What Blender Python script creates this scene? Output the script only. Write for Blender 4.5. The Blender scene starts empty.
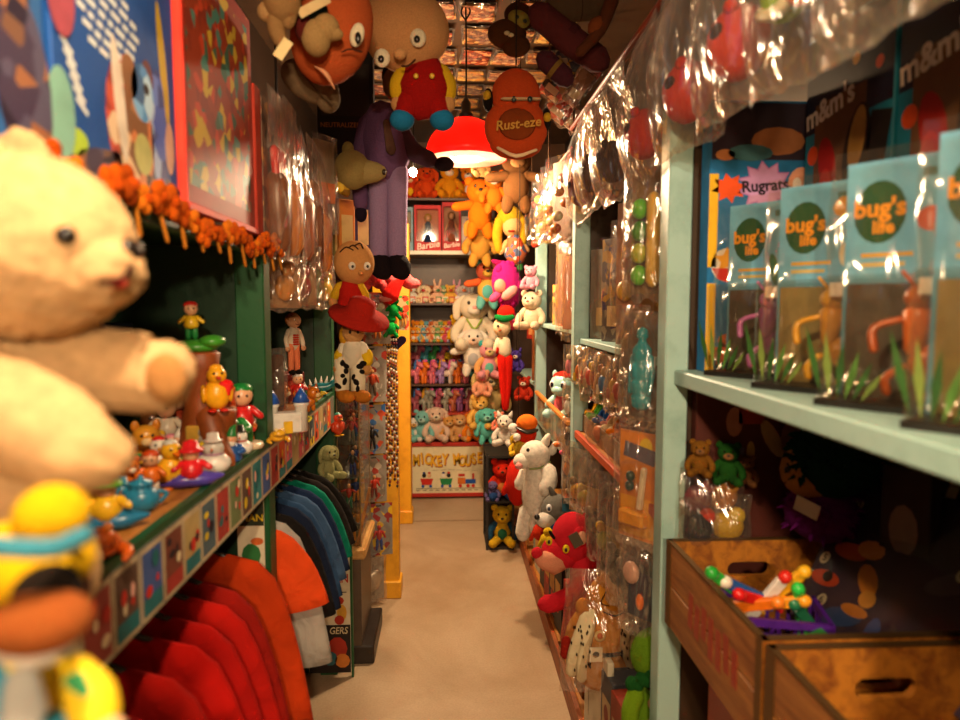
import bpy, math, random
from mathutils import Vector, Matrix, Euler, noise
R = random.Random(7)
pi = math.pi
sc = bpy.context.scene
col_root = sc.collection
# ------------------------------------------------------------------ camera
F = 666.0                                   # focal length in pixels of the 960x720 frame
CAM = Vector((0, 0, 1.5))
YAW, PITCH = math.atan(33 / F), math.atan(55 / F)
camd = bpy.data.cameras.new('camera'); cam = bpy.data.objects.new('camera', camd)
col_root.objects.link(cam); sc.camera = cam
cam.location = CAM; cam.rotation_euler = (pi / 2 - PITCH, 0, -YAW)
camd.sensor_width = 36; camd.lens = 36 * F / 960; camd.clip_start = 0.02
camd.dof.use_dof = True; camd.dof.focus_distance = 2.6; camd.dof.aperture_fstop = 2.3
ROT = Euler(cam.rotation_euler).to_matrix()
# ------------------------------------------------------------------ world, exposure
w = bpy.data.worlds.new('world'); sc.world = w; w.use_nodes = True
w.node_tree.nodes['Background'].inputs[0].default_value = (1.0, .62, .34, 1)
w.node_tree.nodes['Background'].inputs[1].default_value = .05
vs = sc.view_settings
vs.view_transform = 'Standard'; vs.look = 'None'; vs.gamma = 1; vs.use_curve_mapping = False
vs.exposure = 1.0
sc.cycles.transparent_max_bounces = 24
sc.cycles.max_bounces = 7
sc.cycles.sample_clamp_indirect = 6
LAMP_COL = (1.0, .72, .44)
# strength in watt of the lamp bulbs (fittings built further down; the rear one is added fill)
LAMP_PENDANT, LAMP_NEAR, LAMP_BULB, FILL_REAR = 60, 42, 36, 95

# ------------------------------------------------------------------ pixel -> place
def ray(px, py): return ROT @ Vector(((px - 480) / F, (360 - py) / F, -1))
def PX(px, py, X):
    d = ray(px, py); return CAM + d * ((X - CAM.x) / d.x)
def PY(px, py, Y):
    d = ray(px, py); return CAM + d * ((Y - CAM.y) / d.y)
def PZ(px, py, Z):
    d = ray(px, py); return CAM + d * ((Z - CAM.z) / d.z)
def ln(c): return c / 12.92 if c <= .04045 else ((c + .055) / 1.055) ** 2.4
def rgb(h):
    if isinstance(h, str):
        h = h.lstrip('#'); return tuple(ln(int(h[i:i + 2], 16) / 255) for i in (0, 2, 4))
    return h

# ------------------------------------------------------------------ materials
MC = {}
def M(colr='#888888', kind='plastic', rough=None, two=None):
    key = (colr, kind, rough, two)
    if key in MC: return MC[key]
    m = bpy.data.materials.new(kind + '_' + str(colr).strip('#')); m.use_nodes = True; MC[key] = m
    nt = m.node_tree; N = nt.nodes; Lk = nt.links
    bs = N['Principled BSDF']; out = N['Material Output']
    c = rgb(colr)
    tc = N.new('ShaderNodeTexCoord')
    def nz(scale, detail=3, rough_=.5, dist=0):
        n = N.new('ShaderNodeTexNoise'); n.inputs['Scale'].default_value = scale
        n.inputs['Detail'].default_value = detail; n.inputs['Roughness'].default_value = rough_
        n.inputs['Distortion'].default_value = dist
        Lk.new(tc.outputs['Object'], n.inputs['Vector']); return n
    def bump(h, strength, dist=.002):
        b = N.new('ShaderNodeBump'); b.inputs['Strength'].default_value = strength
        b.inputs['Distance'].default_value = dist; Lk.new(h, b.inputs['Height']); return b
    def vary(n, lo, hi, dark=None):
        r = N.new('ShaderNodeValToRGB'); e = r.color_ramp.elements
        e[0].position = lo; e[1].position = hi
        d = rgb(dark) if dark else tuple(x * .72 for x in c)
        e[0].color = (*d, 1); e[1].color = (*c, 1)
        Lk.new(n.outputs['Fac'], r.inputs['Fac']); Lk.new(r.outputs['Color'], bs.inputs['Base Color']); return r
    bs.inputs['Base Color'].default_value = (*c, 1)
    if kind in ('bag', 'clear', 'film'):
        N.remove(bs)
        tr = N.new('ShaderNodeBsdfTransparent'); gl = N.new('ShaderNodeBsdfGlossy'); mx = N.new('ShaderNodeMixShader')
        tr.inputs[0].default_value = (*c, 1)
        gl.inputs['Color'].default_value = (1, 1, 1, 1)
        gl.inputs['Roughness'].default_value = rough if rough is not None else (.16 if kind == 'bag' else .07)
        fr = N.new('ShaderNodeLayerWeight'); fr.inputs['Blend'].default_value = .5
        if kind in ('bag', 'film'):
            mp = N.new('ShaderNodeMapping'); mp.inputs['Scale'].default_value = (1, 1, .35)
            Lk.new(tc.outputs['Object'], mp.inputs['Vector'])
            n = nz(11 if kind == 'bag' else 5, 2, .5, 1.6); Lk.new(mp.outputs['Vector'], n.inputs['Vector'])
            b = bump(n.outputs['Fac'], 1.0, .035 if kind == 'bag' else .05)
            Lk.new(b.outputs['Normal'], gl.inputs['Normal'])
        pw = N.new('ShaderNodeMath'); pw.operation = 'POWER'; Lk.new(fr.outputs['Facing'], pw.inputs[0]); pw.inputs[1].default_value = 3.5
        ma = N.new('ShaderNodeMath'); ma.operation = 'MULTIPLY_ADD'; ma.use_clamp = True
        Lk.new(pw.outputs[0], ma.inputs[0]); ma.inputs[1].default_value = .5 if kind == 'bag' else .4
        ma.inputs[2].default_value = {'bag': .16, 'film': .055, 'clear': .04}[kind]
        Lk.new(ma.outputs[0], mx.inputs[0]); Lk.new(tr.outputs[0], mx.inputs[1])
        df = N.new('ShaderNodeBsdfDiffuse'); df.inputs[0].default_value = (.8, .78, .74, 1); mg = N.new('ShaderNodeMixShader'); mg.inputs[0].default_value = .2 if kind == 'bag' else .1
        Lk.new(gl.outputs[0], mg.inputs[1]); Lk.new(df.outputs[0], mg.inputs[2]); Lk.new(mg.outputs[0], mx.inputs[2])
        Lk.new(mx.outputs[0], out.inputs['Surface']); return m
    if kind == 'shade':
        bs.inputs['Roughness'].default_value = .3
        tl = N.new('ShaderNodeBsdfTranslucent'); tl.inputs[0].default_value = (*c, 1); mx = N.new('ShaderNodeMixShader'); mx.inputs[0].default_value = rough or .4
        Lk.new(bs.outputs[0], mx.inputs[1]); Lk.new(tl.outputs[0], mx.inputs[2]); Lk.new(mx.outputs[0], out.inputs['Surface']); return m
    if kind == 'emit':
        bs.inputs['Emission Color'].default_value = (*c, 1); bs.inputs['Emission Strength'].default_value = rough or 10
        return m
    if kind == 'plastic':
        bs.inputs['Roughness'].default_value = rough or .35
        n = nz(40, 2); vary(n, .2, .5); m.diffuse_color = (*c, 1)
    elif kind == 'plush':
        bs.inputs['Roughness'].default_value = 1; bs.inputs['Specular IOR Level'].default_value = .1
        bs.inputs['Sheen Weight'].default_value = .35; bs.inputs['Sheen Tint'].default_value = (*c, 1)
        n = nz(rough or 260, 4, .7); vary(n, .28, .6)
        b = bump(n.outputs['Fac'], .8, .006); Lk.new(b.outputs['Normal'], bs.inputs['Normal'])
    elif kind == 'fleece':
        bs.inputs['Roughness'].default_value = 1; bs.inputs['Specular IOR Level'].default_value = .05
        bs.inputs['Sheen Weight'].default_value = .5; bs.inputs['Sheen Tint'].default_value = (*c, 1)
        v = N.new('ShaderNodeTexVoronoi'); v.inputs['Scale'].default_value = rough or 90
        n2 = nz(60, 3, .6)
        mixv = N.new('ShaderNodeMix'); mixv.data_type = 'VECTOR'; mixv.inputs['Factor'].default_value = .02
        Lk.new(tc.outputs['Object'], mixv.inputs[4]); Lk.new(n2.outputs['Color'], mixv.inputs[5])
        Lk.new(mixv.outputs[1], v.inputs['Vector'])
        b = bump(v.outputs['Distance'], -1.0, .012); Lk.new(b.outputs['Normal'], bs.inputs['Normal'])
        vary(n2, .3, .6)
    elif kind == 'cloth':
        bs.inputs['Roughness'].default_value = .95; bs.inputs['Specular IOR Level'].default_value = .15
        n = nz(9, 3); vary(n, .3, .6)
        n2 = nz(14, 2, .4, 1.5); b = bump(n2.outputs['Fac'], .5, .02); Lk.new(b.outputs['Normal'], bs.inputs['Normal'])
    elif kind == 'card':
        bs.inputs['Roughness'].default_value = rough or .55; bs.inputs['Specular IOR Level'].default_value = .3
        n = nz(18, 3); vary(n, .25, .55)
    elif kind == 'print':                      # busy many-coloured flat print
        bs.inputs['Roughness'].default_value = rough or .5; bs.inputs['Specular IOR Level'].default_value = .3
        v = N.new('ShaderNodeTexVoronoi'); v.inputs['Scale'].default_value = 38
        Lk.new(tc.outputs['Object'], v.inputs['Vector'])
        mx = N.new('ShaderNodeMix'); mx.data_type = 'RGBA'
        r = N.new('ShaderNodeValToRGB'); r.color_ramp.interpolation = 'CONSTANT'
        sp = N.new('ShaderNodeSeparateColor'); Lk.new(v.outputs['Color'], sp.inputs[0])
        Lk.new(sp.outputs[0], r.inputs['Fac'])
        cols = [rgb(x) for x in (two or '#c03020,#e0a030,#203060,#d8c8a0,#306040').split(',')]
        el = r.color_ramp.elements
        el[0].position = 0; el[0].color = (*c, 1); el[1].position = .45; el[1].color = (*cols[0], 1)
        for i, q in enumerate(cols[1:]):
            e = el.new(.45 + .55 * (i + 1) / len(cols)); e.color = (*q, 1)
        Lk.new(r.outputs['Color'], bs.inputs['Base Color'])
    elif kind == 'paint':
        bs.inputs['Roughness'].default_value = rough or .45
        n = nz(7, 6, .7); vary(n, .3, .5, two)
        n2 = nz(60, 3); b = bump(n2.outputs['Fac'], .12, .003); Lk.new(b.outputs['Normal'], bs.inputs['Normal'])
    elif kind == 'wood':
        bs.inputs['Roughness'].default_value = rough or .55
        mp = N.new('ShaderNodeMapping'); mp.inputs['Scale'].default_value = (14, 1.6, 14)
        Lk.new(tc.outputs['Object'], mp.inputs['Vector'])
        n = nz(2.2, 6, .65, .8); Lk.new(mp.outputs['Vector'], n.inputs['Vector'])
        vary(n, .35, .62, two)
        b = bump(n.outputs['Fac'], .25, .003); Lk.new(b.outputs['Normal'], bs.inputs['Normal'])
    elif kind == 'metal':
        bs.inputs['Metallic'].default_value = 1; bs.inputs['Roughness'].default_value = rough or .3
    elif kind == 'floor':
        bs.inputs['Roughness'].default_value = .42
        n = nz(1.6, 5, .65, .6); r = vary(n, .32, .68, two)
        n2 = nz(120, 2); mx = N.new('ShaderNodeMix'); mx.data_type = 'RGBA'; mx.blend_type = 'MULTIPLY'
        mx.inputs[0].default_value = .35
        Lk.new(r.outputs['Color'], mx.inputs[6]); Lk.new(n2.outputs['Fac'], mx.inputs[7])
        Lk.new(mx.outputs[2], bs.inputs['Base Color'])
        n3 = nz(6, 4); rr = N.new('ShaderNodeMapRange'); rr.inputs[3].default_value = .3; rr.inputs[4].default_value = .6
        Lk.new(n3.outputs['Fac'], rr.inputs[0]); Lk.new(rr.outputs[0], bs.inputs['Roughness'])
    if two and kind == 'plastic': pass
    return m
BAG = lambda: M('#f8f2ea', 'bag')
FILM = lambda: M('#fcf8f2', 'film', .1)
CLEAR = lambda: M('#f4f2ee', 'clear')

# ------------------------------------------------------------------ primitives: (verts, faces, smooth, mat)
def E(c, r, rot=None, n=12, m=None):
    if not hasattr(r, '__len__'): r = (r, r, r)
    k = max(6, n * 2 // 3); V = [(0, 0, -1)]; Fc = []
    for i in range(1, k):
        a = pi * i / k; z = -math.cos(a); q = math.sin(a)
        for j in range(n):
            b = 2 * pi * j / n; V.append((q * math.cos(b), q * math.sin(b), z))
    V.append((0, 0, 1)); top = len(V) - 1
    for j in range(n):
        Fc.append((0, 1 + (j + 1) % n, 1 + j)); o = 1 + (k - 2) * n
        Fc.append((top, o + j, o + (j + 1) % n))
    for i in range(k - 2):
        o = 1 + i * n
        for j in range(n): Fc.append((o + j, o + (j + 1) % n, o + n + (j + 1) % n, o + n + j))
    mt = Euler(rot).to_matrix() if rot else None; c = Vector(c)
    out = []
    for v in V:
        q = Vector((v[0] * r[0], v[1] * r[1], v[2] * r[2]))
        if mt: q = mt @ q
        out.append(c + q)
    return (out, Fc, True, m)
def C(pts, rad, n=9, m=None, flat=(1, 1), cap=True):
    """tapered tube with rounded ends along a chain of points"""
    pts = [Vector(p) for p in pts]
    if not hasattr(rad, '__len__'): rad = [rad] * len(pts)
    if 3 <= len(pts) <= 8:
        q, r2 = [], []; k = 3
        for i in range(len(pts) - 1):
            a, b = pts[i], pts[i + 1]; p0 = pts[i - 1] if i else a * 2 - b; p3 = pts[i + 2] if i + 2 < len(pts) else b * 2 - a
            for j in range(k):
                t = j / k; q.append(.5 * ((2 * a) + (b - p0) * t + (2 * p0 - 5 * a + 4 * b - p3) * t * t + (3 * a - p0 - 3 * b + p3) * t ** 3))
                r2.append(rad[i] + (rad[i + 1] - rad[i]) * (t * t * (3 - 2 * t)))
        pts, rad = q + [pts[-1]], r2 + [rad[-1]]
    d0 = (pts[1] - pts[0]).normalized(); d1 = (pts[-1] - pts[-2]).normalized()
    seq = [(pts[0] - d0 * rad[0] * .75, rad[0] * .55, d0)]
    for i, p in enumerate(pts):
        d = (pts[min(i + 1, len(pts) - 1)] - pts[max(i - 1, 0)]).normalized(); seq.append((p, rad[i], d))
    seq.append((pts[-1] + d1 * rad[-1] * .75, rad[-1] * .55, d1) if cap else (pts[-1] + d1 * .002, rad[-1] * .9, d1))
    V = []; Fc = []
    up = Vector((0, 0, 1)) if abs(d0.z) < .9 else Vector((0, 1, 0))
    for p, r, d in seq:
        x = up.cross(d)
        if x.length < 1e-4: x = Vector((1, 0, 0)).cross(d)
        x.normalize(); y = d.cross(x)
        up = y if abs(y.dot(d)) < .5 else up
        for j in range(n):
            a = 2 * pi * j / n; V.append(p + x * (r * math.cos(a) * flat[0]) + y * (r * math.sin(a) * flat[1]))
    for i in range(len(seq) - 1):
        o = i * n
        for j in range(n): Fc.append((o + j, o + (j + 1) % n, o + n + (j + 1) % n, o + n + j))
    V.append(pts[0] - d0 * rad[0]); a = len(V) - 1; V.append(pts[-1] + d1 * rad[-1] if cap else pts[-1] + d1 * .0025); b = a + 1
    o = (len(seq) - 1) * n
    for j in range(n): Fc.append((a, (j + 1) % n, j)); Fc.append((b, o + j, o + (j + 1) % n))
    return (V, Fc, True, m)
def B(c, s, rot=None, bev=0, m=None):
    x, y, z = s[0] / 2, s[1] / 2, s[2] / 2; c = Vector(c); mt = Euler(rot).to_matrix() if rot else None
    V = []; Fc = []
    if not bev:
        V = [Vector((sx * x, sy * y, sz * z)) for sz in (-1, 1) for sx, sy in ((-1, -1), (1, -1), (1, 1), (-1, 1))]
        Fc = [(3, 2, 1, 0), (4, 5, 6, 7), (0, 1, 5, 4), (1, 2, 6, 5), (2, 3, 7, 6), (3, 0, 4, 7)]
    else:
        b = min(bev, x * .9, y * .9, z * .9)
        for sz, e in ((-1, 1), (-1, 0), (1, 0), (1, 1)):
            zz = sz * (z if e else z - b); ex, ey = (x - b, y - b) if e else (x, y)
            for sx, sy, q in ((-1, -1, 0), (-1, -1, 1), (1, -1, 1), (1, -1, 0), (1, 1, 0), (1, 1, 1), (-1, 1, 1), (-1, 1, 0)):
                if q: V.append(Vector((sx * (ex - (0 if e else b)), sy * ey, zz)))
                else: V.append(Vector((sx * ex, sy * (ey - (0 if e else b)), zz)))
        Fc = [tuple(range(7, -1, -1)), tuple(range(24, 32))]
        for i in range(3):
            o = i * 8
            for j in range(8): Fc.append((o + j, o + (j + 1) % 8, o + 8 + (j + 1) % 8, o + 8 + j))
    return ([c + (mt @ v if mt else v) for v in V], Fc, False, m)
def L(prof, c=(0, 0, 0), n=16, m=None, smooth=True, rot=None):
    """lathe: list of (radius, z)"""
    c = Vector(c); V = []; Fc = []; mt = Euler(rot).to_matrix() if rot else None
    for r, z in prof:
        for j in range(n):
            a = 2 * pi * j / n; q = Vector((r * math.cos(a), r * math.sin(a), z)); V.append(c + (mt @ q if mt else q))
    for i in range(len(prof) - 1):
        o = i * n
        for j in range(n): Fc.append((o + j, o + (j + 1) % n, o + n + (j + 1) % n, o + n + j))
    if prof[0][0] > 1e-5: Fc.append(tuple(range(n - 1, -1, -1)))
    if prof[-1][0] > 1e-5: o = (len(prof) - 1) * n; Fc.append(tuple(range(o, o + n)))
    return (V, Fc, smooth, m)
def PG(poly, y0, y1, m=None):
    """outline in x-z, from y0 (front) to y1"""
    n = len(poly); V = [Vector((p[0], y0, p[1])) for p in poly] + [Vector((p[0], y1, p[1])) for p in poly]
    Fc = [tuple(range(n)), tuple(range(2 * n - 1, n - 1, -1))]
    for j in range(n): Fc.append((j, n + j, n + (j + 1) % n, (j + 1) % n))
    return (V, Fc, False, m)
def FL(poly, y, m=None):
    """flat print facing -y"""
    return ([Vector((p[0], y, p[1])) for p in poly], [tuple(range(len(poly)))], False, m)
def DISC(u, v, ru, rv, y, m=None, n=12, rot=0):
    c, s = math.cos(rot), math.sin(rot); P = []
    for j in range(n):
        a = 2 * pi * j / n; x, z = ru * math.cos(a), rv * math.sin(a); P.append((u + x * c - z * s, v + x * s + z * c))
    return FL(P, y, m)
def RECT(u, v, wd, h, y, m=None, rot=0):
    c, s = math.cos(rot), math.sin(rot)
    return FL([(u + x * c - z * s, v + x * s + z * c) for x, z in ((-wd / 2, -h / 2), (wd / 2, -h / 2), (wd / 2, h / 2), (-wd / 2, h / 2))], y, m)
TXT = {}
def T(s, size, u=0, v=0, y=0, m=None, rot=0, bold=.012, shear=0, sx=1):
    k = (s, bold, shear)
    if k not in TXT:
        cu = bpy.data.curves.new('lettering', 'FONT'); cu.body = s; cu.size = 1; cu.align_x = 'CENTER'; cu.align_y = 'CENTER'
        cu.offset = bold; cu.shear = shear; cu.resolution_u = 3
        o = bpy.data.objects.new('lettering', cu); me = bpy.data.meshes.new_from_object(o)
        TXT[k] = ([tuple(q.co) for q in me.vertices], [tuple(p.vertices) for p in me.polygons])
        bpy.data.objects.remove(o); bpy.data.curves.remove(cu); bpy.data.meshes.remove(me)
    V, Fc = TXT[k]; c, sn = math.cos(rot), math.sin(rot)
    return ([Vector((u + (x * sx * c - z * sn) * size, y, v + (x * sx * sn + z * c) * size)) for x, z, _ in V], list(Fc), False, m)
def FZ(p, amp, freq):
    """lumpy fleece surface"""
    return ([v + noise.noise_vector(v * freq) * amp + noise.noise_vector(v * freq * 2.3) * amp * .5 for v in p[0]], p[1], p[2], p[3])
def XF(p, mat): return ([mat @ v for v in p[0]], p[1], p[2], p[3])
def TR(x, y, z, rx=0, ry=0, rz=0): return Matrix.Translation((x, y, z)) @ Euler((rx, ry, rz)).to_matrix().to_4x4()
def mesh(name, prims, mat, s=1.0):
    V = []; Fc = []; sm = []; mi = []; mats = []
    for p in prims:
        o = len(V); mm = p[3] or mat
        if mm not in mats: mats.append(mm)
        i = mats.index(mm)
        V.extend((v[0] * s, v[1] * s, v[2] * s) for v in p[0])
        for f in p[1]: Fc.append(tuple(o + q for q in f)); sm.append(p[2]); mi.append(i)
    me = bpy.data.meshes.new(name); me.from_pydata(V, [], Fc)
    me.polygons.foreach_set('use_smooth', sm)
    for q in mats: me.materials.append(q)
    if len(mats) > 1: me.polygons.foreach_set('material_index', mi)
    me.update(); return me
LABELS = {}
def tag(o, label, cat, group=None):
    o['label'] = label; o['category'] = cat
    if group: o['group'] = group
    return o
def loc_rot(o, loc, rot):
    o.location = loc; o.rotation_euler = rot if hasattr(rot, '__len__') else (0, 0, rot)
class Thing:
    def __init__(self, name, label, cat, loc=(0, 0, 0), rot=0, s=1.0, group=None, kind=None):
        o = bpy.data.objects.new(name, None); col_root.objects.link(o); o.empty_display_size = .05
        loc_rot(o, loc, rot); self.o = o; self.s = s
        if kind: o['kind'] = kind
        else: tag(o, label, cat, group)
    def add(self, name, mat, *prims, under=None, label=None, stuff=False):
        me = mesh(name, prims, mat, self.s); q = bpy.data.objects.new(name, me); col_root.objects.link(q)
        q.parent = under or self.o
        if label: q['label'] = label
        if stuff: q['kind'] = 'stuff'
        return q
def single(name, label, cat, mat, prims, loc=(0, 0, 0), rot=0, s=1.0, group=None):
    o = bpy.data.objects.new(name, mesh(name, prims, mat, s)); col_root.objects.link(o); loc_rot(o, loc, rot)
    return tag(o, label, cat, group)
def struct(name, mat, prims, parent=None):
    o = bpy.data.objects.new(name, mesh(name, prims, mat)); col_root.objects.link(o)
    if parent: o.parent = parent
    else: o['kind'] = 'structure'
    return o
KIDS = {}
def copy_tree(src, loc=None, rot=None, label=None, parent=None):
    c = src.copy(); col_root.objects.link(c); c.parent = parent
    if loc is not None: c.location = loc
    if rot is not None: c.rotation_euler = rot if hasattr(rot, '__len__') else (0, 0, rot)
    if label: c['label'] = label
    for k in [k for k in src.children]:
        copy_tree(k, parent=c)
    return c
LEFT, RIGHT = pi / 2, -pi / 2          # facing the aisle from the left / right side
# ================================================================== the room
WOOD = M('#b5762f', 'wood', two='#7c4717'); DARK = M('#2a1d14', 'paint', two='#1a120c')
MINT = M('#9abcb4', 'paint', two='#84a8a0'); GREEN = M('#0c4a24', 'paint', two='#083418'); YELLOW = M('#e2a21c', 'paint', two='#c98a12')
struct('floor', M('#c2a888', 'floor', two='#a78a68'), [B((0, 2.4, -.05), (4, 9, .1))])
struct('trim_1', M('#8d7458', 'paint'), [B((0, 4.54, .002), (1.6, .012, .004))])
struct('ceiling', M('#4a3524', 'paint', two='#36261a'), [B((0, 2.4, 2.9), (4, 9, .1))])
struct('wall_left', DARK, [B((-.98, 2.4, 1.425), (.1, 9, 2.85))])
struct('wall_right', DARK, [B((1.05, 2.4, 1.425), (.1, 9, 2.85))])
struct('wall_back', M('#5a3a22', 'paint'), [B((0, 5.75, 1.425), (4, .1, 2.85))])
struct('wall_front', M('#8a6a48', 'paint'), [B((0, -1.6, 1.425), (4, .1, 2.85))])

# ------------------------------------------------------------------ lamps
def light(name, loc, power, radius, parent=None):
    d = bpy.data.lights.new(name, 'POINT'); d.energy = power; d.color = LAMP_COL; d.shadow_soft_size = radius
    o = bpy.data.objects.new(name, d); col_root.objects.link(o); o.location = loc
    if parent: o.parent = parent
    return o
def pendant(label, loc, power, r=.19, top=2.85, colr='#e01810'):
    t = Thing('pendant_lamp', label, 'lamp', loc)
    prof = [(r * math.sin(a), r * 1.0 * math.cos(a)) for a in [pi / 2 * (1 - i / 9) * .98 + .02 for i in range(10)]]
    inner = [(q * .97, z * .97) for q, z in prof]
    t.add('shade', M(colr, 'shade', .45), L(prof + [], n=32), (L(inner[::-1], n=32)[0], [tuple(reversed(f)) for f in L(inner[::-1], n=32)[1]], True, M('#fff3dc', 'shade', .3)))
    t.add('socket', M('#181410', 'plastic', .4), L([(.012, r * .97), (.03, r * .99), (.032, r * 1.08), (.022, r * 1.12), (.022, r * 1.34), (.012, r * 1.42), (.004, r * 1.55)], n=14), B((-.035, 0, r * 1.22), (.03, .012, .012)))
    t.add('cord', M('#100c0a', 'plastic'), C([(0, 0, r * 1.4), (.002, 0, (top - loc[2]) * .6), (0, 0, top - loc[2])], .004, n=6), C([(0, 0, top - loc[2] - .09), (-.02, 0, top - loc[2] - .06), (-.004, .01, top - loc[2] - .02), (.02, 0, top - loc[2] - .05), (0, 0, top - loc[2] - .09)], .004, n=6))
    b = t.add('bulb', M('#fff0d0', 'emit', 38), E((0, 0, .035), (.032, .032, .038)), C([(0, 0, .06), (0, 0, .1)], .016))
    light('pendant_light', (0, 0, -.012), power, .045, t.o)
    return t
lp = PY(466, 160, 3.07)
pendant('red enamel dome pendant lamp with white inside hanging over the aisle', (lp.x, 3.07, lp.z), LAMP_PENDANT, .186)
pendant('red dome pendant lamp hanging near the shop entrance above the crates', (-.08, .30, 2.12), LAMP_NEAR)
pendant('added fill lamp, a red dome pendant out of view behind the camera', (.15, -.9, 1.88), FILL_REAR)  # added unseen fill, brightens the surfaces that face the camera
bp = PY(413, 172, 3.6)
t = Thing('bare_bulb', 'small bare light bulb on a wire beside the purple-suited doll', 'light bulb', bp)
t.add('glass', M('#fff0d0', 'emit', 60), E((0, 0, 0), (.02, .02, .024)))
t.add('socket', M('#181410', 'plastic'), C([(0, 0, .028), (0, 0, .06)], .013))
t.add('wire', M('#100c0a', 'plastic'), C([(0, 0, .06), (.01, 0, .4), (0, 0, 2.85 - bp.z)], .003, n=6))
light('bulb_light', (0, 0, -.03), LAMP_BULB, .03, t.o)

# ------------------------------------------------------------------ shelf units
u = Thing('mint_shelf_unit', 'long mint green painted wooden shelving along the aisle with open bays', 'shelving', (0, 0, 0))
for y, x0, x1 in ((.33, .5, .555), (1.5, .5, .555), (2.6, .5, .56), (3.72, .5, .56)):
    u.add('post', MINT, B(((x0 + x1) / 2, y + .03, .975), (x1 - x0, .06, 1.95), bev=.003))
    u.add('side_panel', M('#3a2a1c', 'paint'), B((.78, y + .03, .975), (.44, .02, 1.95)))
def rboard(y0, y1, z, th=.03, x0=.52, mat=MINT, name='shelf_board'):
    return u.add(name, mat, B(((x0 + .995) / 2, (y0 + y1) / 2, z - th / 2), (.995 - x0, y1 - y0, th), bev=.003))
rboard(.36, 1.495, 1.352, .034); rboard(.36, 1.495, .77, .03, .53)
rboard(1.56, 2.6, 1.37, .022, .52, MINT); b_ = rboard(1.56, 2.6, 1.0, .02, .52, WOOD)
u.add('edge_strip', M('#b8421c', 'paint'), B((.512, 2.08, .99), (.016, 1.02, .03), bev=.003), under=b_)
rboard(2.66, 3.72, 1.40, .022, .52, MINT); b_ = rboard(2.66, 3.72, .86, .02, .52, WOOD)
u.add('edge_strip', M('#c9d0c0', 'paint'), B((.514, 3.19, .85), (.012, 1.06, .024), bev=.002), under=b_)
rboard(.36, 1.495, .1, .03, .46, WOOD); rboard(1.56, 2.6, .1, .03, .46, WOOD); rboard(2.66, 3.72, .1, .03, .46, WOOD); rboard(3.78, 4.7, .1, .03, .46, WOOD)
rboard(3.78, 4.7, 1.05, .02, .5, MINT); rboard(1.56, 2.6, .47, .02, .56, WOOD); rboard(2.66, 3.72, .45, .02, .56, WOOD)
u.add('toe_board', M('#9a4f1c', 'wood', two='#6c3412'), B((.452, 2.5, .045), (.016, 4.3, .09)))
u.add('hanging_rail', M('#7c2c16', 'paint'), C([(.5, .3, 2.2), (.5, 2.7, 2.2)], .009))
u.add('hanging_rail', M('#7c2c16', 'paint'), C([(.5, 2.7, 2.12), (.5, 4.0, 2.12)], .009))
for y in (.4, 1.5, 2.66, 3.3, 3.95): u.add('rail_hanger', M('#4a3424', 'metal', .5), C([(.5, y, 2.2 if y < 2.7 else 2.12), (.5, y, 2.85)], .004, n=6))
u.add('back_panel', M('#33241a', 'paint'), B((.99, 2.5, 1.23), (.01, 4.4, 2.46)))

u = Thing('green_shelf_unit', 'dark green painted wooden shelving with a figurine shelf above hanging shirts', 'shelving', (0, 0, 0))
for y in (.0, 1.67, 2.62):
    u.add('post', GREEN, B((-.485, y + .03, .83), (.07, .06, 1.66), bev=.003))
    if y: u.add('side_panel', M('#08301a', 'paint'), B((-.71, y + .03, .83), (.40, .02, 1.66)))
u.add('header_board', GREEN, B((-.475, .88, 1.64), (.03, 1.58, .03), bev=.002), B((-.475, 2.17, 1.66), (.03, .9, .04)))
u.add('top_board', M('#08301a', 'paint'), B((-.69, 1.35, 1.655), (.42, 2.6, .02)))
sb = u.add('shelf_board', WOOD, B((-.68, 1.36, 1.145), (.45, 2.5, .03)))
u.add('green_edging', GREEN, B((-.452, 1.36, 1.155), (.014, 2.5, .014)), under=sb)
fb = u.add('front_board', M('#6a6a5c', 'card'), B((-.45, 1.36, 1.09), (.012, 2.5, .116)))
# trading cards in sleeves pinned along the front board
CC = ['#d8501c', '#d65a6a', '#1c7f86', '#8a6a4a', '#a04038', '#5c4438', '#3c5c9c', '#7a4030', '#b8a068', '#48606c', '#a8342c', '#6c7c50']
y = .52; i = 0
def tcard(y, c, k):
    h, wd = .110, .0765
    m_ = M(c, 'card'); x = -.4435
    def q(*a): return XF(FL(*a), Matrix(((0, -1, 0, 0), (1, 0, 0, y), (0, 0, 1, 1.09), (0, 0, 0, 1))))
    fr = q([(-wd / 2, -h / 2), (wd / 2, -h / 2), (wd / 2, h / 2), (-wd / 2, h / 2)], -x, M('#c9b795', 'card', .2))
    b_ = q([(-wd * .42, -h * .43), (wd * .42, -h * .43), (wd * .42, h * .43), (-wd * .42, h * .43)], -x + -.0006, m_)
    ps = [fr, b_]
    rr = random.Random(k * 13 + 5)
    for j in range(4):
        cc = ['#e8d8b0', '#f0b8a8', '#201828', '#c82c20', '#e0c020', '#107078'][rr.randrange(6)]
        cx, cz = rr.uniform(-.022, .022), rr.uniform(-.034, .034); rx, rz = rr.uniform(.005, .013), rr.uniform(.006, .014)
        ps.append(q([(cx + rx * math.cos(a * pi / 4), cz + rz * math.sin(a * pi / 4)) for a in range(8)], -x - .0012 - j * .0002, M(cc, 'card')))
    if rr.random() < .5: ps.append(q([(-wd * .42, -h * .43), (wd * .42, -h * .43), (wd * .42, -h * .2), (-wd * .42, -h * .2)], -x - .001, M(['#107078', '#a8342c', '#e0c020'][rr.randrange(3)], 'card')))
    # sleeve edge thickness
    u.add('trading_card', m_, XF(B((0, 0, 0), (.0012, wd, h)), TR(-.4442, y, 1.09)), *ps, under=fb)
k = 0
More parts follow.
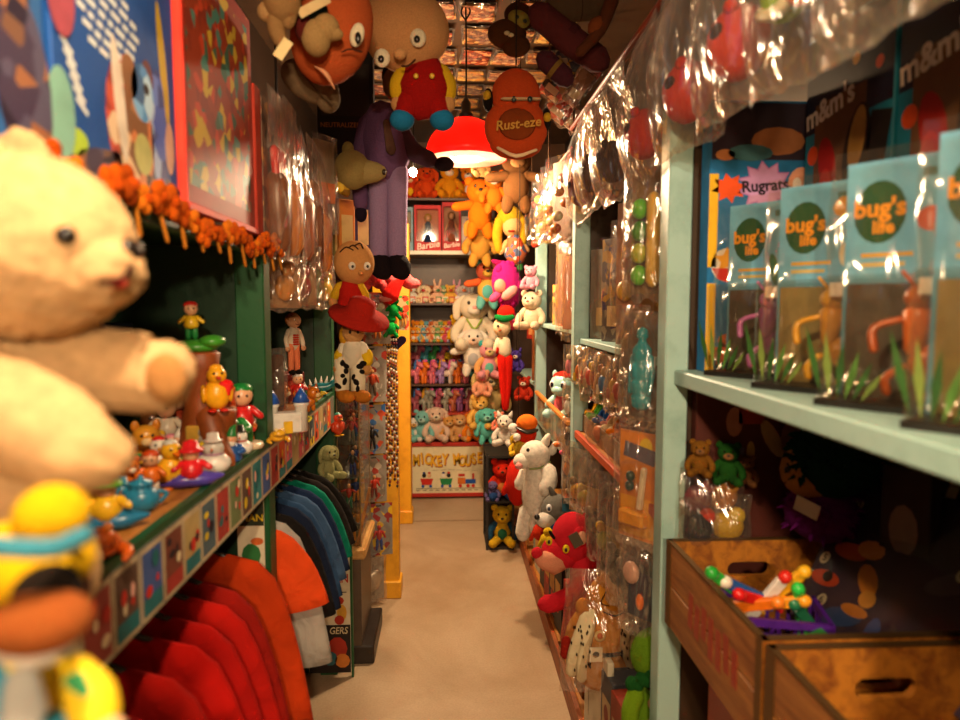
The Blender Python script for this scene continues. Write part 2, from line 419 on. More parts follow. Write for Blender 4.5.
while y < 2.56:
    tcard(y, CC[k % len(CC)] if k < 12 else CC[R.randrange(len(CC))], k); y += .079; k += 1
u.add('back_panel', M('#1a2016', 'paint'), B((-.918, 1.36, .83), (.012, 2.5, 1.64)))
# inner shelf at the back of the near bay
u.add('inner_shelf', M('#6e2616', 'paint'), B((-.80, 1.0, 1.37), (.22, 1.3, .016)))
u.add('clothes_rail', M('#8a8a86', 'metal'), C([(-.68, .35, .98), (-.68, 2.4, .98)], .011))

# base cabinet with clear display case at the end of the green unit
u = Thing('low_cabinet', 'dark brown wooden base cabinet with a beige tray top beside the shirts', 'cabinet', (0, 0, 0))
u.add('body', M('#4c3d30', 'paint', two='#3a2e24'), B((-.56, 2.87, .225), (.40, .34, .45)))
u.add('kick_board', M('#241a14', 'paint'), B((-.55, 2.875, .04), (.48, .36, .08), bev=.006))
u.add('tray_top', M('#c49a5c', 'wood', two='#a87c40'), B((-.55, 2.88, .475), (.42, .38, .05), bev=.01))
u = Thing('yellow_rack', 'yellow painted wooden rack with two posts standing beside the aisle', 'rack', (0, 0, 0))
for y, x0, x1 in ((3.33, -.37, -.25), (4.5, -.35, -.25)):
    p_ = u.add('post', YELLOW, B(((x0 + x1) / 2, y + .05, 1.02), (x1 - x0, .1, 2.04), bev=.004))
    u.add('plinth', YELLOW, B(((x0 + x1) / 2 - .03, y + .05, .045), (x1 - x0 + .08, .13, .09), bev=.005), under=p_)
u.add('side_board', YELLOW, B((-.36, 3.97, 1.02), (.02, 1.06, 2.0)))
u.add('top_rail', YELLOW, B((-.31, 3.97, 2.06), (.1, 1.3, .06), bev=.004))
# ================================================================== builders of toys and packs
BLACK = '#14100e'
def plush(label, loc, rot=0, s=.3, colr='#d8b080', muz=None, ear='round', earc=None, nose=BLACK, eye=BLACK, belly=None, pose='sit',
          name='plush_toy', cat='plush toy', group=None, kind='plush', extra=None, legc=None, armc=None, headc=None, mane=None, snout=1.0, arms='down', body=1.0, tail=None, head=1.0):
    t = Thing(name, label, cat, loc, rot, s, group); m = M(colr, kind); n = 14
    bz = .30 if pose == 'sit' else .44
    hz = bz + .30 + .10 * head
    H = lambda x, y, z: (x * head, y * head - .03, hz + z * head)
    t.add('body', m, E((0, 0, bz), (.21 * body, .18 * body, .27), n=n))
    if belly: t.add('belly_patch', M(belly, kind), E((0, -.045 * body, bz - .02), (.16 * body, .15 * body, .2), n=n))
    hd = t.add('head', M(headc or colr, kind), E(H(0, 0, 0), (.24 * head, .21 * head, .215 * head), n=16))
    t.add('muzzle', M(muz or colr, kind), E(H(0, -.17 * snout, -.05), (.115 * head, .11 * head * snout, .085 * head)), under=hd)
    if nose: t.add('nose', M(nose, 'plastic'), E(H(0, -.17 * snout - .10 * snout, -.015), (.04 * head, .025 * head, .028 * head), n=10), under=hd)
    for sx in (-1, 1):
        if eye: t.add('eye', M(eye, 'plastic', .1), E(H(sx * .09, -.185, .06), (.026 * head, .02 * head, .032 * head), n=8), under=hd)
        em = M(earc or headc or colr, kind)
        if ear == 'round': t.add('ear', em, E(H(sx * .19, .0, .17), (.085 * head, .045 * head, .085 * head), n=10), under=hd)
        elif ear == 'long': t.add('ear', em, C([H(sx * .1, .02, .16), H(sx * .15, .03, .34), H(sx * .17, .0, .5)], [.05 * head, .065 * head, .04 * head], flat=(1, .5)), under=hd)
        elif ear == 'floppy': t.add('ear', em, C([H(sx * .17, 0, .14), H(sx * .27, -.02, .02), H(sx * .28, -.04, -.16)], [.05 * head, .075 * head, .06 * head], flat=(.6, 1)), under=hd)
        elif ear == 'point': t.add('ear', em, XF(L([(.085 * head, 0), (.06 * head, .09 * head), (.012, .2 * head)], n=8), TR(*H(sx * .15, 0, .15), 0, sx * .35, 0)), under=hd)
        am = M(armc or colr, kind)
        if arms == 'down': t.add('arm', am, C([(sx * .17, -.02, bz + .17), (sx * .29, -.08, bz + .02), (sx * .3, -.16, bz - .1)], [.085, .085, .08]))
        elif arms == 'out': t.add('arm', am, C([(sx * .16, -.02, bz + .17), (sx * .3, -.06, bz + .14), (sx * .43, -.1, bz + .12)], [.085, .08, .08]))
        elif arms == 'front': t.add('arm', am, C([(sx * .17, -.05, bz + .16), (sx * .2, -.2, bz + .1), (sx * .16, -.34, bz + .1)], [.085, .08, .075]))
        lm = M(legc or colr, kind)
        if pose == 'sit': t.add('leg', lm, C([(sx * .12, -.08, .11), (sx * .19, -.28, .1), (sx * .22, -.4, .12)], [.11, .1, .105]))
        else: t.add('leg', lm, C([(sx * .11, 0, .26), (sx * .14, -.02, .14), (sx * .15, -.05, .085)], [.105, .1, .085]))
    if mane: t.add('mane', M(mane, 'plush', 60), *[E(H(.24 * math.cos(a), .06, .24 * math.sin(a)), .1 * head, n=8) for a in [2 * pi * i / 11 for i in range(11)]], under=hd)
    if tail: t.add('tail', M(tail, kind), C([(0, .15, .12), (.1, .3, .1), (.25, .34, .2)], [.05, .05, .04]))
    if extra: extra(t, bz, hz, H, hd)
    return t
def doll(label, loc, rot=0, s=.4, skin='#d8a078', shirt='#b02020', pants='#303060', shoes='#201818', hair='#3a2010', hat=None, hatkind='brim', head=1.0, arm_c=None,
         hand_c=None, name='cloth_doll', cat='doll', group=None, thin=1.0, kind='cloth', extra=None, legs=.46, arms='down', headshape=(1, 1, 1), mouth='#7a2018'):
    """standing / hanging doll, height 1, facing -y"""
    t = Thing(name, label, cat, loc, rot, s, group); k = thin
    hz = .86 - .0; r = .115 * head; lz = legs
    t.add('torso', M(shirt, kind), C([(0, 0, lz + .0), (0, 0, lz + .12), (0, 0, lz + .24)], [.085 * k, .095 * k, .08 * k], n=12, flat=(1.15, .8)))
    hc = lz + .27 + r * headshape[2]
    hd = t.add('head', M(skin, 'plush'), E((0, -.01, hc), (r * headshape[0], r * headshape[1], r * headshape[2]), n=16))
    t.add('nose', M(skin, 'plush'), E((0, -.01 - r * headshape[1], hc - r * .12), r * .14, n=8), under=hd)
    t.add('mouth', M(mouth, 'cloth'), C([(-r * .3, -r * headshape[1] * .93, hc - r * .42 * headshape[2]), (0, -r * headshape[1] * .97 - .005, hc - r * .5 * headshape[2]), (r * .3, -r * headshape[1] * .93, hc - r * .42 * headshape[2])], r * .05, n=6), under=hd)
    for sx in (-1, 1):
        e = t.add('eye', M('#e8dcc8', 'plastic'), E((sx * r * .38 * headshape[0], -r * headshape[1] * .88, hc + r * .15), (r * .17, r * .1, r * .2), n=10), under=hd)
        t.add('pupil', M(BLACK, 'plastic'), E((sx * r * .36 * headshape[0], -r * headshape[1] * .88 - r * .09, hc + r * .13), r * .07, n=8), under=hd)
        t.add('ear', M(skin, 'plush'), E((sx * r * headshape[0] * .98, 0, hc), (r * .12, r * .15, r * .2), n=8), under=hd)
        if arms == 'down': P = [(sx * .09 * k, 0, lz + .23), (sx * .15 * k, -.01, lz + .1), (sx * .15 * k, -.04, lz - .02)]
        else: P = [(sx * .09 * k, 0, lz + .22), (sx * .2, -.02, lz + .18), (sx * .31, -.05, lz + .2)]
        a = t.add('arm', M(arm_c or shirt, kind), C(P, [.04 * k, .036 * k, .034 * k]))
        t.add('hand', M(hand_c or skin, 'plush'), E(Vector(P[2]) + (Vector(P[2]) - Vector(P[1])) * .25, .042 * k, n=10), under=a)
        lg = t.add('leg', M(pants, kind), C([(sx * .05 * k, 0, lz + .02), (sx * .058 * k, 0, lz * .5), (sx * .06 * k, 0, .06)], [.055 * k, .048 * k, .044 * k]))
        t.add('shoe', M(shoes, 'plush'), C([(sx * .06 * k, .0, .045), (sx * .065 * k, -.07, .035)], [.047 * k, .04 * k]), under=lg)
    if hair: t.add('hair', M(hair, 'plush', 120), E((0, r * .12, hc + r * .18), (r * 1.05 * headshape[0], r * 1.0 * headshape[1], r * .95 * headshape[2]), n=14), under=hd)
    if hat:
        tz = hc + r * headshape[2] * .5
        if hatkind == 'brim': t.add('hat', M(hat, 'cloth'), L([(r * 2.0, tz + r * .15), (r * 1.9, tz + r * .05), (r * 1.0, tz), (r * .95, tz + r * .5), (r * .8, tz + r * .95), (r * .2, tz + r * .9)], n=18), under=hd)
        elif hatkind == 'cone': t.add('hat', M(hat, 'plush'), C([(0, 0, tz), (.01, .02, tz + r * .9), (r * .5, .03, tz + r * 1.7)], [r * .98, r * .55, r * .12], n=12), under=hd); t.add('hat_trim', M('#f0e8dc', 'plush'), L([(r * .9, tz - r * .15), (r * 1.08, tz - r * .12), (r * 1.08, tz + r * .12), (r * .9, tz + r * .15)], n=16), under=hd)
        else: t.add('hat', M(hat, 'cloth'), E((0, 0, tz + r * .12), (r * 1.06, r * 1.04, r * .75), n=14), C([(0, -r * .7, tz), (0, -r * 1.5, tz - r * .1)], [r * .7, r * .6], flat=(1, .15)), under=hd)
    if extra: extra(t, lz, hc, r, hd)
    return t
def minifig(h, c1, c2, c3, x=0, y=0, z=0, pose=0):
    """small action figure: prims in one part"""
    a, b, c = M(c1), M(c2), M(c3); q = h
    P = [E((x, y, z + q * .9), (q * .08, q * .08, q * .1), n=8, m=c), C([(x, y, z + q * .48), (x, y, z + q * .72)], [q * .09, q * .12], n=8, m=a)]
    for sx in (-1, 1):
        P.append(C([(x + sx * q * .06, y, z + q * .45), (x + sx * q * .1, y, z + q * .05)], [q * .065, q * .05], n=7, m=b))
        P.append(C([(x + sx * q * .13, y, z + q * .74), (x + sx * q * (.22 + pose * .1), y - q * .03, z + q * (.52 + pose * .2))], [q * .05, q * .042], n=7, m=a))
    return P
FIG_N = {}
def figurine(kind, c, loc, s, rot=0, label='', group='small toy figures on the green shelf', base=None, cat='figurine'):
    """small painted vinyl figure; c = list of colours"""
    c = [x for x in c]; m = [M(x, 'plastic', .3) for x in c]; sk = M('#e0a880', 'plastic', .3)
    nm = {'gnome': 'gnome_figurine', 'bird': 'bird_figurine', 'animal': 'animal_figurine', 'boat': 'boat_figurine', 'child': 'child_figurine', 'pot': 'toy_pot', 'cat': 'cat_figurine', 'frog': 'frog_figurine', 'dino': 'dinosaur_figurine', 'castle': 'toy_castle', 'snow': 'snowman_figurine'}[kind]
    t = Thing(nm, label, cat, loc, rot, s, group)
    if base: t.add('base', M(base, 'plastic', .3), L([(.3, 0), (.32, .03), (.3, .08)], n=14))
    z = .08 if base else 0
    if kind == 'gnome':
        t.add('body', m[0], L([(.2, z), (.26, z + .1), (.22, z + .35), (.12, z + .5)], n=12))
        h = t.add('head', sk, E((0, -.02, z + .6), .15, n=10)); t.add('hat', m[1], C([(0, 0, z + .68), (.03, .03, z + .85), (.1, .06, z + .95)], [.14, .09, .04]), under=h)
        t.add('beard', M('#f0e8dc'), E((0, -.1, z + .5), (.11, .07, .12), n=8), under=h)
        for sx in (-1, 1): t.add('arm', m[0], C([(sx * .2, 0, z + .42), (sx * .3, -.1, z + .3), (sx * .2, -.22, z + .3)], [.07, .065, .06]))
        for sx in (-1, 1): t.add('boot', M('#201818'), E((sx * .11, -.06, z + .03), (.09, .14, .05), n=8))
    elif kind == 'bird':
        t.add('body', m[0], E((0, 0, z + .36), (.27, .25, .33))); h = t.add('head', m[0], E((0, -.03, z + .76), .2))
        t.add('beak', m[1], C([(0, -.18, z + .74), (0, -.32, z + .72)], [.07, .04], flat=(1, .5)), under=h)
        for sx in (-1, 1):
            t.add('eye', M(BLACK), E((sx * .08, -.2, z + .82), .03, n=6), under=h)
            t.add('wing', m[0], E((sx * .27, 0, z + .38), (.06, .14, .2), n=8)); t.add('foot', m[1], E((sx * .12, -.1, z + .03), (.1, .15, .035), n=8))
        t.add('cap', m[-1], E((0, .0, z + .9), (.15, .15, .1), n=10), under=h)
    elif kind in ('animal', 'cat'):
        t.add('body', m[0], C([(0, .2, z + .3), (0, -.15, z + .33)], [.19, .2], n=10)); h = t.add('head', m[0], E((0, -.32, z + .62), (.22, .2, .2)))
        t.add('muzzle', m[1], E((0, -.48, z + .56), (.1, .09, .08), n=8), under=h)
        for sx in (-1, 1):
            t.add('ear', m[-1], E((sx * .16, -.3, z + .8), (.07, .04, .1), n=8), under=h); t.add('eye', M(BLACK), E((sx * .08, -.5, z + .67), .026, n=6), under=h)
            t.add('leg', m[0], C([(sx * .12, -.18, z + .25), (sx * .13, -.2, z + .06)], [.08, .07], n=7)); t.add('leg', m[0], C([(sx * .12, .2, z + .25), (sx * .13, .22, z + .06)], [.08, .07], n=7))
        t.add('tail', m[-1], C([(0, .35, z + .35), (.06, .5, z + .45), (.1, .52, z + .6)], [.05, .045, .035], n=7))
    elif kind == 'boat':
        t.add('hull', m[0], C([(-.42, 0, .1), (-.2, 0, .13), (.2, 0, .13), (.46, 0, .16)], [.08, .19, .19, .07], n=12, flat=(1, .7)))
        t.add('rider_body', m[1], L([(.18, .15), (.2, .3), (.12, .48)], n=10)); h = t.add('rider_head', sk, E((0, -.02, .58), .14, n=10))
        t.add('hat', m[2], L([(.22, .62), (.2, .66), (.14, .67), (.12, .78), (.02, .82)], n=12), under=h)
        for sx in (-1, 1): t.add('arm', m[1], C([(sx * .15, 0, .42), (sx * .28, -.1, .34)], [.06, .055], n=7))
    elif kind == 'child':
        t.add('legs', m[1], C([(-.08, 0, z + .04), (-.07, 0, z + .3)], [.08, .08], n=7), C([(.08, 0, z + .04), (.07, 0, z + .3)], [.08, .08], n=7))
        t.add('torso', m[0], L([(.14, z + .25), (.19, z + .34), (.12, z + .58)], n=10)); h = t.add('head', sk, E((0, -.02, z + .75), .17, n=10))
        t.add('cap', m[2], E((0, .02, z + .84), (.18, .18, .11), n=10), under=h)
        for sx in (-1, 1): t.add('arm', m[0], C([(sx * .14, 0, z + .54), (sx * .27, -.06, z + .42)], [.06, .055], n=7)); t.add('eye', M(BLACK), E((sx * .06, -.18, z + .76), .022, n=6), under=h)
    elif kind == 'snow':
        t.add('body', m[0], E((0, 0, .24), (.36, .28, .24)), E((0, 0, .55), (.22, .2, .2))); t.add('scarf', m[1], L([(.16, .42), (.22, .44), (.16, .48)], n=10))
        h = t.add('hat', m[2], L([(.2, .7), (.2, .73), (.13, .74), (.12, .88), (.02, .89)], n=12)); t.add('nose', M('#e07020'), C([(0, -.2, .56), (0, -.3, .55)], [.03, .01], n=6))
    elif kind == 'pot':
        t.add('body', m[0], L([(.2, 0), (.34, .12), (.36, .3), (.28, .46), (.2, .5), (.24, .56)], n=14)); t.add('lid', m[1], L([(.25, .56), (.22, .64), (.05, .7), (.05, .76), (.01, .78)], n=12))
        t.add('handle', m[0], C([(.34, 0, .38), (.5, 0, .3), (.36, 0, .14)], .045, n=7)); t.add('spout', m[0], C([(-.32, 0, .2), (-.48, 0, .42)], [.07, .04], n=7))
    elif kind == 'frog':
        t.add('body', m[0], E((0, .05, .24), (.34, .36, .24)));  h = t.add('head', m[0], E((0, -.22, .4), (.28, .22, .18)))
        for sx in (-1, 1): t.add('eye', m[1], E((sx * .14, -.28, .58), .08, n=8), under=h); t.add('leg', m[0], C([(sx * .28, .15, .12), (sx * .42, -.08, .1), (sx * .36, -.3, .05)], [.11, .09, .06], n=7))
        t.add('mouth', m[-1], C([(-.18, -.4, .36), (0, -.45, .34), (.18, -.4, .36)], .02, n=6), under=h)
    elif kind == 'dino':
        t.add('body', m[0], C([(-.6, .1, .12), (-.3, .05, .22), (0, 0, .3), (.3, -.05, .32), (.5, -.08, .42)], [.04, .12, .18, .14, .1], n=10))
        h = t.add('head', m[0], C([(.5, -.08, .45), (.68, -.1, .46)], [.12, .08])); t.add('spines', m[1], *[XF(L([(.07, 0), (.005, .28)], n=6), TR(-.4 + .17 * i, .03, .28 + .05 * min(i, 3), 0, -.3 + .12 * i, 0)) for i in range(6)])
        for sx in (-1, 1): t.add('leg', m[0], C([(.2, sx * .14, .2), (.22, sx * .16, .05)], [.08, .07], n=7)); t.add('leg', m[0], C([(-.15, sx * .14, .2), (-.15, sx * .16, .05)], [.08, .07], n=7))
    elif kind == 'castle':
        t.add('wall', m[0], B((0, 0, .25), (.7, .4, .5), bev=.03))
        for x_ in (-.36, .36):
            w_ = t.add('tower', m[0], L([(.16, 0), (.15, .62), (.19, .66), (.19, .74)], (x_, 0, 0), n=12)); t.add('roof', m[1], L([(.22, .74), (.12, .95), (.01, 1.1)], (x_, 0, 0), n=12), under=w_)
        t.add('gate', m[2], B((0, -.21, .15), (.22, .03, .3), bev=.01))
    return t
def bag_prim(wd, h, d, seed=0, nx=9, nz=11, gather=.0, m=None):
    """clear bag hanging from z=0 to z=-h, bulging to depth d"""
    V = []; Fc = []; sd = Vector((seed * 7.13, seed * 3.7, seed * 1.9))
    for side in (-1, 1):
        for k in range(nz + 1):
            t = k / nz; g = 1 - gather * max(0, 1 - t * 3) ** 1.5
            prof = math.sin(pi * min(1, max(0, (t - .02))) ** 1.35) ** .55 if 0 < t < 1 else 0
            for i in range(nx + 1):
                u_ = i / nx * 2 - 1
                x = u_ * wd / 2 * g * (1 + .03 * math.sin(t * 9 + seed))
                b = d / 2 * prof * max(0, 1 - abs(u_) ** 3.2)
                wr = noise.noise(Vector((x * 17, side * 3, -t * h * 9)) + sd) * .012 + noise.noise(Vector((x * 46 + t * 6, side * 5, t * h * 10)) + sd) * .005
                edge = 1 if 0 < i < nx and 0 < k < nz else .0
                z = -t * h + (noise.noise(Vector((u_ * 2.1, 9, seed))) * .02 if k == nz else 0)
                V.append(Vector((x, side * (b + .0004) + wr * edge * side + (noise.noise(Vector((x * 8, 1, z * 8)) + sd) * .006), z)))
    q = (nx + 1) * (nz + 1)
    for k in range(nz):
        for i in range(nx):
            a = k * (nx + 1) + i; Fc.append((a, a + 1, a + nx + 2, a + nx + 1)); Fc.append((q + a, q + a + nx + 1, q + a + nx + 2, q + a + 1))
    return (V, Fc, True, m)
def bagged(label, loc, rot=0, wd=.16, h=.28, d=.05, content=(), header=None, seed=1, group=None, name='bagged_toy', cat='bagged toy', gather=0., text=None, backing=None, film=None):
    t = Thing(name, label, cat, loc, rot, 1, group)
    t.add('bag', film or BAG(), bag_prim(wd, h, d, seed, gather=gather))
    for nm, mt, pr in content: t.add(nm, mt, *pr)
    if backing: t.add('backing_card', M(backing[0], 'print', two=backing[1]) if len(backing) > 1 else M(backing[0], 'card'), B((0, d * .3, -h * .5), (wd * .86, .002, h * .9)))
    if header:
        hc = t.add('header_card', M(header, 'card'), B((0, 0, -.022), (wd * .96, d * .12 + .006, .05), bev=.002))
        if text: t.add('lettering', M('#f4e4b8', 'card'), T(text, .026, 0, -.022, -d * .06 - .004), under=hc)
    return t
def blister_prims(wd, h, d, z0=0, x0=0):
    """clear moulded bubble, front at -y, open at the back"""
    b = min(wd, h) * .12; V = []; Fc = []
    rings = [(wd / 2, h / 2, 0), (wd / 2 - b * .1, h / 2 - b * .1, -d * .75), (wd / 2 - b * .4, h / 2 - b * .4, -d * .95), (wd / 2 - b, h / 2 - b, -d)]
    for rx, rz, y in rings:
        for a in range(16):
            an = 2 * pi * (a + .5) / 16; cx, sz = math.cos(an), math.sin(an); k = 1 / max(abs(cx), abs(sz)); k = k * .9 + .1
            V.append(Vector((x0 + rx * max(-1, min(1, cx * k)), y, z0 + rz * max(-1, min(1, sz * k)))))
    for i in range(3):
        for j in range(16): Fc.append((i * 16 + j, i * 16 + (j + 1) % 16, i * 16 + 16 + (j + 1) % 16, i * 16 + 16 + j))
    Fc.append(tuple(range(48, 64)))
    return (V, Fc, False, None)
def blister(label, loc, rot=0, wd=.15, h=.25, card='#2a6aa8', two=None, fig=('#b02020', '#203080', '#e0a880'), d=.035, bz=.36, bh=.56, group=None, name='blister_pack', cat='toy pack', text=None, textc='#f0c020', toy=None, bagm=False):
    """carded toy; base at z=0, card back at y=0"""
    t = Thing(name, label, cat, loc, rot, 1, group)
    cd = t.add('card', M(card, 'print', two=two) if two else M(card, 'card'), B((0, -.001, h / 2), (wd, .002, h)))
    t.add('punch_hole', M(BLACK, 'paint'), RECT(0, h * .95, wd * .2, h * .025, -.0026), under=cd)
    if text: t.add('lettering', M(textc, 'card'), T(text, wd * .26, 0, h * .8, -.003), under=cd)
    t.add('figure', M(fig[0]), *(toy or minifig(h * bh * .88, *fig, x=0, y=-d * .5, z=h * (bz - bh / 2) + h * .03)))
    t.add('blister', CLEAR(), XF(blister_prims(wd * .82, h * bh, d, h * bz), TR(0, -.002, 0)))
    return t
def pony(label, loc, rot, s, colr, mane, group):
    t = Thing('toy_pony', label, 'toy pony', loc, rot, s, group); m = M(colr, 'plastic', .4); n = 8
    t.add('body', m, C([(-.2, 0, .42), (.16, 0, .44)], [.17, .16], n=n), C([(.2, 0, .5), (.3, 0, .74)], [.12, .1], n=n))
    h = t.add('head', m, C([(.3, 0, .82), (.47, 0, .74)], [.14, .085], n=n), XF(L([(.05, 0), (.01, .12)], n=6), TR(.26, .06, .9)), XF(L([(.05, 0), (.01, .12)], n=6), TR(.26, -.06, .9)))
    for x, y in ((.17, .08), (.19, -.08), (-.22, .08), (-.2, -.08)): t.add('leg', m, C([(x, y, .4), (x, y, .06)], [.075, .07], n=7))
    t.add('mane', M(mane, 'plush', 90), C([(.36, 0, .97), (.2, 0, .92), (.12, 0, .68), (.1, .03, .5)], [.05, .09, .08, .05], n=n))
    t.add('tail', M(mane, 'plush', 90), C([(-.34, 0, .5), (-.47, 0, .4), (-.45, 0, .14)], [.06, .09, .05], n=n))
    return t
def box_thing(label, loc, rot, wd, d, h, colr, arts=(), texts=(), name='toy_box', cat='box', group=None, two=None, bev=.002, edge=None):
    """printed carton: base at z=0, front face at y=-d/2; arts = prims on the front"""
    t = Thing(name, label, cat, loc, rot, 1, group)
    b = t.add('carton', M(colr, 'print', two=two) if two else M(colr, 'card'), B((0, 0, h / 2), (wd, d, h), bev=bev))
    if arts: t.add('printed_art', M(colr, 'card'), *arts, under=b)
    if texts: t.add('lettering', M('#ffffff', 'card'), *texts, under=b)
    return t
def star(n, r1, r2, u, v, y, m, rot=0, sx=1):
    return FL([(u + sx * (r1 if i % 2 == 0 else r2) * math.cos(rot + pi * i / n), v + (r1 if i % 2 == 0 else r2) * math.sin(rot + pi * i / n)) for i in range(2 * n)], y, m)
# ================================================================== left side
# ---- big bear on the front of the shelf
bl = PY(28, 352, .62)
t = Thing('teddy_bear', 'large cream fleece teddy bear sitting with outstretched arms on the shelf front', 'teddy bear', (bl.x, .62, 1.17), 0)
CR = M('#b8966c', 'fleece', 120); CR2 = M('#a87a48', 'plush')
def bp(px, py, dy=0):                       # pixel -> bear-local point
    q = PY(px, py, .62 + dy); return (q.x - bl.x, dy, q.z - 1.17)
k = .62 / F
add0 = t.add
t.add = lambda nm, mt, *pr, **kw: add0(nm, mt, *([FZ(p, .0032, 110) for p in pr] if mt is CR else pr), **kw)
t.add('body', CR, E(bp(-5, 450), (88 * k, 80 * k, 125 * k), n=72), E((-.05, .02, .07), (.085, .085, .08), n=44))
hd = t.add('head', CR, E(bp(28, 248, -.02), (92 * k, 88 * k, 86 * k), n=80))
mz = t.add('muzzle', CR, E(bp(92, 270, -.03), (44 * k, 46 * k, 38 * k), n=48), under=hd)
t.add('nose', M('#1a1210', 'plastic', .3), E(bp(131, 250, -.03), (9 * k, 16 * k, 11 * k), n=12), under=hd)
t.add('mouth', M('#2a1410', 'plush'), C([bp(133, 265, -.045), bp(120, 280, -.07), bp(100, 283, -.09)], 2.5 * k, n=6), under=hd)
t.add('tongue', M('#b03028', 'plush'), E(bp(118, 283, -.066), (8 * k, 6 * k, 5 * k), n=8), under=hd)
for dx, dy in ((68, -.098), (110, .055)): t.add('eye', M('#120c0a', 'plastic', .08), E(bp(dx - 2, 236, dy), 8.5 * k, n=12), under=hd)
for dx, dy in ((-30, -.05), (22, .07)): t.add('ear', CR, E(bp(dx, 160, dy), (30 * k, 18 * k, 32 * k), n=36), under=hd)
a = t.add('arm', CR, C([bp(20, 372, .0), bp(90, 368, .02), bp(150, 374, .03), bp(160, 372, .03)], [46 * k, 42 * k, 40 * k, 38 * k], n=44))
t.add('paw_pad', CR2, E(bp(166, 378, -.012), (20 * k, 10 * k, 24 * k), n=14), under=a)
a = t.add('arm', CR, C([bp(-20, 405, -.05), bp(25, 422, -.08), bp(75, 450, -.09), bp(88, 455, -.09)], [54 * k, 46 * k, 40 * k, 36 * k], n=44))
for dy in (-.06, .06): t.add('leg', CR, C([(-.06, dy, .05), (-.03, dy * 1.1 - .02, .045), (-.02, dy * 1.1 - .03, .05)], [.05, .04, .04], n=36))
# ---- doll with yellow cap on a small stand in front of the bear
q = PY(32, 640, .44); k = .44 / F
def dp(px, py, dy=0):
    z = PY(px, py, .44 + dy); return (z.x - q.x, dy, z.z - 1.12)
t = Thing('display_stand', 'narrow wooden display stand under the yellow-capped doll', 'stand', (q.x - .0, .44, 0))
t.add('top', WOOD, B((0, 0, 1.11), (.13, .12, .02))); t.add('pole', WOOD, C([(0, 0, .02), (0, 0, 1.1)], .02)); t.add('foot', WOOD, B((0, 0, .012), (.2, .18, .024), bev=.005))
t = Thing('capped_doll', 'brown-faced doll in a yellow cap with blue band and yellow-blue outfit', 'doll', (q.x, .44, 1.12))
t.add('body', M('#2f88a8', 'print', .7, '#e0c020,#e0c020,#2f88a8,#d8c8a8'), C([dp(45, 810), dp(40, 740), dp(35, 668)], [56 * k, 62 * k, 42 * k], n=18))
hd = t.add('head', M('#6a3416', 'plush'), E(dp(22, 600), (62 * k, 60 * k, 50 * k), n=22))
t.add('muzzle', M('#8a4a20', 'plush'), E(dp(40, 622, -.05), (44 * k, 40 * k, 26 * k), n=16), under=hd)
t.add('hair', M('#17100c', 'plush'), E(dp(48, 592, -.03), (30 * k, 30 * k, 26 * k), n=14), E(dp(2, 615, -.02), (40 * k, 46 * k, 30 * k), n=14), under=hd)
cp = t.add('cap', M('#d8aa10', 'plush'), E(dp(22, 563), (66 * k, 64 * k, 42 * k), n=20), E(dp(52, 515, .0), (34 * k, 36 * k, 31 * k), n=16), under=hd)
t.add('cap_band', M('#3c87a0', 'plush'), C([dp(-35, 542, -.045), dp(10, 548, -.06), dp(55, 548, -.05), dp(85, 535, -.01)], 9 * k, n=8), under=hd)
t.add('collar', M('#d8d0c4', 'plush'), C([dp(5, 650, -.05), dp(40, 655, -.055), dp(68, 640, -.02)], 11 * k, n=8))
t.add('bib', M('#a8a8a4', 'cloth'), C([dp(22, 680, -.055), dp(24, 715, -.065)], [14 * k, 18 * k], n=12, flat=(1, .35)))
for sx, x in ((-1, -40), (1, 92)): a = t.add('arm', M('#d8b818', 'print', .7, '#e0c020,#3a9a60,#e0c020,#d0a878'), C([dp(40 + sx * 30, 672), dp(x, 700, -.02), dp(x + sx * 5, 740, -.03)], [20 * k, 24 * k, 20 * k])); t.add('hand', M('#d8b890', 'plush'), E(dp(x + sx * 12, 735, -.03), 20 * k), under=a)
# ---- big packs standing on the header
TOPZ = 1.668
def lbox(px0, px1, X, h, d, *a, **kw):      # carton along the left side between two pixel columns
    y0 = -X * F / (447 - px0); y1 = -X * F / (447 - px1)
    return (X - d / 2, (y0 + y1) / 2, TOPZ), (y1 - y0) * .97
loc, wd = lbox(-40, 72, -.462, .6, .06)
PR = {c: M(c, 'print', .5, two) for c, two in (('#c8b890', '#8c8470,#e0d4b0,#50483c,#2a2a30'), ('#c05038', '#d8c0a0,#7a4028,#e0b890,#903024'), ('#7a5030', '#a8744c,#d8b890,#4c3018,#c87848'), ('#3c58b0', '#5c78c8,#283c80,#9cb0d8'), ('#4c8cc8', '#78b0e0,#2c5c90,#b0d0e8'), ('#3a3048', '#6c4c3c,#241c30,#8c5c40,#4c4860'))}
def A(u, v, ru, rv, c, r=0, y=-.0306): return DISC(u, v * .62, ru, rv * .62, y, PR.get(c) or M(c, 'card'), 16, r)
box_thing('blue toy carton with figure artwork standing behind the bear', loc, LEFT, wd, .06, .62, '#2a5e9c', [A(.02, .3, .045, .2, '#c8b890', .15), A(.05, .12, .05, .16, '#3a3048', .1, -.0308), A(.12, .1, .03, .09, '#7cb0a0', 0), A(.11, .42, .035, .04, '#d06040'), A(.13, .33, .03, .08, '#a04858', 0, -.0308), A(-.1, .2, .05, .2, '#3c58b0', 0, -.0307)], name='toy_carton')
loc, wd = lbox(75, 190, -.465, .6, .06)
WT = M('#d8e0e0', 'card'); rr = random.Random(6)
lines = []
for i in range(7):
    x_ = -.17 + .012 * i
    while x_ < .02 + .004 * i:
        w_ = rr.uniform(.012, .03); lines.append(RECT(x_ + w_ / 2, .285 - i * .0165 - (x_ + .17) * .12, w_, .008, -.031, WT, -.12)); x_ += w_ + .007
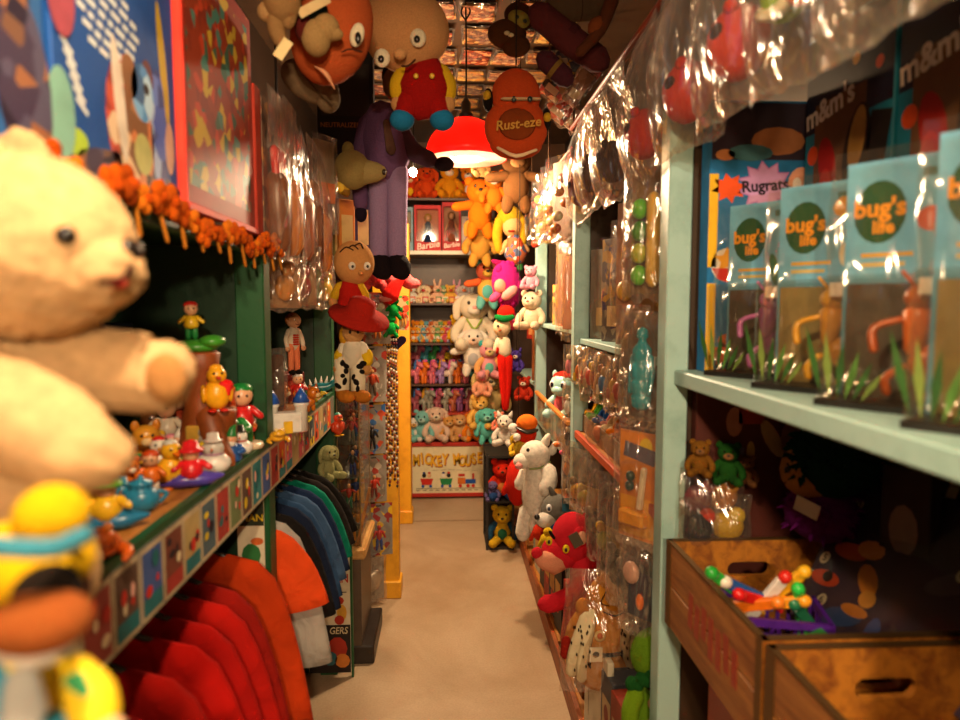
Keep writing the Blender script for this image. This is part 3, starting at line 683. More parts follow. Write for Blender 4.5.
lines += [RECT(-.15 + .006 * i, .15 - i * .013, .03, .007, -.031, WT, -.5) for i in range(6)]
box_thing('deep blue toy carton with printed text lines and figure group artwork', loc, LEFT, wd, .06, .62, '#134a94', lines + [
    A(.0, .16, .06, .15, '#c05038'), A(.03, .13, .06, .13, '#7a5030', 0, -.031), A(.055, .25, .038, .07, '#4c8cc8', 0, -.0312), A(.068, .265, .010, .014, '#241a18', 0, -.0314), A(.075, .3, .02, .04, '#6a3a40', .2, -.0311),
    A(.11, .18, .03, .16, '#3c58b0', 0, -.031), A(.05, .1, .03, .05, '#b8b870', 0, -.0314), A(-.02, .2, .016, .14, '#e0d4c4', .15, -.0313), A(.015, .27, .025, .05, '#8c5c38', .2, -.0312), A(.135, .36, .014, .16, '#c0a030', .15), A(.15, .15, .018, .07, '#d8a890', 0, -.0312), A(.03, .03, .17, .05, '#3a3048', 0, -.0306), A(-.14, .06, .032, .028, '#a8c840', .1)], name='toy_carton')
loc, wd = lbox(193, 262, -.462, .4, .05)
t = box_thing('red storybook box with colourful jungle print beside the blue carton', loc, LEFT, wd, .05, .5, '#9a2416', [RECT(.0, .26, wd * .86, .42, -.0256, M('#8c3018', 'print', None, '#3c7a70,#c0a030,#7a2418,#2c5c4c,#b83c20'))], name='storybook_box')
t.add('spine_strip', M('#e04030', 'card'), B((-wd / 2 - .004, -.006, .25), (.012, .056, .5), bev=.003), B((0, -.006, -.0 + .008), (wd, .056, .016), bev=.003))
loc2 = PY(238, 110, 1.62)
box_thing('thin red book with a plain upright spine beside hanging clear bags', (loc[0] - .02, loc[1] + wd / 2 + .03, TOPZ), LEFT, .05, .1, .36, '#a8301c', [], name='red_book', cat='book')
# ---- orange garland along the header
t = Thing('flower_garland', 'orange flower garland strung along the green header board', 'garland', (-.452, 0, 1.655))
t.add('string', M('#3a2410', 'cloth'), C([(0, .55 + .12 * i, .008 * math.sin(i * 2)) for i in range(12)], .004, n=6))
rr = random.Random(3)
for i in range(24):
    y = .72 + i * .046; z = rr.uniform(-.028, .012); c_ = ['#c8580c', '#a84408', '#d87418', '#7a4010'][i % 4 if i % 4 < 3 else 0]
    m_ = M(c_, 'plush'); r = rr.uniform(.017, .027)
    t.add('flower', m_, *[E((.014 + rr.uniform(0, .008), y + r * .6 * math.cos(a), z + r * .6 * math.sin(a)), (.008, r * .55, r * .55), n=7) for a in [2 * pi * j / 5 for j in range(5)]], E((.024, y, z), r * .4, n=7, m=M('#b84808', 'plush')))
for i in range(14): t.add('ribbon', M('#a06018', 'cloth'), C([(.012, .74 + i * .08, -.01), (.018, .745 + i * .08 + rr.uniform(-.01, .01), -.05 - rr.uniform(0, .02))], .004, n=5, flat=(1, .4)))
# ---- clear bags hanging past the red box
def content_fig(h, c1, c2, c3, z): return [('toy', M(c1), minifig(h, c1, c2, c3, z=z))]
rr = random.Random(11)
LB = [(1.78, 1.98, .42, '#c8231a', 'red gloves'), (1.93, 2.0, .44, '#8a5a3c', 'brown toys'), (2.08, 1.96, .40, '#b08038', 'tan toys'), (2.24, 1.98, .42, '#a06840', 'brown card'), (2.4, 1.96, .42, '#c07030', 'orange card')]
for i, (y, z, h, c_, nm) in enumerate(LB):
    con = [('toy', M(c_), [C([(-.03 + .02 * j, 0, -h * .35), (-.03 + .02 * j, -.005, -h * .55)], .012, n=7) for j in range(4)] + [C([(-.02, 0, -h * .55), (.0, 0, -h * .9)], [.035, .03], n=8, m=M(['#7a4a30', '#c87830', '#a05838'][i % 3]))])]
    bagged('clear plastic bag with %s hanging above the garland end' % nm, (-.435, y, z + .06), LEFT + rr.uniform(-.2, .2), .17, h, .06, con, None, i + 2, 'clear bags hanging beside the red box', backing=('#6a5040', '#5a3c2c,#a87848,#3c2c24,#8a6448'))
for i, (px, py, y, c_, nm) in enumerate([(284, 243, 2.0, '#d89038', 'orange toy'), (301, 245, 2.15, '#b8342c', 'red toy'), (313, 250, 2.32, '#3c9a28', 'green toy'), (324, 255, 2.5, '#d0b020', 'yellow toy')]):
    p = PY(px, py, y)
    bagged('clear bag with small %s hanging below the longer bags' % nm, (p.x, p.y, p.z), LEFT - .7, .16 if i < 2 else .09, .2, .05, [('toy', M(c_), [E((0, 0, -.13), (.035, .018, .04)), E((.01, 0, -.08), (.022, .015, .022))])], None, 20 + i, 'short clear bags over the second bay', backing=('#b08860',) if i < 2 else None)
# tall clear pack with grey card
p = PY(325, 135, 2.42)
bagged('tall clear pack with pale grey card and orange label on the left side', (p.x - .0, p.y, p.z), LEFT - .6, .12, .34, .03, [('label', M('#d87020', 'card'), [B((0, -.004, -.2), (.08, .003, .07))])], None, 33, backing=('#a8a090',))
# ---- figures on the green shelf, near bay
SZ = 1.16
G1 = 'small toy figures on the green shelf'
def on_shelf(px, py): q = PZ(px, py, SZ); return (q.x, q.y, SZ)
def fg(kind, c, px, py, hpx, label, rot=.3, base=None, hu=1.0):
    l = on_shelf(px, py); s = hpx * 1.18 * l[1] / F / hu
    return figurine(kind, c, l, s, rot, label, G1, base)
fg('frog', ['#d8641c', '#e88838', '#a84810'], 98, 560, 54, 'plain orange squat frog figure at the near end of the shelf', .5)
fg('boat', ['#1c6c98', '#e0b020', '#38a828'], 108, 530, 62, 'blue toy boat with yellow-clad rider in a green hat', .3)
fg('pot', ['#2880a8', '#2880a8'], 142, 511, 40, 'shiny blue round toy teapot on the shelf', .6)
fg('snow', ['#1f7a9c', '#d86020', '#1f7a9c'], 123, 512, 34, 'dark blue little figure with orange scarf beside the teapot')
fg('child', ['#e07020', '#d8d0c0', '#c84818'], 152, 494, 40, 'child figure in orange with a rust cap on the shelf', .2)
fg('bird', ['#e8b020', '#e07018', '#c8c8c0'], 172, 488, 42, 'yellow duck figure with pale cap near the purple sled', .8)
fg('boat', ['#4a3c9c', '#c81c24', '#d82028'], 192, 487, 50, 'purple sled with red-clad rider on the shelf', .4)
fg('snow', ['#d8d4cc', '#b088a8', '#d8d0c8'], 214, 474, 40, 'white snowman figure with lilac scarf on the shelf edge', .2)
fg('child', ['#d8c8b0', '#b82020', '#e8e0d0'], 168, 452, 50, 'child figure in cream shirt and red trousers', .1)
fg('child', ['#8a3018', '#e8e0d8', '#d8d8d8'], 179, 447, 54, 'child figure in brown shirt with white trousers and cap', -.2)
fg('gnome', ['#d81c20', '#c81818'], 206, 452, 52, 'red-robed gnome figure with red cap and white beard', .3, '#d8c0a0')
fg('gnome', ['#1c7c34', '#d85020'], 229, 452, 52, 'green-robed gnome figure with orange cap', .4, '#e0c8a8')
fg('child', ['#c82020', '#1c7030', '#1c8038'], 243, 448, 54, 'child figure in red shirt with green cap next to the green post', .4, '#d8c0a0')
fg('animal', ['#d8962c', '#e8c890', '#c87c20'], 146, 470, 50, 'tan lion cub figure with pale muzzle behind the orange child', .5)
fg('animal', ['#5c3418', '#d8b080', '#3c2010'], 150, 448, 42, 'dark brown bear figure behind the tan cub', .6)
fg('gnome', ['#204c94', '#182c60'], 192, 446, 46, 'blue-robed gnome figure with navy cap', .1)
fg('bird', ['#e8e0d0', '#e89020', '#d02020'], 160, 478, 36, 'white bird figure with red cap and orange feet', .5)
fg('cat', ['#a8a098', '#e8e0d8', '#888078'], 200, 462, 34, 'grey cat figure on the shelf beside the sled', .9)
fg('child', ['#d8a020', '#20508c', '#d02020'], 218, 440, 44, 'child figure in yellow shirt and blue trousers with red cap', .2)
fg('frog', ['#58a828', '#e8e0c0', '#304c10'], 183, 472, 24, 'bright green small frog figure behind the purple sled', .2)
fg('snow', ['#e8e4dc', '#c82020', '#20201c'], 240, 456, 30, 'white snowman figure with black hat and red scarf by the post', .3)
fg('pot', ['#c8401c', '#d86020'], 168, 420, 38, 'rust red toy kettle in front of the tree stump', .3)
fg('bird', ['#58b030', '#d83020', '#e8e0d8'], 178, 408, 42, 'lime green bird figure with white cap by the stump', .3)
fg('gnome', ['#e8dcc8', '#d89020'], 150, 430, 40, 'cream-robed gnome figure with amber cap', .2)
fg('child', ['#8a3c98', '#d8d0c8', '#e0c020'], 205, 470, 26, 'tiny child figure in violet with yellow cap')
fg('cat', ['#e0781c', '#f0e0c8', '#c85c10'], 128, 488, 32, 'orange cat figure behind the teapot', .7)
rr = random.Random(41)
XF_ = [(158, 442), (172, 462), (188, 436), (198, 440), (214, 444), (222, 462), (232, 462), (236, 440), (180, 462), (160, 464), (140, 482), (210, 456), (224, 446), (196, 452), (170, 440), (246, 444)]
CNM = [('#c82020', 'red'), ('#e0b020', 'yellow'), ('#2858a0', 'blue'), ('#e8e0d4', 'white'), ('#288040', 'green'), ('#d87020', 'orange'), ('#7a4020', 'brown'), ('#d88898', 'pink')]
for i, (px, py) in enumerate(XF_):
    k_ = ['gnome', 'child', 'bird', 'animal', 'snow', 'child', 'gnome', 'cat'][i % 8]; a_, b_, c2 = [CNM[(i * 3 + q * (1 + i // 8) + q) % 8] for q in range(3)]
    fg(k_, [a_[0], b_[0], c2[0]], px, py, rr.uniform(24, 34), 'tiny %s toy in %s, %s and %s among the crowded figures' % ({'gnome': 'gnome', 'child': 'child', 'bird': 'bird', 'animal': 'cub', 'snow': 'snowman', 'cat': 'cat'}[k_], a_[1], b_[1], c2[1]), rr.uniform(-.3, .9))
# tree stump toy and the bird that stands on its root
l = PY(203, 432, 1.47)
t = Thing('tree_stump_toy', 'brown plastic tree stump toy house at the back of the shelf', 'toy house', (l.x, 1.47, SZ), 0)
BR = M('#8a4418', 'plastic', .5)
t.add('trunk', BR, L([(.085, 0), (.05, .05), (.037, .12), (.036, .2), (.042, .235), (.035, .24)], n=14))
t.add('root', BR, C([(.02, -.02, .1), (.045, -.045, .04), (.07, -.06, .01)], [.03, .025, .02]), L([(.034, 0), (.03, .1), (.032, .112)], (.042, -.0, 0), n=12))
t.add('leaf_crown', M('#3c8c28', 'plastic'), E((-.01, 0, .25), (.05, .045, .016)), E((.03, -.01, .262), (.028, .03, .014)))
t.add('door', M('#c8a040', 'plastic'), B((-.005, -.046, .06), (.03, .01, .05), bev=.004))
p = PY(222, 404, 1.47)
t = figurine('bird', ['#e8a418', '#c82018', '#f0a820'], (p.x, 1.44, SZ + .113), 46 * 1.47 / F, .5, 'yellow chick figure with red backpack standing on the stump', None)
t.add('backpack', M('#d81818', 'plastic', .3), B((.12, .0, .5), (.34, .36, .36), rot=(0, .3, 0), bev=.06))
p = PY(192, 345, 1.47)
figurine('child', ['#d8b020', '#207838', '#c02820'], (p.x, 1.47, SZ + .268), .085, .4, 'child figure in yellow with red cap on top of the stump', None)
# packs on the inner back shelf (dim)
for i, (y, wd, h, c_, nm) in enumerate([(.62, .2, .12, '#5a4a34', 'olive'), (.82, .16, .1, '#8c8478', 'grey'), (1.0, .17, .05, '#7a3c60', 'mauve'), (1.19, .2, .05, '#c03c1c', 'orange red'), (1.38, .16, .09, '#a8701c', 'ochre'), (1.55, .13, .08, '#28304c', 'navy')]):
    box_thing('dim %s cardboard game box on the inner back shelf' % nm, (-.80, y, 1.379), LEFT, wd, .12, h, c_, [RECT(0, h * .5, wd * .7, h * .5, -.0606, M('#c8b890', 'card'))], name='game_box', group='boxes on the inner shelf')
figurine('child', ['#c83c18', '#203080', '#b85020'], (-.74, 1.24, 1.43), .09, LEFT, 'orange-shirted child figure standing on the orange red game box', None)
for i, (y, h, c_, nm) in enumerate([(1.1, .16, '#8a1c14', 'crimson'), (1.28, .18, '#6c2c18', 'maroon'), (1.45, .15, '#a05018', 'copper')]):
    box_thing('%s carton at the back of the figurine shelf' % nm, (-.84, y, SZ), LEFT, .15, .1, h, c_, [RECT(0, h * .5, .1, h * .4, -.0506, M('#d09030', 'card'))], name='game_box', group='cartons behind the figures')
# ---- second bay
def f2(kind, c, px, py, hpx, label, rot=.4, base=None): return fg(kind, c, px, py, hpx, label, rot, base)
f2('castle', ['#d8d4cc', '#2050a8', '#e0b020'], 287, 432, 34, 'white toy castle with blue roofs past the green post')
f2('frog', ['#e0a828', '#e8d090', '#a07010'], 278, 442, 20, 'amber squat frog figure under the toy castle', .5)
f2('pot', ['#d8d020', '#d8d020'], 301, 425, 18, 'lemon yellow toy pot on the shelf edge')
f2('cat', ['#d8781c', '#f0d8b0', '#c06010'], 276, 410, 26, 'ginger tiger cat figure lying past the post', 1.2)
f2('cat', ['#c86c18', '#e8c890', '#a85410'], 306, 411, 26, 'rust brown dog figure beside the dinosaurs', 1.1)
f2('dino', ['#187078', '#e0dcd0'], 318, 396, 24, 'teal dinosaur figure with white spines', .2)
f2('dino', ['#2858a0', '#d83020'], 327, 390, 20, 'blue dinosaur figure with red spines', .5)
f2('dino', ['#c8a818', '#2c6c30'], 312, 402, 16, 'yellow dinosaur figure with green spines', .3)
f2('child', ['#c02820', '#203070', '#d8d0c8'], 298, 402, 26, 'child figure in red with white cap by the ginger cat')
p = PY(278, 400, 1.95); box_thing('dark blue carton with orange dots inside the second bay', (-.56, 1.86, SZ), LEFT - .5, .07, .06, .2, '#2a2c4c', [DISC(-.02 + .02 * (i % 3), .03 + .03 * (i // 3), .005, .005, -.0308, M('#d87020', 'card')) for i in range(15)])
plush('brown bear head plush peering over the dotted carton', (-.62, 2.05, SZ + .12), LEFT - .5, .2, '#7a4c28', '#a87848', eye='#203040')
single('storage_block', 'dark wooden block under the brown bear plush', 'block', WOOD, [B((0, 0, .06), (.16, .16, .118), bev=.004)], (-.62, 2.05, SZ))
bagged('clear bag with dark pack standing beside the dotted carton', (-.52, 2.02, SZ + .21), LEFT - .6, .1, .21, .03, [('toy', M('#5a4438'), [B((0, 0, -.1), (.07, .015, .16), bev=.004)])], None, 44)
doll('cloth doll in red and white checked suit hanging inside the second bay', (-.53, 2.33, SZ + .1), LEFT - .7, .22, shirt='#d8c8b0', pants='#d87850', hair='#a86830', shoes='#181410', extra=lambda t, lz, hc, r, hd: t.add('check_pattern', M('#c02c18', 'cloth'), *[B((.02 * (i % 5) * 1 - .06 + 0 * i, -.085, lz + .02 + .035 * (i // 5)), (.022, .012, .022), rot=(0, .78, 0)) for i in range(25)]))
box_thing('maroon carton under the checked doll', (-.58, 2.38, SZ), LEFT - .4, .14, .08, .1, '#6a1c14', [RECT(0, .05, .1, .05, -.0406, M('#a83c24', 'card'))])
# ---- shirts on the rail
def LOFT(rows, n=26, folds=0, seed=0):
    V = []; Fc = []
    for k, (z, cx, rx, ry) in enumerate(rows):
        for j in range(n):
            a = 2 * pi * j / n; ca, sa = math.cos(a), math.sin(a)
            x = cx + rx * (abs(ca) ** .8) * (1 if ca >= 0 else -1)
            f = folds * (k / len(rows)) * math.sin(x * 38 + seed * 2 + k * .2) + folds * .5 * (k / len(rows)) * math.sin(x * 77 + seed)
            V.append(Vector((x, ry * sa + f, z)))
    for k in range(len(rows) - 1):
        for j in range(n): Fc.append((k * n + j, k * n + (j + 1) % n, k * n + n + (j + 1) % n, k * n + n + j))
    Fc.append(tuple(range(n)))
    return (V, Fc, True, None)
SH = {}
def shirt(label, y, c_, rot, group, drop=.28, long=.70, i=0):
    t = Thing('t_shirt', label, 'shirt', (-.68, y, .98), rot, 1, group); m_ = M(c_, 'cloth')
    t.add('body', m_, LOFT([(-.035, 0, .07, .012), (-.05, 0, .11, .018), (-.085, 0, .185, .022), (-.13, 0, .205, .024), (-.22, 0, .2, .024), (-.4, 0, .2, .022), (-long, 0, .21, .022)], folds=.014, seed=i))
    for sx in (-1, 1): t.add('sleeve', m_, C([(sx * .15, 0, -.10), (sx * .22, 0, -.15), (sx * .265, -.004, -.10 - drop * .55), (sx * .285, -.006, -.08 - drop)], [.04, .06, .066, .074], n=16, flat=(.36, 1), cap=False))
    t.add('hanger', M('#2a2624', 'plastic'), C([(-.17, 0, -.075), (0, 0, -.02), (.17, 0, -.075)], .006, n=6), C([(0, 0, -.02), (0, 0, .012), (.012, 0, .026), (.022, 0, .012)], .003, n=5))
    return t
RED = ['#b81008', '#b01008', '#c01810', '#a80c06', '#b81410', '#a01008', '#b41008', '#a40e08', '#ac140a', '#8c140a']
for i in range(10): shirt('plain bright red cotton t-shirt on the packed rail', .62 + i * .088, RED[i], R.uniform(-.12, .06), 'red shirts on the rail', .36, .78, i)
shirt('rust orange cotton t-shirt last of the red shirts against the post', 1.56, '#b8380c', -.05, 'red shirts on the rail', .40, .8, 3)
B2 = [('bright orange', '#e8501c', .22, .6), ('pale grey', '#a8a49c', .40, .62), ('black', '#1a1614', .3, .64), ('dark navy', '#18223a', .32, .7), ('slate blue', '#2c486c', .3, .66), ('dusty blue', '#3c587c', .28, .64), ('deep navy', '#1c2c4c', .28, .64), ('teal green', '#08745c', .26, .6), ('charcoal', '#241e1c', .24, .6), ('soft black', '#16120f', .22, .58)]
for i, (nm, c_, dr, lg) in enumerate(B2): shirt('%s cotton t-shirt on the rail past the green post' % nm, 1.78 + i * .064, c_, R.uniform(-.1, .06), 'mixed shirts on the rail', dr, lg, i + 20)
# ---- comic posters on the unit's ends
def poster(label, x0, x1, y, z0, z1, arts, texts, c_='#d8ccb0'):
    t = Thing('comic_poster', label, 'poster', ((x0 + x1) / 2, y, z0), 0); wd, h = x1 - x0, z1 - z0
    s_ = t.add('sheet', M(c_, 'card'), B((0, -.0015, h / 2), (wd, .003, h)))
    t.add('printed_art', M('#303030', 'card'), *arts, under=s_)
    if texts: t.add('lettering', M('#c82018', 'card'), *texts, under=s_)
    return t
a_ = lambda u, v, ru, rv, c, y=-.0036, r=0: DISC(u, v, ru, rv, y, M(c, 'card'), 10, r)
poster('comic poster with green and purple print on the post behind red shirts', -.53, -.463, 1.6685, .62, 1.03, [a_(.0, .25, .024, .03, '#2c6c38'), a_(.015, .285, .016, .01, '#c8642c', -.0038), a_(-.02, .21, .012, .02, '#c83020', -.0037), a_(.01, .16, .026, .06, '#241828'), a_(.0, .1, .02, .035, '#5c2c6c', -.0038), a_(-.015, .23, .01, .01, '#d06028', -.0038), a_(.018, .04, .012, .03, '#241828'), RECT(0, .36, .066, .07, -.0036, M('#2c3424', 'card'))], [T('MAN', .026, .004, .345, -.0042, M('#e0c020', 'card'))])
poster('tall comic poster strip with red lettering beside the low cabinet', -.56, -.392, 2.606, .02, .6, [RECT(0, .1, .166, .2, -.0036, M('#241a18', 'card')), a_(.03, .1, .04, .05, '#a83020', -.0038), a_(.0, .06, .03, .03, '#306068', -.004), a_(.05, .05, .03, .03, '#c87830', -.004), a_(.03, .3, .03, .02, '#b83020'), a_(.05, .25, .02, .035, '#d8a038'), a_(.04, .22, .02, .02, '#b83020', -.0038), a_(.04, .44, .02, .012, '#3c7840'), a_(.04, .52, .04, .04, '#a8483c'), RECT(.045, .335, .05, .004, -.0036, M('#403830', 'card'))],
       [T('MAN', .05, .035, .39, -.0042, M('#b8281c', 'card'), sx=.8), T('GERS', .04, .035, .175, -.0044, M('#d8c8a0', 'card'), shear=.2, sx=.8)])
single('green_edge_strip', 'narrow green upright edging strip beside the tall comic poster', 'trim strip', GREEN, [B((0, 0, .3), (.008, .02, .6))], (-.386, 2.61, 0))
p = PY(322, 452, 2.5); plush('pale fluffy plush hanging under the shelf end', (-.45, 2.48, .85), LEFT - .7, .14, '#8c8a5c', kind='plush', ear='floppy')
figurine('bird', ['#c04020', '#d8a020', '#308878'], (-.42, 2.55, 1.0), .09, LEFT - .8, 'red toy bird under the shelf board end', None)
# ================================================================== hanging things, left and middle
class PT(Thing):
    """a thing placed at pixel px,py and distance Y; p() gives its local points, k metres per pixel"""
    def __init__(self, name, label, cat, px, py, Y, group=None):
        self.b = PY(px, py, Y); self.Y = Y; self.k = Y / F
        super().__init__(name, label, cat, self.b, 0, 1, group)
    def p(self, px, py, dy=0): q = PY(px, py, self.Y + dy) - self.b; return (q.x, dy, q.z)
    def e(self, px, py, rx, rz, ry=None, dy=0, n=14, rot=None, m=None): return E(self.p(px, py, dy), (rx * self.k, (ry or (rx + rz) / 2) * self.k, rz * self.k), rot, n, m)
    def c(self, pts, rad, n=10, m=None, flat=(1, 1)): return C([self.p(*q) for q in pts], [r * self.k for r in rad], n, m, flat)
def hang(t, px, py, dy=0):
    q = t.p(px, py, dy); t.add('hanging_cord', M('#2a2018', 'cloth'), C([q, (q[0], q[1], 2.85 - t.b.z)], .0025, n=5))
# big-headed doll in red overalls
t = PT('big_headed_doll', 'large-headed cloth doll in red overalls with yellow sleeves hanging from the ceiling', 'doll', 420, 128, 1.95)
hd = t.add('head', M('#c08a58', 'plush'), t.e(405, 30, 43, 39, 32, n=22, rot=(0, .25, 0)))
t.add('nose', M('#c89460', 'plush'), t.e(400, 54, 6, 5, 5, -.085), under=hd)
for x, y in ((418, 38), (382, 58)): e_ = t.add('eye', M('#e0d0b0', 'plush'), t.e(x, y, 7.5, 8.5, 4, -.082), under=hd); t.add('pupil', M(BLACK, 'plastic'), t.e(x - 1, y + 1, 3, 3.4, 2, -.094, n=8), under=hd)
t.add('mouth', M('#4a2a18', 'cloth'), t.c([(402, 66, -.075), (408, 66, -.08), (415, 60, -.082)], [1, 1, 1], 6), under=hd)
for i in range(6): t.add('hair_strand', M('#2a1a10', 'cloth'), t.c([(368 + 10 * i, 18 - 5 * min(i, 3), -.05), (371 + 10 * i, 6 - 5 * min(i, 3), -.03)], [.9, .9], 5), under=hd)
t.add('torso', M('#8c100c', 'plush'), t.c([(424, 72), (424, 88), (422, 100)], [20, 23, 20], 14, flat=(1.1, .8)))
for s_, x in ((-1, 402), (1, 444)):
    a = t.add('arm', M('#c09818', 'plush'), t.c([(x + (-s_) * 4, 72), (x + s_ * 3, 84), (x + s_ * 4, 95)], [9, 9, 8])); t.add('hand', M('#b88450', 'plush'), t.e(x + s_ * 4, 104, 7, 8), under=a)
    l_ = t.add('leg', M('#8c100c', 'plush'), t.c([(422 + s_ * 11, 100), (422 + s_ * 17, 110)], [13, 12])); t.add('shoe', M('#1c6c98', 'plush'), t.e(422 + s_ * 20, 120, 12, 10, 13), under=l_)
    t.add('button', M('#c8a030', 'plastic'), t.e(424 + s_ * 8, 76, 2.5, 2.5, 2, -.06, n=8))
hang(t, 405, 0)
# second doll with bare round head
t = PT('bald_doll', 'bald round-headed cloth doll in red vest hanging beside the display case', 'doll', 352, 320, 2.3)
hd = t.add('head', M('#c88c50', 'plush'), t.e(354, 263, 20, 22, 18, n=20))
for x, dy in ((367, -.045), (352, -.06)): e_ = t.add('eye', M('#e8dcc8', 'plush'), t.e(x, 266, 3.5, 4, 2.5, dy), under=hd); t.add('pupil', M(BLACK, 'plastic'), t.e(x + .6, 266.5, 1.4, 1.6, 1.4, dy - .007, n=8), under=hd)
t.add('nose', M('#c88c50', 'plush'), t.e(361, 273, 2.6, 2.4, 2.5, -.058, n=8), under=hd)
for i in range(3): t.add('hair_strand', M('#3a2414', 'cloth'), t.c([(340 + 7 * i, 252 - 3 * i, -.045), (346 + 7 * i, 247 - 2 * i, -.05), (353 + 5 * i, 250 - 1 * i, -.056)], [.7, .7, .7], 5), under=hd)
t.add('torso', M('#b01c14', 'plush'), t.c([(350, 288), (352, 302)], [11, 14], 12))
for s_ in (-1, 1):
    a = t.add('arm', M('#d0a020', 'plush'), t.c([(350 + s_ * 9, 287), (350 + s_ * 15, 296)], [6, 5])); t.add('hand', M('#c88c50', 'plush'), t.e(350 + s_ * 17, 302, 4.5, 5), under=a)
    l_ = t.add('leg', M('#b01c14', 'plush'), t.c([(351 + s_ * 6, 305, -.02), (352 + s_ * 8, 312, -.05)], [8, 7])); t.add('shoe', M('#1c6c78', 'plush'), t.e(352 + s_ * 9, 315, 6, 6, 7, -.07), under=l_)
# doll in wide hat and cow print trousers
t = PT('hat_doll', 'doll in a wide red hat with cow-print trousers and brown boots on the display case', 'doll', 352, 398, 2.22)
hd = t.add('head', M('#c8945c', 'plush'), t.e(353, 333, 11, 11)); t.add('hat', M('#9c1c10', 'cloth'), XF(L([(31 * t.k, -.0), (30 * t.k, .008), (15 * t.k, .02), (13 * t.k, .06), (4 * t.k, .075)], n=22), TR(*t.p(359, 318), .35, .3, 0)), under=hd)
t.add('hair', M('#c89020', 'plush'), t.e(346, 336, 7, 12, 8, .01), under=hd)
for x in (350, 358): t.add('eye', M(BLACK, 'plastic'), t.e(x, 332, 1.4, 1.8, 1.2, -.036, n=8), under=hd)
t.add('torso', M('#d8ccb4', 'cloth'), t.c([(353, 346), (352, 360)], [10, 11], 12))
for s_, x in ((-1, 340), (1, 367)): a = t.add('arm', M('#d8ccb4', 'cloth'), t.c([(353 + s_ * 9, 346), (x, 356)], [5, 5])); t.add('cuff', M('#d0a818', 'cloth'), t.c([(x, 354), (x, 362)], [6, 6]), under=a); t.add('hand', M('#c08a50', 'plush'), t.e(x - 1, 369, 6, 6), under=a)
rr = random.Random(5)
for s_ in (-1, 1):
    x = 347 + s_ * 5 + (6 if s_ > 0 else 0)
    l_ = t.add('trouser_leg', M('#d8ccb0', 'cloth'), t.c([(x, 360), (x, 376), (x, 390)], [8, 7.5, 7]))
    t.add('cow_patch', M('#17120f', 'cloth'), *[t.e(x + rr.uniform(-5, 5), 362 + 5.2 * i + rr.uniform(-2, 2), rr.uniform(2, 4.6), rr.uniform(2, 4), 3, -.019, rot=(0, rr.uniform(0, 3), 0)) for i in range(6)], under=l_)
    t.add('boot', M('#a8641c', 'cloth'), t.c([(x, 390), (x + 2, 396, -.01), (x + 8, 397, -.03)], [6.5, 7, 6]), under=l_)
# purple suited doll
t = PT('suited_doll', 'long cloth doll in a purple suit and black shoes hanging by the bulb', 'doll', 385, 280, 2.62)
t.add('jacket', M('#6a4a70', 'plush'), t.c([(382, 118), (384, 140), (388, 165)], [17, 21, 19], 14, flat=(1.1, .8)))
hd = t.add('head', M('#8a5c38', 'plush'), t.e(400, 84, 17, 19, n=16, dy=.02)); t.add('hair', M('#2c1c10', 'plush'), t.e(400, 76, 18, 16, 18, .04), under=hd); t.add('nose', M('#6a4428', 'plush'), t.e(402, 88, 4, 4, 4, -.05, n=8), under=hd)
for x in (395, 407): t.add('eye', M('#b8a888', 'plastic'), t.e(x, 82, 3, 3.5, 2, -.045, n=8), under=hd)
t.add('lapel', M('#5c4034', 'cloth'), t.c([(386, 122, -.065), (391, 150, -.072)], [3, 5], flat=(1, .3)))
a = t.add('arm', M('#6a4a70', 'plush'), t.c([(368, 122), (362, 150), (360, 185), (361, 205)], [9, 9, 8, 7])); t.add('hand', M('#241a28', 'plush'), t.e(361, 214, 6, 8), under=a)
a = t.add('arm', M('#503a4c', 'plush'), t.c([(398, 126), (412, 150), (430, 160)], [9, 9, 8])); t.add('hand', M('#241a20', 'plush'), t.e(444, 164, 10, 7), under=a)
for s_, x in ((-1, 379), (1, 397)): l_ = t.add('leg', M('#9a80a8', 'plush'), t.c([(x - s_ * 0, 170), (x, 210), (x + 0, 255)], [11, 10, 9.5])); t.add('shoe', M('#1a1216', 'plush'), t.c([(x, 262), (x + 4, 270, -.03)], [11, 11]), under=l_)
hang(t, 400, 70)
# red fish plush, beige plush, pillow, snout
t = PT('fish_plush', 'big rust red round fish plush with one large eye hanging near the ceiling', 'plush toy', 335, 90, 1.62)
b_ = t.add('body', M('#a84c24', 'plush'), t.e(332, 30, 38, 52, 34, n=22, rot=(0, .3, 0))); e_ = t.add('eye', M('#d8c8a8', 'plush'), t.e(357, 35, 6.5, 11, 5, -.068, rot=(0, .25, 0))); t.add('pupil', M(BLACK, 'plastic'), t.e(358, 38, 3, 5.5, 3, -.079, n=10), under=e_)
t.add('mouth_fin', M('#d89870', 'plush'), t.c([(316, 67, -.06), (326, 74, -.065), (334, 88, -.05)], [2, 6, 2], flat=(1, .4))); t.add('brow_stitch', M('#3a1c10', 'cloth'), t.c([(342, 52, -.075), (350, 49, -.078), (362, 52, -.06)], [.8, .8, .8], 5))
hang(t, 332, 0)
t = PT('dog_plush', 'beige long-legged dog plush with paper tag hanging beside the fish plush', 'plush toy', 290, 60, 1.45)
t.add('body', M('#8a6840', 'plush'), t.e(282, 0, 18, 22)); t.add('leg', M('#8a6840', 'plush'), t.c([(276, 8), (276, 28), (281, 42)], [9, 8, 7])); t.add('leg', M('#8a6840', 'plush'), t.c([(290, 8), (288, 22)], [8, 7])); t.add('paw', M('#a07c50', 'plush'), t.e(266, 12, 8, 9))
t.add('head', M('#8a6840', 'plush'), t.e(285, -30, 20, 18)); t.add('paper_tag', M('#c8b480', 'card'), XF(B((0, 0, 0), (.022, .001, .042)), TR(*t.p(283, 49, -.03), 0, .6, 0)))
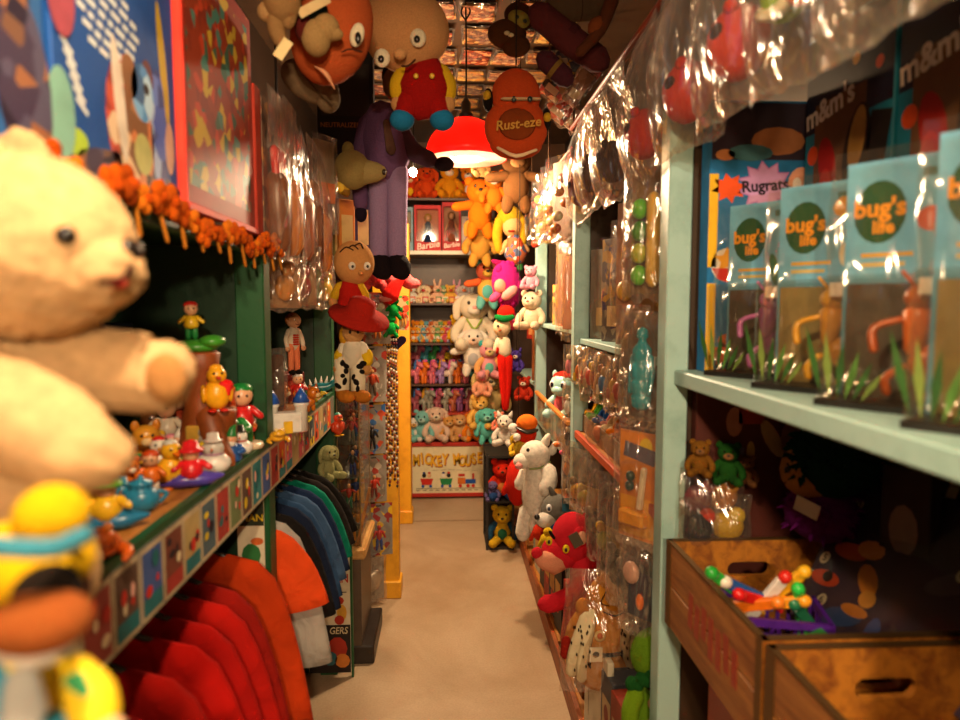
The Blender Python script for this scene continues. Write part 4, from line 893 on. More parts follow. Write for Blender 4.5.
t = PT('cloud_plush', 'tan lumpy plush with a blue collar hanging between dog and fish plush', 'plush toy', 322, 60, 1.5)
t.add('body', M('#9a7a4c', 'plush'), t.e(316, 38, 14, 17), t.e(326, 28, 13, 13), t.e(334, 34, 9, 6)); t.add('collar', M('#1c3430', 'cloth'), t.c([(292, 12), (308, 18), (322, 10)], [10, 8, 6])); t.add('cap', M('#4c1410', 'cloth'), t.e(305, 28, 10, 14)); t.add('label_tag', M('#b8a070', 'card'), XF(B((0, 0, 0), (.07, .001, .02)), TR(*t.p(314, 6, -.05), 0, -.5, 0)))
t = PT('grey_cushion', 'grey brown plush cushion hanging under the fish plush', 'cushion', 318, 110, 1.75)
t.add('cover', M('#6c5840', 'plush'), t.e(310, 82, 30, 18, 16, n=18, rot=(0, .5, 0)), t.e(328, 98, 12, 14)); t.add('seam', M('#4a3a28', 'cloth'), t.c([(300, 70, -.045), (318, 92, -.045), (332, 106, -.03)], [.8, .8, .8], 5))
box_l = PY(346, 155, 2.72)
box_thing('black carton with orange lettering and round panel behind the hanging dolls', (box_l.x, 2.75, box_l.z), 0, .22, .06, .4, '#17120f', [RECT(-.0, .25, .19, .2, -.0306, M('#2a2018', 'card')), RECT(-.06, .25, .05, .19, -.0308, M('#3c2c1c', 'card'))], [T('NEUTRALIZER', .026, -.02, .115, -.031, M('#a86c28', 'card'), sx=.95)])
single('support_bracket', 'plain dark wall bracket carrying the black carton', 'bracket', DARK, [B((0, 0, 0), (.7, .1, .02)), C([(.0, 0, .01), (0, 0, 2.85 - box_l.z)], .006, n=6)], (box_l.x - .28, 2.78, box_l.z - .011))
t = PT('pig_plush', 'olive beige snouted plush with gold scarf sticking out by the suited doll', 'plush toy', 356, 190, 2.5)
hd = t.add('head', M('#94804c', 'plush'), t.e(352, 170, 18, 19)); t.add('snout', M('#a08c58', 'plush'), t.c([(362, 172), (378, 172)], [13, 9]), under=hd); t.add('nostril', M('#2a1c10', 'plastic'), t.e(384, 172, 2, 3, 3, -.02, n=8), under=hd); t.add('scarf', M('#b88c20', 'print', .6, '#d8b030,#7a5410,#d8b030'), t.c([(338, 172), (342, 186), (346, 192)], [5, 8, 5])); t.add('ear', M('#84703c', 'plush'), t.e(348, 150, 6, 8), under=hd)
# boards seen behind the second bay's bags
for i, (px, py, hpx, c_, nm) in enumerate([(346, 215, 60, '#c07028', 'orange picture'), (338, 240, 40, '#7a7040', 'olive'), (360, 205, 70, '#30284c', 'indigo')]):
    p = PY(px, py + hpx, 2.66); box_thing('narrow %s card pack behind the bald doll' % nm, (p.x, 2.68 + i * .03, max(p.z, 1.672)), LEFT - .9, .07, .02, hpx * 2.66 / F, c_, [RECT(0, hpx * 2.66 / F * .5, .05, hpx * 2.66 / F * .5, -.0106, M('#c8a868', 'card'))], name='card_pack', group='card packs behind the dolls')
# ---- clear display case on the low cabinet
t = Thing('display_case', 'tall clear acrylic display case of small figures on the low cabinet', 'display case', (-.405, 2.88, .5))
CL = CLEAR(); GR = M('#b8b0a0', 'plastic')
for x in (-.045, .045): t.add('side_pane', CL, B((x, 0, .36), (.003, .34, .72)))
for y in (-.17, .17): t.add('end_pane', CL, B((0, y, .36), (.09, .003, .72)))
for i in range(6): t.add('shelf_pane', M('#d8dcd8', 'clear'), B((0, 0, .005 + .142 * i), (.088, .336, .004)))
for x in (-.045, .045):
    for y in (-.17, .17): t.add('corner_trim', M('#a08860', 'metal', .35), B((x, y, .36), (.005, .005, .72)))
rr = random.Random(21); fc = [('#203878', 'blue'), ('#a83020', 'red'), ('#4c4038', 'brown'), ('#b87828', 'amber'), ('#584878', 'violet'), ('#30302c', 'black'), ('#78786c', 'grey'), ('#2c6848', 'green')]
for i in range(5):
    for j in range(3):
        a, b = rr.sample(fc, 2)
        single('action_figure', 'small %s and %s action figure on pane %d of the display case' % (a[1], b[1], i + 1), 'action figure', M(a[0]), minifig(.105, a[0], b[0], '#c09068', pose=rr.random()), (-.405 + rr.uniform(-.015, .015), 2.76 + .1 * j, .5 + .008 + .142 * i), rr.uniform(-.5, .8), 1, 'figures in the display case')
# ---- packs on the yellow post
GP = 'carded figures hanging on the yellow post'
for i, (px, py, hpx, wpx, card, two, fig, nm) in enumerate([
    (377, 344, 50, 27, '#8a7a68', '#a89878,#b04028,#c8b898', ('#c85020', '#c87028', '#c85020'), 'tan card with orange figure'),
    (372, 402, 56, 30, '#9c9488', '#b83820,#8c8478,#d0c8b8', ('#b84018', '#5a4838', '#c08850'), 'grey card with rust figure'),
    (372, 454, 50, 28, '#8c8880', '#2c60a0,#c8502c,#989080', ('#1c1818', '#1c1818', '#40302c'), 'blue-topped card with black figure'),
    (374, 502, 48, 26, '#8c8478', '#a83828,#847c70,#c0b4a0', ('#b82c18', '#7a2418', '#c08850'), 'red-topped card with red figure'),
    (379, 555, 54, 28, '#84807c', '#d8b020,#8c3030,#8c8880', ('#a81c1c', '#20408c', '#a81c1c'), 'yellow-flash card with red and blue figure')]):
    Y = 3.2 + i * .015; p = PY(px, py, Y)
    blister('carded action figure, %s, on the yellow post' % nm, p, .25, wpx * Y / F, hpx * Y / F, card, two, fig, group=GP)
p = PY(373, 556, 3.24); bagged('crumpled silver pack hanging at the bottom of the yellow post', p, .3, .13, .24, .04, [('foil', M('#b8b0a4', 'metal', .4), [E((0, 0, -.13), (.04, .012, .06), rot=(0, .5, 0))])], None, 51, backing=('#8c8478',))
p = PY(372, 293, 3.2); bagged('clear pack with orange figure hanging under the pink boa', p, .2, .12, .24, .04, [('toy', M('#d06020'), minifig(.13, '#d06020', '#c8b090', '#d87030', z=-.2))], '#b83018', 52)
p = PY(362, 462, 3.1); single('yellow_stick', 'thin yellow wooden stick beside the carded figures', 'stick', YELLOW, [C([(0, 0, 0), (.01, 0, -.26)], .006, n=6)], p)
p = PY(357, 585, 2.78); single('wooden_ruler', 'pale wooden slat leaning on the low cabinet tray', 'slat', WOOD, [B((0, 0, .12), (.012, .006, .26), rot=(0, .22, 0))], (-.35, 2.72, .5))
# bead chains
for i in range(6):
    px = 383 + 2.6 * i; y0, y1 = 338, 475 + (i * 7) % 20; p0 = PY(px, y0, 3.27); L_ = (y1 - y0) * 3.27 / F
    t = Thing('bead_chain', 'long speckled bead chain hanging on the yellow post', 'bead chain', p0, 0, 1, 'bead chains on the yellow post')
    t.add('string', M('#2a1c14', 'cloth'), C([(0, 0, 0), (.003, 0, -L_ * .5), (0, 0, -L_)], .0015, n=5))
    for c_, o in (('#d8ccb8', 0), ('#7c1c1c', 1), ('#2a2224', 2)): t.add('beads', M(c_, 'plastic'), *[E((.003 * math.sin(q * .7), 0, -L_ * (q + .5) / 42), (.0065, .0065, .0075), n=6) for q in range(o, 42, 3)], stuff=True)
t = PT('heart_charm', 'dark purple padded heart hanging on the yellow post', 'heart charm', 398, 352, 3.28)
t.add('heart', M('#1c1026', 'plush'), PG([(t.k * 8.5 * (16 * math.sin(a) ** 3) / 16, .05 + t.k * 8 * (13 * math.cos(a) - 5 * math.cos(2 * a) - 2 * math.cos(3 * a) - math.cos(4 * a)) / 16) for a in [2 * pi * i / 22 for i in range(22)]], -.012, .012)); t.add('loop', M('#30242c', 'cloth'), C([(0, 0, .08), (0, 0, .12)], .003, n=5))
t = PT('feather_boa', 'fluffy pink feather boa draped over the yellow frame', 'boa', 380, 290, 3.2); rr = random.Random(9)
t.add('fluff', M('#d85858', 'plush', 60), *[t.e(350 + 2.6 * i, 283 + 5 * math.sin(i * .55) + rr.uniform(-3, 3), rr.uniform(6, 9), rr.uniform(5, 8), None, rr.uniform(-.02, .02), n=8) for i in range(25)], stuff=True)
t = PT('stocking_cap', 'bright red felt stocking cap hanging on the yellow post', 'cap', 394, 300, 3.1); t.add('cone', M('#d01c14', 'plush'), t.c([(390, 296), (395, 287), (402, 279)], [9, 7, 3], 10)); t.add('trim', M('#e08070', 'plush'), t.e(388, 299, 9, 3.5, 8))
for i, (px, py) in enumerate([(394, 318), (391, 336)]):
    t = PT('frog_plush', ['small green frog plush with spread legs on the post', 'tiny green frog plush below the larger frog plush'][i], 'plush toy', px, py, 3.2, 'green frogs on the yellow post'); G_ = M('#108a34', 'plush')
    t.add('body', G_, t.e(px, py - 8, 5, 7)); h_ = t.add('head', G_, t.e(px, py - 17, 5, 4))
    for s_ in (-1, 1): t.add('eye', M('#d8e0c0', 'plastic'), t.e(px + s_ * 2.5, py - 20.5, 1.6, 1.6, n=8), under=h_); t.add('leg', G_, t.c([(px + s_ * 3, py - 4), (px + s_ * 6, py)], [2, 2], 7)); t.add('arm', G_, t.c([(px + s_ * 4, py - 11), (px + s_ * 7, py - 8)], [1.8, 1.8], 7))
p = PY(404, 330, 3.31); blister('small carded charm set with orange print at the yellow post edge', p, 0, .05, .17, '#c8a070', '#d84020,#e8d8b0,#50a040', ('#d04020', '#e0a040', '#c04030'), d=.015)
# ================================================================== right side, near bay
def HOLED(wd, h, th, cx, cz, rw, rh, n=24, m=None):
    """upright panel with a slot, base at z=0, from y=0 to y=th"""
    V = []; Fc = []; hole = []; out = []
    for j in range(n):
        a = 2 * pi * j / n; ca, sa = math.cos(a), math.sin(a)
        hole.append((cx + (rw - rh) * (1 if ca > .05 else -1 if ca < -.05 else 0) + rh * ca, cz + rh * sa))
        k = 1 / max(abs(ca), abs(sa)); out.append((wd / 2 * max(-1, min(1, ca * k)), h / 2 + h / 2 * max(-1, min(1, sa * k))))
    for y in (0, th):
        V += [Vector((p[0], y, p[1])) for p in out]; V += [Vector((p[0], y, p[1])) for p in hole]
    for j in range(n):
        q = (j + 1) % n
        Fc.append((j, q, n + q, n + j)); Fc.append((2 * n + j, 3 * n + j, 3 * n + q, 2 * n + q))
        Fc.append((j, 2 * n + j, 2 * n + q, q)); Fc.append((n + j, n + q, 3 * n + q, 3 * n + j))
    return (V, Fc, False, m)
CW = M('#b5721f', 'wood', two='#7c4412'); CW2 = M('#96602a', 'wood', two='#66340f')
def crate(label, x0, x1, y0, y1, z, h):
    cx = (x0 + x1) / 2; t = Thing('wooden_crate', label, 'crate', (cx, y0, z), 0, 1, 'wooden crates on the mint shelf'); wd = x1 - x0; ln_ = y1 - y0; th = .014
    for y in (0, ln_ - th): p_ = t.add('end_panel', CW, XF(HOLED(wd, h, th, 0, h * .66, .05, .017), TR(0, y, 0)))
    for sx in (-1, 1):
        for zz, hh in ((h * .25, h * .49), (h * .755, h * .485)): t.add('side_board', CW2, B((sx * (wd / 2 - .006), ln_ / 2, zz), (.012, ln_ - 2 * th - .002, hh), bev=.002))
        t.add('metal_edge', M('#7a5c38', 'metal', .6), B((sx * (wd / 2 - .004), ln_ / 2, h + .0015), (.012, ln_, .003)), B((sx * (wd / 2 + .0006), th * .8, h / 2), (.0016, .02, h)), B((sx * (wd / 2 + .0006), ln_ - th * .8, h / 2), (.0016, .03, h)))
        rr = random.Random(3)
        t.add('stencil_paint', M('#8a2412', 'paint'), *[B((sx * (wd / 2 + .0002), .1 + .035 * i, h * .5 + rr.uniform(-.01, .01)), (.0008, .022, h * rr.uniform(.25, .42)), rot=(rr.uniform(-.1, .1), 0, 0)) for i in range(7)])
    for y in (th / 2, ln_ - th / 2): t.add('metal_edge', M('#7a5c38', 'metal', .6), B((0, y, h + .0015), (wd, .014, .003)))
    t.add('bottom_board', CW2, B((0, ln_ / 2, .006), (wd - .026, ln_ - .03, .01)))
    return t
crate('wooden crate with slotted end panel holding toys and a dark race pack', .50, .87, .995, 1.455, .772, .195)
crate('wooden crate with slotted end panel pushed against the toy-filled crate', .50, .87, .52, .98, .772, .195)
# basket with candy dispensers
c_ = PY(773, 640, 1.20)
t = Thing('plastic_basket', 'purple plastic lattice basket inside the toy-filled crate', 'basket', (c_.x, 1.20, .845), -.25)
P_ = M('#4a1c84', 'plastic', .35)
t.add('rim', P_, B((0, -.06, .075), (.17, .008, .014)), B((0, .06, .075), (.17, .008, .014)), B((-.085, 0, .075), (.008, .128, .014)), B((.085, 0, .075), (.008, .128, .014)))
t.add('floor', P_, B((0, 0, .003), (.15, .11, .006)))
for i in range(9): t.add('lattice_bar', P_, B((-.08 + .02 * i, -.058, .038), (.007, .004, .07), rot=(.0, .2 * (1 if i % 2 else -1), 0)))
for i in range(9): t.add('lattice_bar', P_, B((-.08 + .02 * i, .058, .038), (.007, .004, .07)))
for sx in (-1, 1):
    for i in range(6): t.add('lattice_bar', P_, B((sx * .083, -.05 + .02 * i, .038), (.004, .007, .07)))
single('basket_riser', 'folded brown cardboard lying under the purple basket', 'cardboard', M('#6a4a2c', 'card'), [B((0, 0, .029), (.2, .16, .058))], (c_.x, 1.20, .786))
for i, (px, py, c1, c2, rx, ry, nm) in enumerate([(757, 602, '#d81c1c', '#d82020', .3, -1.2, 'red'), (728, 588, '#30b040', '#28a038', .2, -.9, 'green'), (745, 594, '#2458a0', '#e8e0d0', .1, -1.1, 'blue'), (785, 590, '#f0b020', '#f0b828', .2, .75, 'yellow'), (752, 608, '#f07818', '#f08828', .5, 1.2, 'orange'), (778, 606, '#f8a020', '#f8a828', .3, 1.35, 'amber'), (800, 610, '#28c048', '#30c850', .3, -.3, 'lime'), (806, 622, '#206848', '#287850', .2, -.7, 'dark green'), (770, 597, '#e8e0d8', '#d82c20', .3, .5, 'white')]):
    p = PY(px, py - 3, 1.2)
    t = Thing('candy_dispenser', '%s plastic candy dispenser lying in the purple basket' % nm, 'candy dispenser', (p.x, p.y, p.z), (rx, ry, 0), 1, 'candy dispensers in the basket')
    t.add('stem', M(c1, 'plastic', .3), B((0, 0, -.012), (.021, .013, .1), bev=.002)); t.add('top_head', M(c2, 'plastic', .3), E((0, 0, .046), (.013, .013, .014), n=10)); t.add('foot', M(c1, 'plastic', .3), B((0, 0, -.064), (.027, .019, .005), bev=.002))
p = PY(822, 628, 1.14); t = box_thing('small green and yellow printed box leaning by the basket', (p.x, p.y, .80), (.2, -.35, .1), .06, .02, .12, '#2c7838', [RECT(0, .075, .045, .07, -.0106, M('#e0c020', 'card')), DISC(0, .075, .014, .02, -.011, M('#241c18', 'card'))])
# dark race pack leaning in the crate
BL, TL, TR_ = PY(784, 628, 1.31), PY(868, 452, 1.40), PY(1000, 488, 1.12)
v_ = (TL - BL).normalized(); u_ = TR_ - TL; u_ = (u_ - v_ * u_.dot(v_)).normalized(); n_ = v_.cross(u_)
mt = Matrix((u_, n_, v_)).transposed(); t = Thing('race_pack', 'large dark printed card pack in clear plastic leaning in the crate', 'toy pack', BL, mt.to_euler())
cd = t.add('card', M('#34283a', 'card'), B((.21, 0, .24), (.42, .004, .48)))
dk = lambda c: M(c, 'card')
t.add('printed_art', dk('#5c1410'), RECT(.21, .42, .42, .12, -.0026, dk('#6c1610')), star(9, .05, .02, .09, .42, -.003, dk('#d86820')), DISC(.04, .43, .025, .012, -.0034, dk('#b8b0b0')), DISC(.15, .41, .04, .05, -.003, dk('#2c1420')),
      *[RECT(.19 + .022 * (i % 5), .36 + .026 * (i // 5) + .01 * math.sin(i % 5), .02, .024, -.0032, dk('#d8d0c0' if (i + i // 5) % 2 else '#141012')) for i in range(20)],
      DISC(.16, .31, .05, .02, -.003, dk('#8c6a20')), DISC(.07, .2, .04, .018, -.003, dk('#c05828')), DISC(.11, .215, .03, .02, -.0032, dk('#d89040')), DISC(.04, .13, .035, .017, -.003, dk('#b84018')), DISC(.045, .135, .012, .012, -.0034, dk('#241810')),
      DISC(.13, .155, .02, .035, -.003, dk('#d88820'), rot=.6), DISC(.145, .12, .018, .018, -.0032, dk('#d89838')), DISC(.11, .07, .045, .02, -.003, dk('#2c4878'), rot=.3), DISC(.13, .09, .03, .012, -.0032, dk('#d08020')), DISC(.18, .06, .015, .035, -.003, dk('#304c88')), DISC(.185, .03, .018, .012, -.0032, dk('#d87020')), DISC(.23, .05, .03, .02, -.003, dk('#c88020'), rot=-.5), DISC(.03, .23, .012, .018, -.003, dk('#a82c20')), DISC(.055, .235, .01, .01, -.003, dk('#a83820')), DISC(.28, .2, .05, .02, -.003, dk('#4c4450'), rot=.5), DISC(.33, .1, .06, .02, -.003, dk('#3c4454')), under=cd)
t.add('number_spot', dk('#c8bc98'), *[DISC(x, z, .011, .014, -.0036, dk('#c8bc98'), 14, -.3) for x, z in ((.02, .17), (.055, .085), (.04, .3), (.12, .32), (.2, .28), (.29, .22))], under=cd)
t.add('lettering', dk('#241a1c'), *[T(s_, .022, x, z, -.0042) for s_, x, z in (('5', .02, .17), ('6', .055, .085), ('0', .04, .3), ('7', .12, .32), ('3', .2, .28), ('0', .29, .22))], under=cd)
t.add('plastic_cover', M('#e8e4e0', 'clear'), XF(blister_prims(.42, .48, .012, .24, .21), TR(0, -.003, 0)))
# ---- window packs on the mint shelf
def bug(h, c1, c2):
    a, b = M(c1, 'plastic', .3), M(c2, 'plastic', .3)
    P = [E((0, 0, h * .88), h * .11, m=b), C([(0, 0, h * .45), (0, 0, h * .75)], [h * .06, h * .1], m=a), E((.01, .01, h * .36), (h * .1, h * .12, h * .16), m=a)]
    for sx in (-1, 1):
        P += [C([(sx * h * .08, 0, h * .7), (sx * h * .24, -.01, h * .6), (sx * h * .2, -.02, h * .42)], h * .03, n=6, m=b), C([(sx * h * .05, 0, h * .3), (sx * h * .14, 0, h * .18), (sx * h * .12, 0, .01)], h * .032, n=6, m=b), C([(sx * h * .04, 0, h * .95), (sx * h * .12, -.01, h * 1.08)], h * .015, n=5, m=b)]
    return P
def bugpack(label, loc, rot, c1, c2, nm, cardart, seed, leafc='#4c7c2c'):
    t = Thing('window_pack', label, 'toy pack', loc, rot, 1, 'blue carded window packs on the mint shelf'); wd, bh, h, d = .178, .185, .36, .09
    cd = t.add('card', M('#6ab2dc', 'card'), B((0, d / 2 - .002, h / 2), (wd, .003, h)))
    y = d / 2 - .0042
    t.add('logo_oval', M('#17502c', 'card'), DISC(-.042, .285, .036, .046, y, M('#17502c', 'card'), 18), RECT(.03, .335, .035, .012, y, M('#3c6c6c', 'card')), RECT(-.03, .222, .07, .006, y, M('#d0a840', 'card')), RECT(-.035, .208, .06, .006, y, M('#c8b870', 'card')), under=cd)
    t.add('lettering', M('#e89c18', 'card'), T("bug's", .036, -.042, .29, y - .0006, bold=.03), T('life', .026, -.036, .262, y - .0006, bold=.03), under=cd)
    t.add('printed_art', M('#a06090', 'card'), *[DISC(.035 + dx, .27 + dz, rx, rz, y - .0002 * i, M(c_, 'card'), 10, r_) for i, (dx, dz, rx, rz, c_, r_) in enumerate(cardart)], under=cd)
    box = t.add('window_box', CLEAR(), B((0, -d / 2 + .044, bh / 2 + .006), (wd - .004, d - .008, bh), bev=.006))
    t.add('base_tray', M('#1c1814', 'plastic'), B((0, 0, .005), (wd - .002, d - .004, .01)))
    t.add('inner_panel', M('#8a7c4c' if seed % 2 else '#4c4438', 'card'), B((0, d / 2 - .008, bh / 2), (wd - .016, .002, bh - .01)))
    leaf = lambda x, z, ln_, a, c_: FL([(x, z), (x + .006 * math.cos(a) + ln_ * .5 * math.sin(a), z + ln_ * .5 * math.cos(a)), (x + ln_ * math.sin(a), z + ln_ * math.cos(a)), (x - .006 * math.cos(a) + ln_ * .5 * math.sin(a), z + ln_ * .5 * math.cos(a))], -d / 2 + .003, M(c_, 'card'))
    for i in range(6): t.add('leaf', M(leafc, 'card'), XF(leaf(-wd / 2 + .012 + .011 * i, .012, .11 - .012 * i, -.25 + .16 * i, ['#2c5420', '#6c8038', '#24481c', '#48702c'][i % 4]), TR(0, -.0005 * i, 0)))
    t.add('figure', M(c1), *[XF(p, TR(.022, -.01, .012, 0, .1, 0) @ Matrix.Diagonal((1.25, 1.2, 1, 1))) for p in bug(bh * .9, c1, c2)])
    t.add('price_tag', M('#d8d4cc', 'card'), B((.055, -d / 2 + .0025, bh - .012), (.026, .001, .022)))
    t.add('bag', FILM(), XF(bag_prim(wd + .012, h + .012, d + .012, seed), TR(0, 0, h + .010)))
    return t
V_ = '#8c3c8c'
art = [[(0, 0, .014, .018, '#b878b0', 0), (.01, -.025, .012, .03, '#8c4c94', .2), (-.02, -.05, .01, .035, '#2c6c38', .2), (.04, .03, .01, .035, '#b87830', -.4)],
       [(.01, 0, .02, .028, '#b88830', 0), (.012, .022, .016, .016, '#d8a850', 0), (.03, .04, .008, .03, '#a87828', -.6), (-.005, -.035, .012, .022, '#d8d4b8', 0), (-.01, .045, .02, .018, '#c89828', 0)],
       [(-.01, .0, .018, .018, '#c05840', 0), (.02, -.035, .016, .04, '#b87848', .7), (.03, .04, .025, .03, '#483848', 0), (.01, -.07, .02, .02, '#90a0b0', 0)],
       [(0, 0, .02, .03, '#508848', 0), (.02, .03, .016, .02, '#b8c060', 0), (-.01, -.04, .014, .03, '#d8a040', 0)]]
for i, (y, x, c1, c2, nm) in enumerate([(1.335, .63, V_, '#c070b8', 'purple'), (1.115, .63, '#d89818', '#e0a828', 'golden'), (.91, .63, '#d86818', '#a84c10', 'orange'), (.72, .63, '#9c9488', '#6c6458', 'grey'), (.53, .63, '#5c8c38', '#a8b848', 'green')]):
    bugpack('blue carded window pack with %s insect figure on the mint shelf' % nm, (x, y, 1.352), RIGHT + .62, c1, c2, nm, art[i % 4], 60 + i)
# cartons behind
t = box_thing('tall blue carton with yellow edge, jagged pink logo and ball print', (.685, 1.462, 1.352), 0, .235, .05, .585, '#1c6ea8',
    [RECT(-.108, .1, .02, .19, -.0256, M('#e0b020', 'card')), RECT(-.108, .33, .02, .2, -.0256, M('#e0b020', 'card')), DISC(-.075, .235, .035, .036, -.0256, M('#e0d8c8', 'card'), 18), star(5, .03, .014, -.075, .245, -.026, M('#e0a020', 'card'), pi / 2), FL([(-.108, .228), (-.042, .228), (-.055, .205), (-.075, .198), (-.095, .205)], -.0262, M('#c82818', 'card')),
     DISC(-.07, .07, .02, .015, -.0256, M('#c86830', 'card')), star(11, .055, .038, .005, .405, -.0256, M('#b878b8', 'card'), 0, 1.15), star(11, .05, .034, .005, .405, -.0258, M('#c898cc', 'card'), 0, 1.15), star(8, .033, .02, -.075, .4, -.0256, M('#e05018', 'card'), .2, 1.2), star(8, .03, .018, -.075, .04, -.0256, M('#e05018', 'card'), .2, 1.2),
     DISC(.085, .41, .03, .036, -.0258, M('#e0a080', 'card'), 16), DISC(.075, .41, .01, .014, -.026, M('#e8e0d8', 'card')), DISC(.098, .412, .009, .014, -.026, M('#e8e0d8', 'card')),
     RECT(.0, .52, .23, .12, -.0256, M('#2a2030', 'card')), DISC(.03, .5, .06, .03, -.0258, M('#a06840', 'card')), DISC(-.03, .475, .05, .018, -.026, M('#3c6c78', 'card')), DISC(-.085, .47, .022, .012, -.026, M('#c08050', 'card'))],
    [T('Rugrats', .034, .004, .405, -.0266, M('#1c1420', 'card'), .08, bold=.03)])
mm = lambda s_: [DISC(-.11, 0.460, .02, .02, -.0306, M('#d85020', 'card')), DISC(.1, 0.580, .012, .012, -.0306, M('#d85020', 'card')), DISC(.03, 0.610, .012, .012, -.0306, M('#d8a020', 'card')), RECT(-.02, 0.410, .17, .3, -.0304, M('#6a4a30', 'card')), DISC(-.055, 0.430, .03, .06, -.0308, M('#a81c14', 'card'), 16, .3), DISC(-.06, 0.395, .02, .03, -.031, M('#c83020', 'card')), DISC(-.06, 0.310, .04, .035, -.0308, M('#e0d8d0', 'card')), DISC(-.06, 0.290, .022, .02, -.031, M('#e0a820', 'card')), DISC(-.02, 0.370, .016, .03, -.0308, M('#e0d8d0', 'card'), 12, .4), DISC(.04, 0.440, .04, .085, -.0308, M('#241a14', 'card'), 18, -.2), DISC(.042, 0.460, .025, .06, -.031, M('#a8803c', 'card'), 18, -.2), RECT(.04, 0.280, .06, .12, -.0308, M('#1c1614', 'card')), RECT(.1, 0.430, .06, .13, -.0308, M('#17120f', 'card'), -.2)]
for i, y in enumerate((1.285, .99, .70)):
    box_thing(['blue carton with white lettering beside the jagged logo carton', 'blue carton with white lettering in the middle of the back row', 'blue carton with white lettering at the entrance end of the shelf'][i], (.80, y, 1.352), RIGHT, .285, .06, .70, '#157c9c', [RECT(0, .60, .28, .19, -.03035, M('#141a34', 'card'))] + mm(0), [T("m&m's", .062, -.055, .545, -.0312, M('#d8d0c8', 'card'), .12, bold=.03)], group='blue cartons at the back of the mint shelf')
# ---- under the shelf, behind the crates
rr = random.Random(8)
def fluffy(label, loc, s, top, body, face):
    t = Thing('fluffy_plush', label, 'plush toy', loc, -.9, s)
    def tuft(c, r, n, mat, rs, seed):
        q = random.Random(seed); P = []
        for _ in range(n):
            a, b = q.uniform(0, 2 * pi), math.acos(q.uniform(-.6, 1)); d_ = Vector((math.sin(b) * math.cos(a), math.sin(b) * math.sin(a), math.cos(b)))
            p0 = Vector(c) + d_ * r * .7; P.append(C([p0, p0 + d_ * r * .32, p0 + d_ * r * .42 + Vector((q.uniform(-.05, .05), q.uniform(-.05, .05), -.02))], [rs, rs * .7, rs * .2], n=4, m=mat))
        return P
    t.add('body_fluff', M(body, 'plush', 60), E((0, 0, .25), (.3, .28, .26)), *tuft((0, 0, .25), .28, 130, M(body, 'plush', 60), .03, 1), stuff=True)
    h = t.add('face', M(face, 'plush'), E((-.06, -.12, .62), (.24, .22, .24))); t.add('hair_fluff', M(top, 'plush', 60), E((.10, -.06, .74), (.33, .32, .33)), *tuft((.10, -.06, .74), .34, 220, M(top, 'plush', 60), .03, 2), under=h, stuff=True)
    t.add('eye', M(BLACK, 'plastic'), E((-.16, -.31, .64), .03, n=8), under=h); t.add('care_tag', M('#c8c0a8', 'card'), XF(B((0, 0, 0), (.2, .006, .14)), TR(.02, -.34, .36, .2, .3, 0)))
fluffy('fluffy plush with dark green hair and purple furry body behind the crate', (.80, 1.36, .995), .25, '#0c2c1c', '#581058', '#b07838')
single('toy_pedestal', 'brown cardboard carton carrying the fluffy plushes behind the crates', 'carton', M('#4a3420', 'card'), [B((0, 0, .11), (.1, .26, .22))], (.925, 1.36, .772))
for i, (px, py, c_, k2, nm) in enumerate([(700, 462, '#7a5018', 40, 'ginger fuzzy ball'), (728, 470, '#1c4c18', 46, 'dark green fuzzy ball'), (746, 472, '#6c4424', 34, 'brown fuzzy ball')]):
    p = PY(px, py, 1.45); plush('%s plush under the mint shelf behind bagged dolls' % nm, (p.x, 1.45, p.z - .03), -.4, k2 * 1.45 / F, c_, '#8c6038', group='fuzzy plushes under the shelf')
for i, (px, py, c1, c2, nm) in enumerate([(700, 490, '#7a2838', '#c87088', 'rose'), (722, 488, '#d08820', '#e0a030', 'orange'), (700, 520, '#241c1c', '#d84020', 'black'), (728, 518, '#d0a818', '#e0c030', 'yellow')]):
    p = PY(px, py - 24, 1.49 - .02 * (i // 2)); bagged('crumpled clear bag with %s doll clothes behind the crate' % nm, p, .2 * (-1) ** i, .105, .12, .07, [('toy', M(c1, 'plush'), [E((0, 0, -.075), (.038, .022, .034)), E((.02, 0, -.05), (.02, .018, .02), m=M(c2, 'plush'))])], None, 80 + i, 'crumpled bags behind the crate')
bx_ = box_thing('dim printed carton with cartoon faces standing under the mint shelf', (.72, 1.5, .772), 0, .30, .03, .53, '#4a2018', [DISC(-.06, .46, .02, .035, -.0156, M('#a87058', 'card')), DISC(.03, .42, .018, .05, -.0156, M('#a88858', 'card'), 12, .5), DISC(.08, .42, .03, .045, -.0156, M('#8c5848', 'card')), RECT(-.02, .48, .06, .05, -.0156, M('#8c3018', 'card')), DISC(-.02, .39, .01, .025, -.0158, M('#a88838', 'card')), RECT(-.06, .37, .05, .06, -.0156, M('#5c5460', 'card'))])
box_thing('dim brown carton with pale doll picture against the back of the bay', (.88, 1.2, .772), RIGHT + .3, .1, .03, .42, '#2c201c', [DISC(0, .3, .03, .05, -.0156, M('#7a6858', 'card')), DISC(0, .18, .04, .08, -.0156, M('#4c4854', 'card'))])
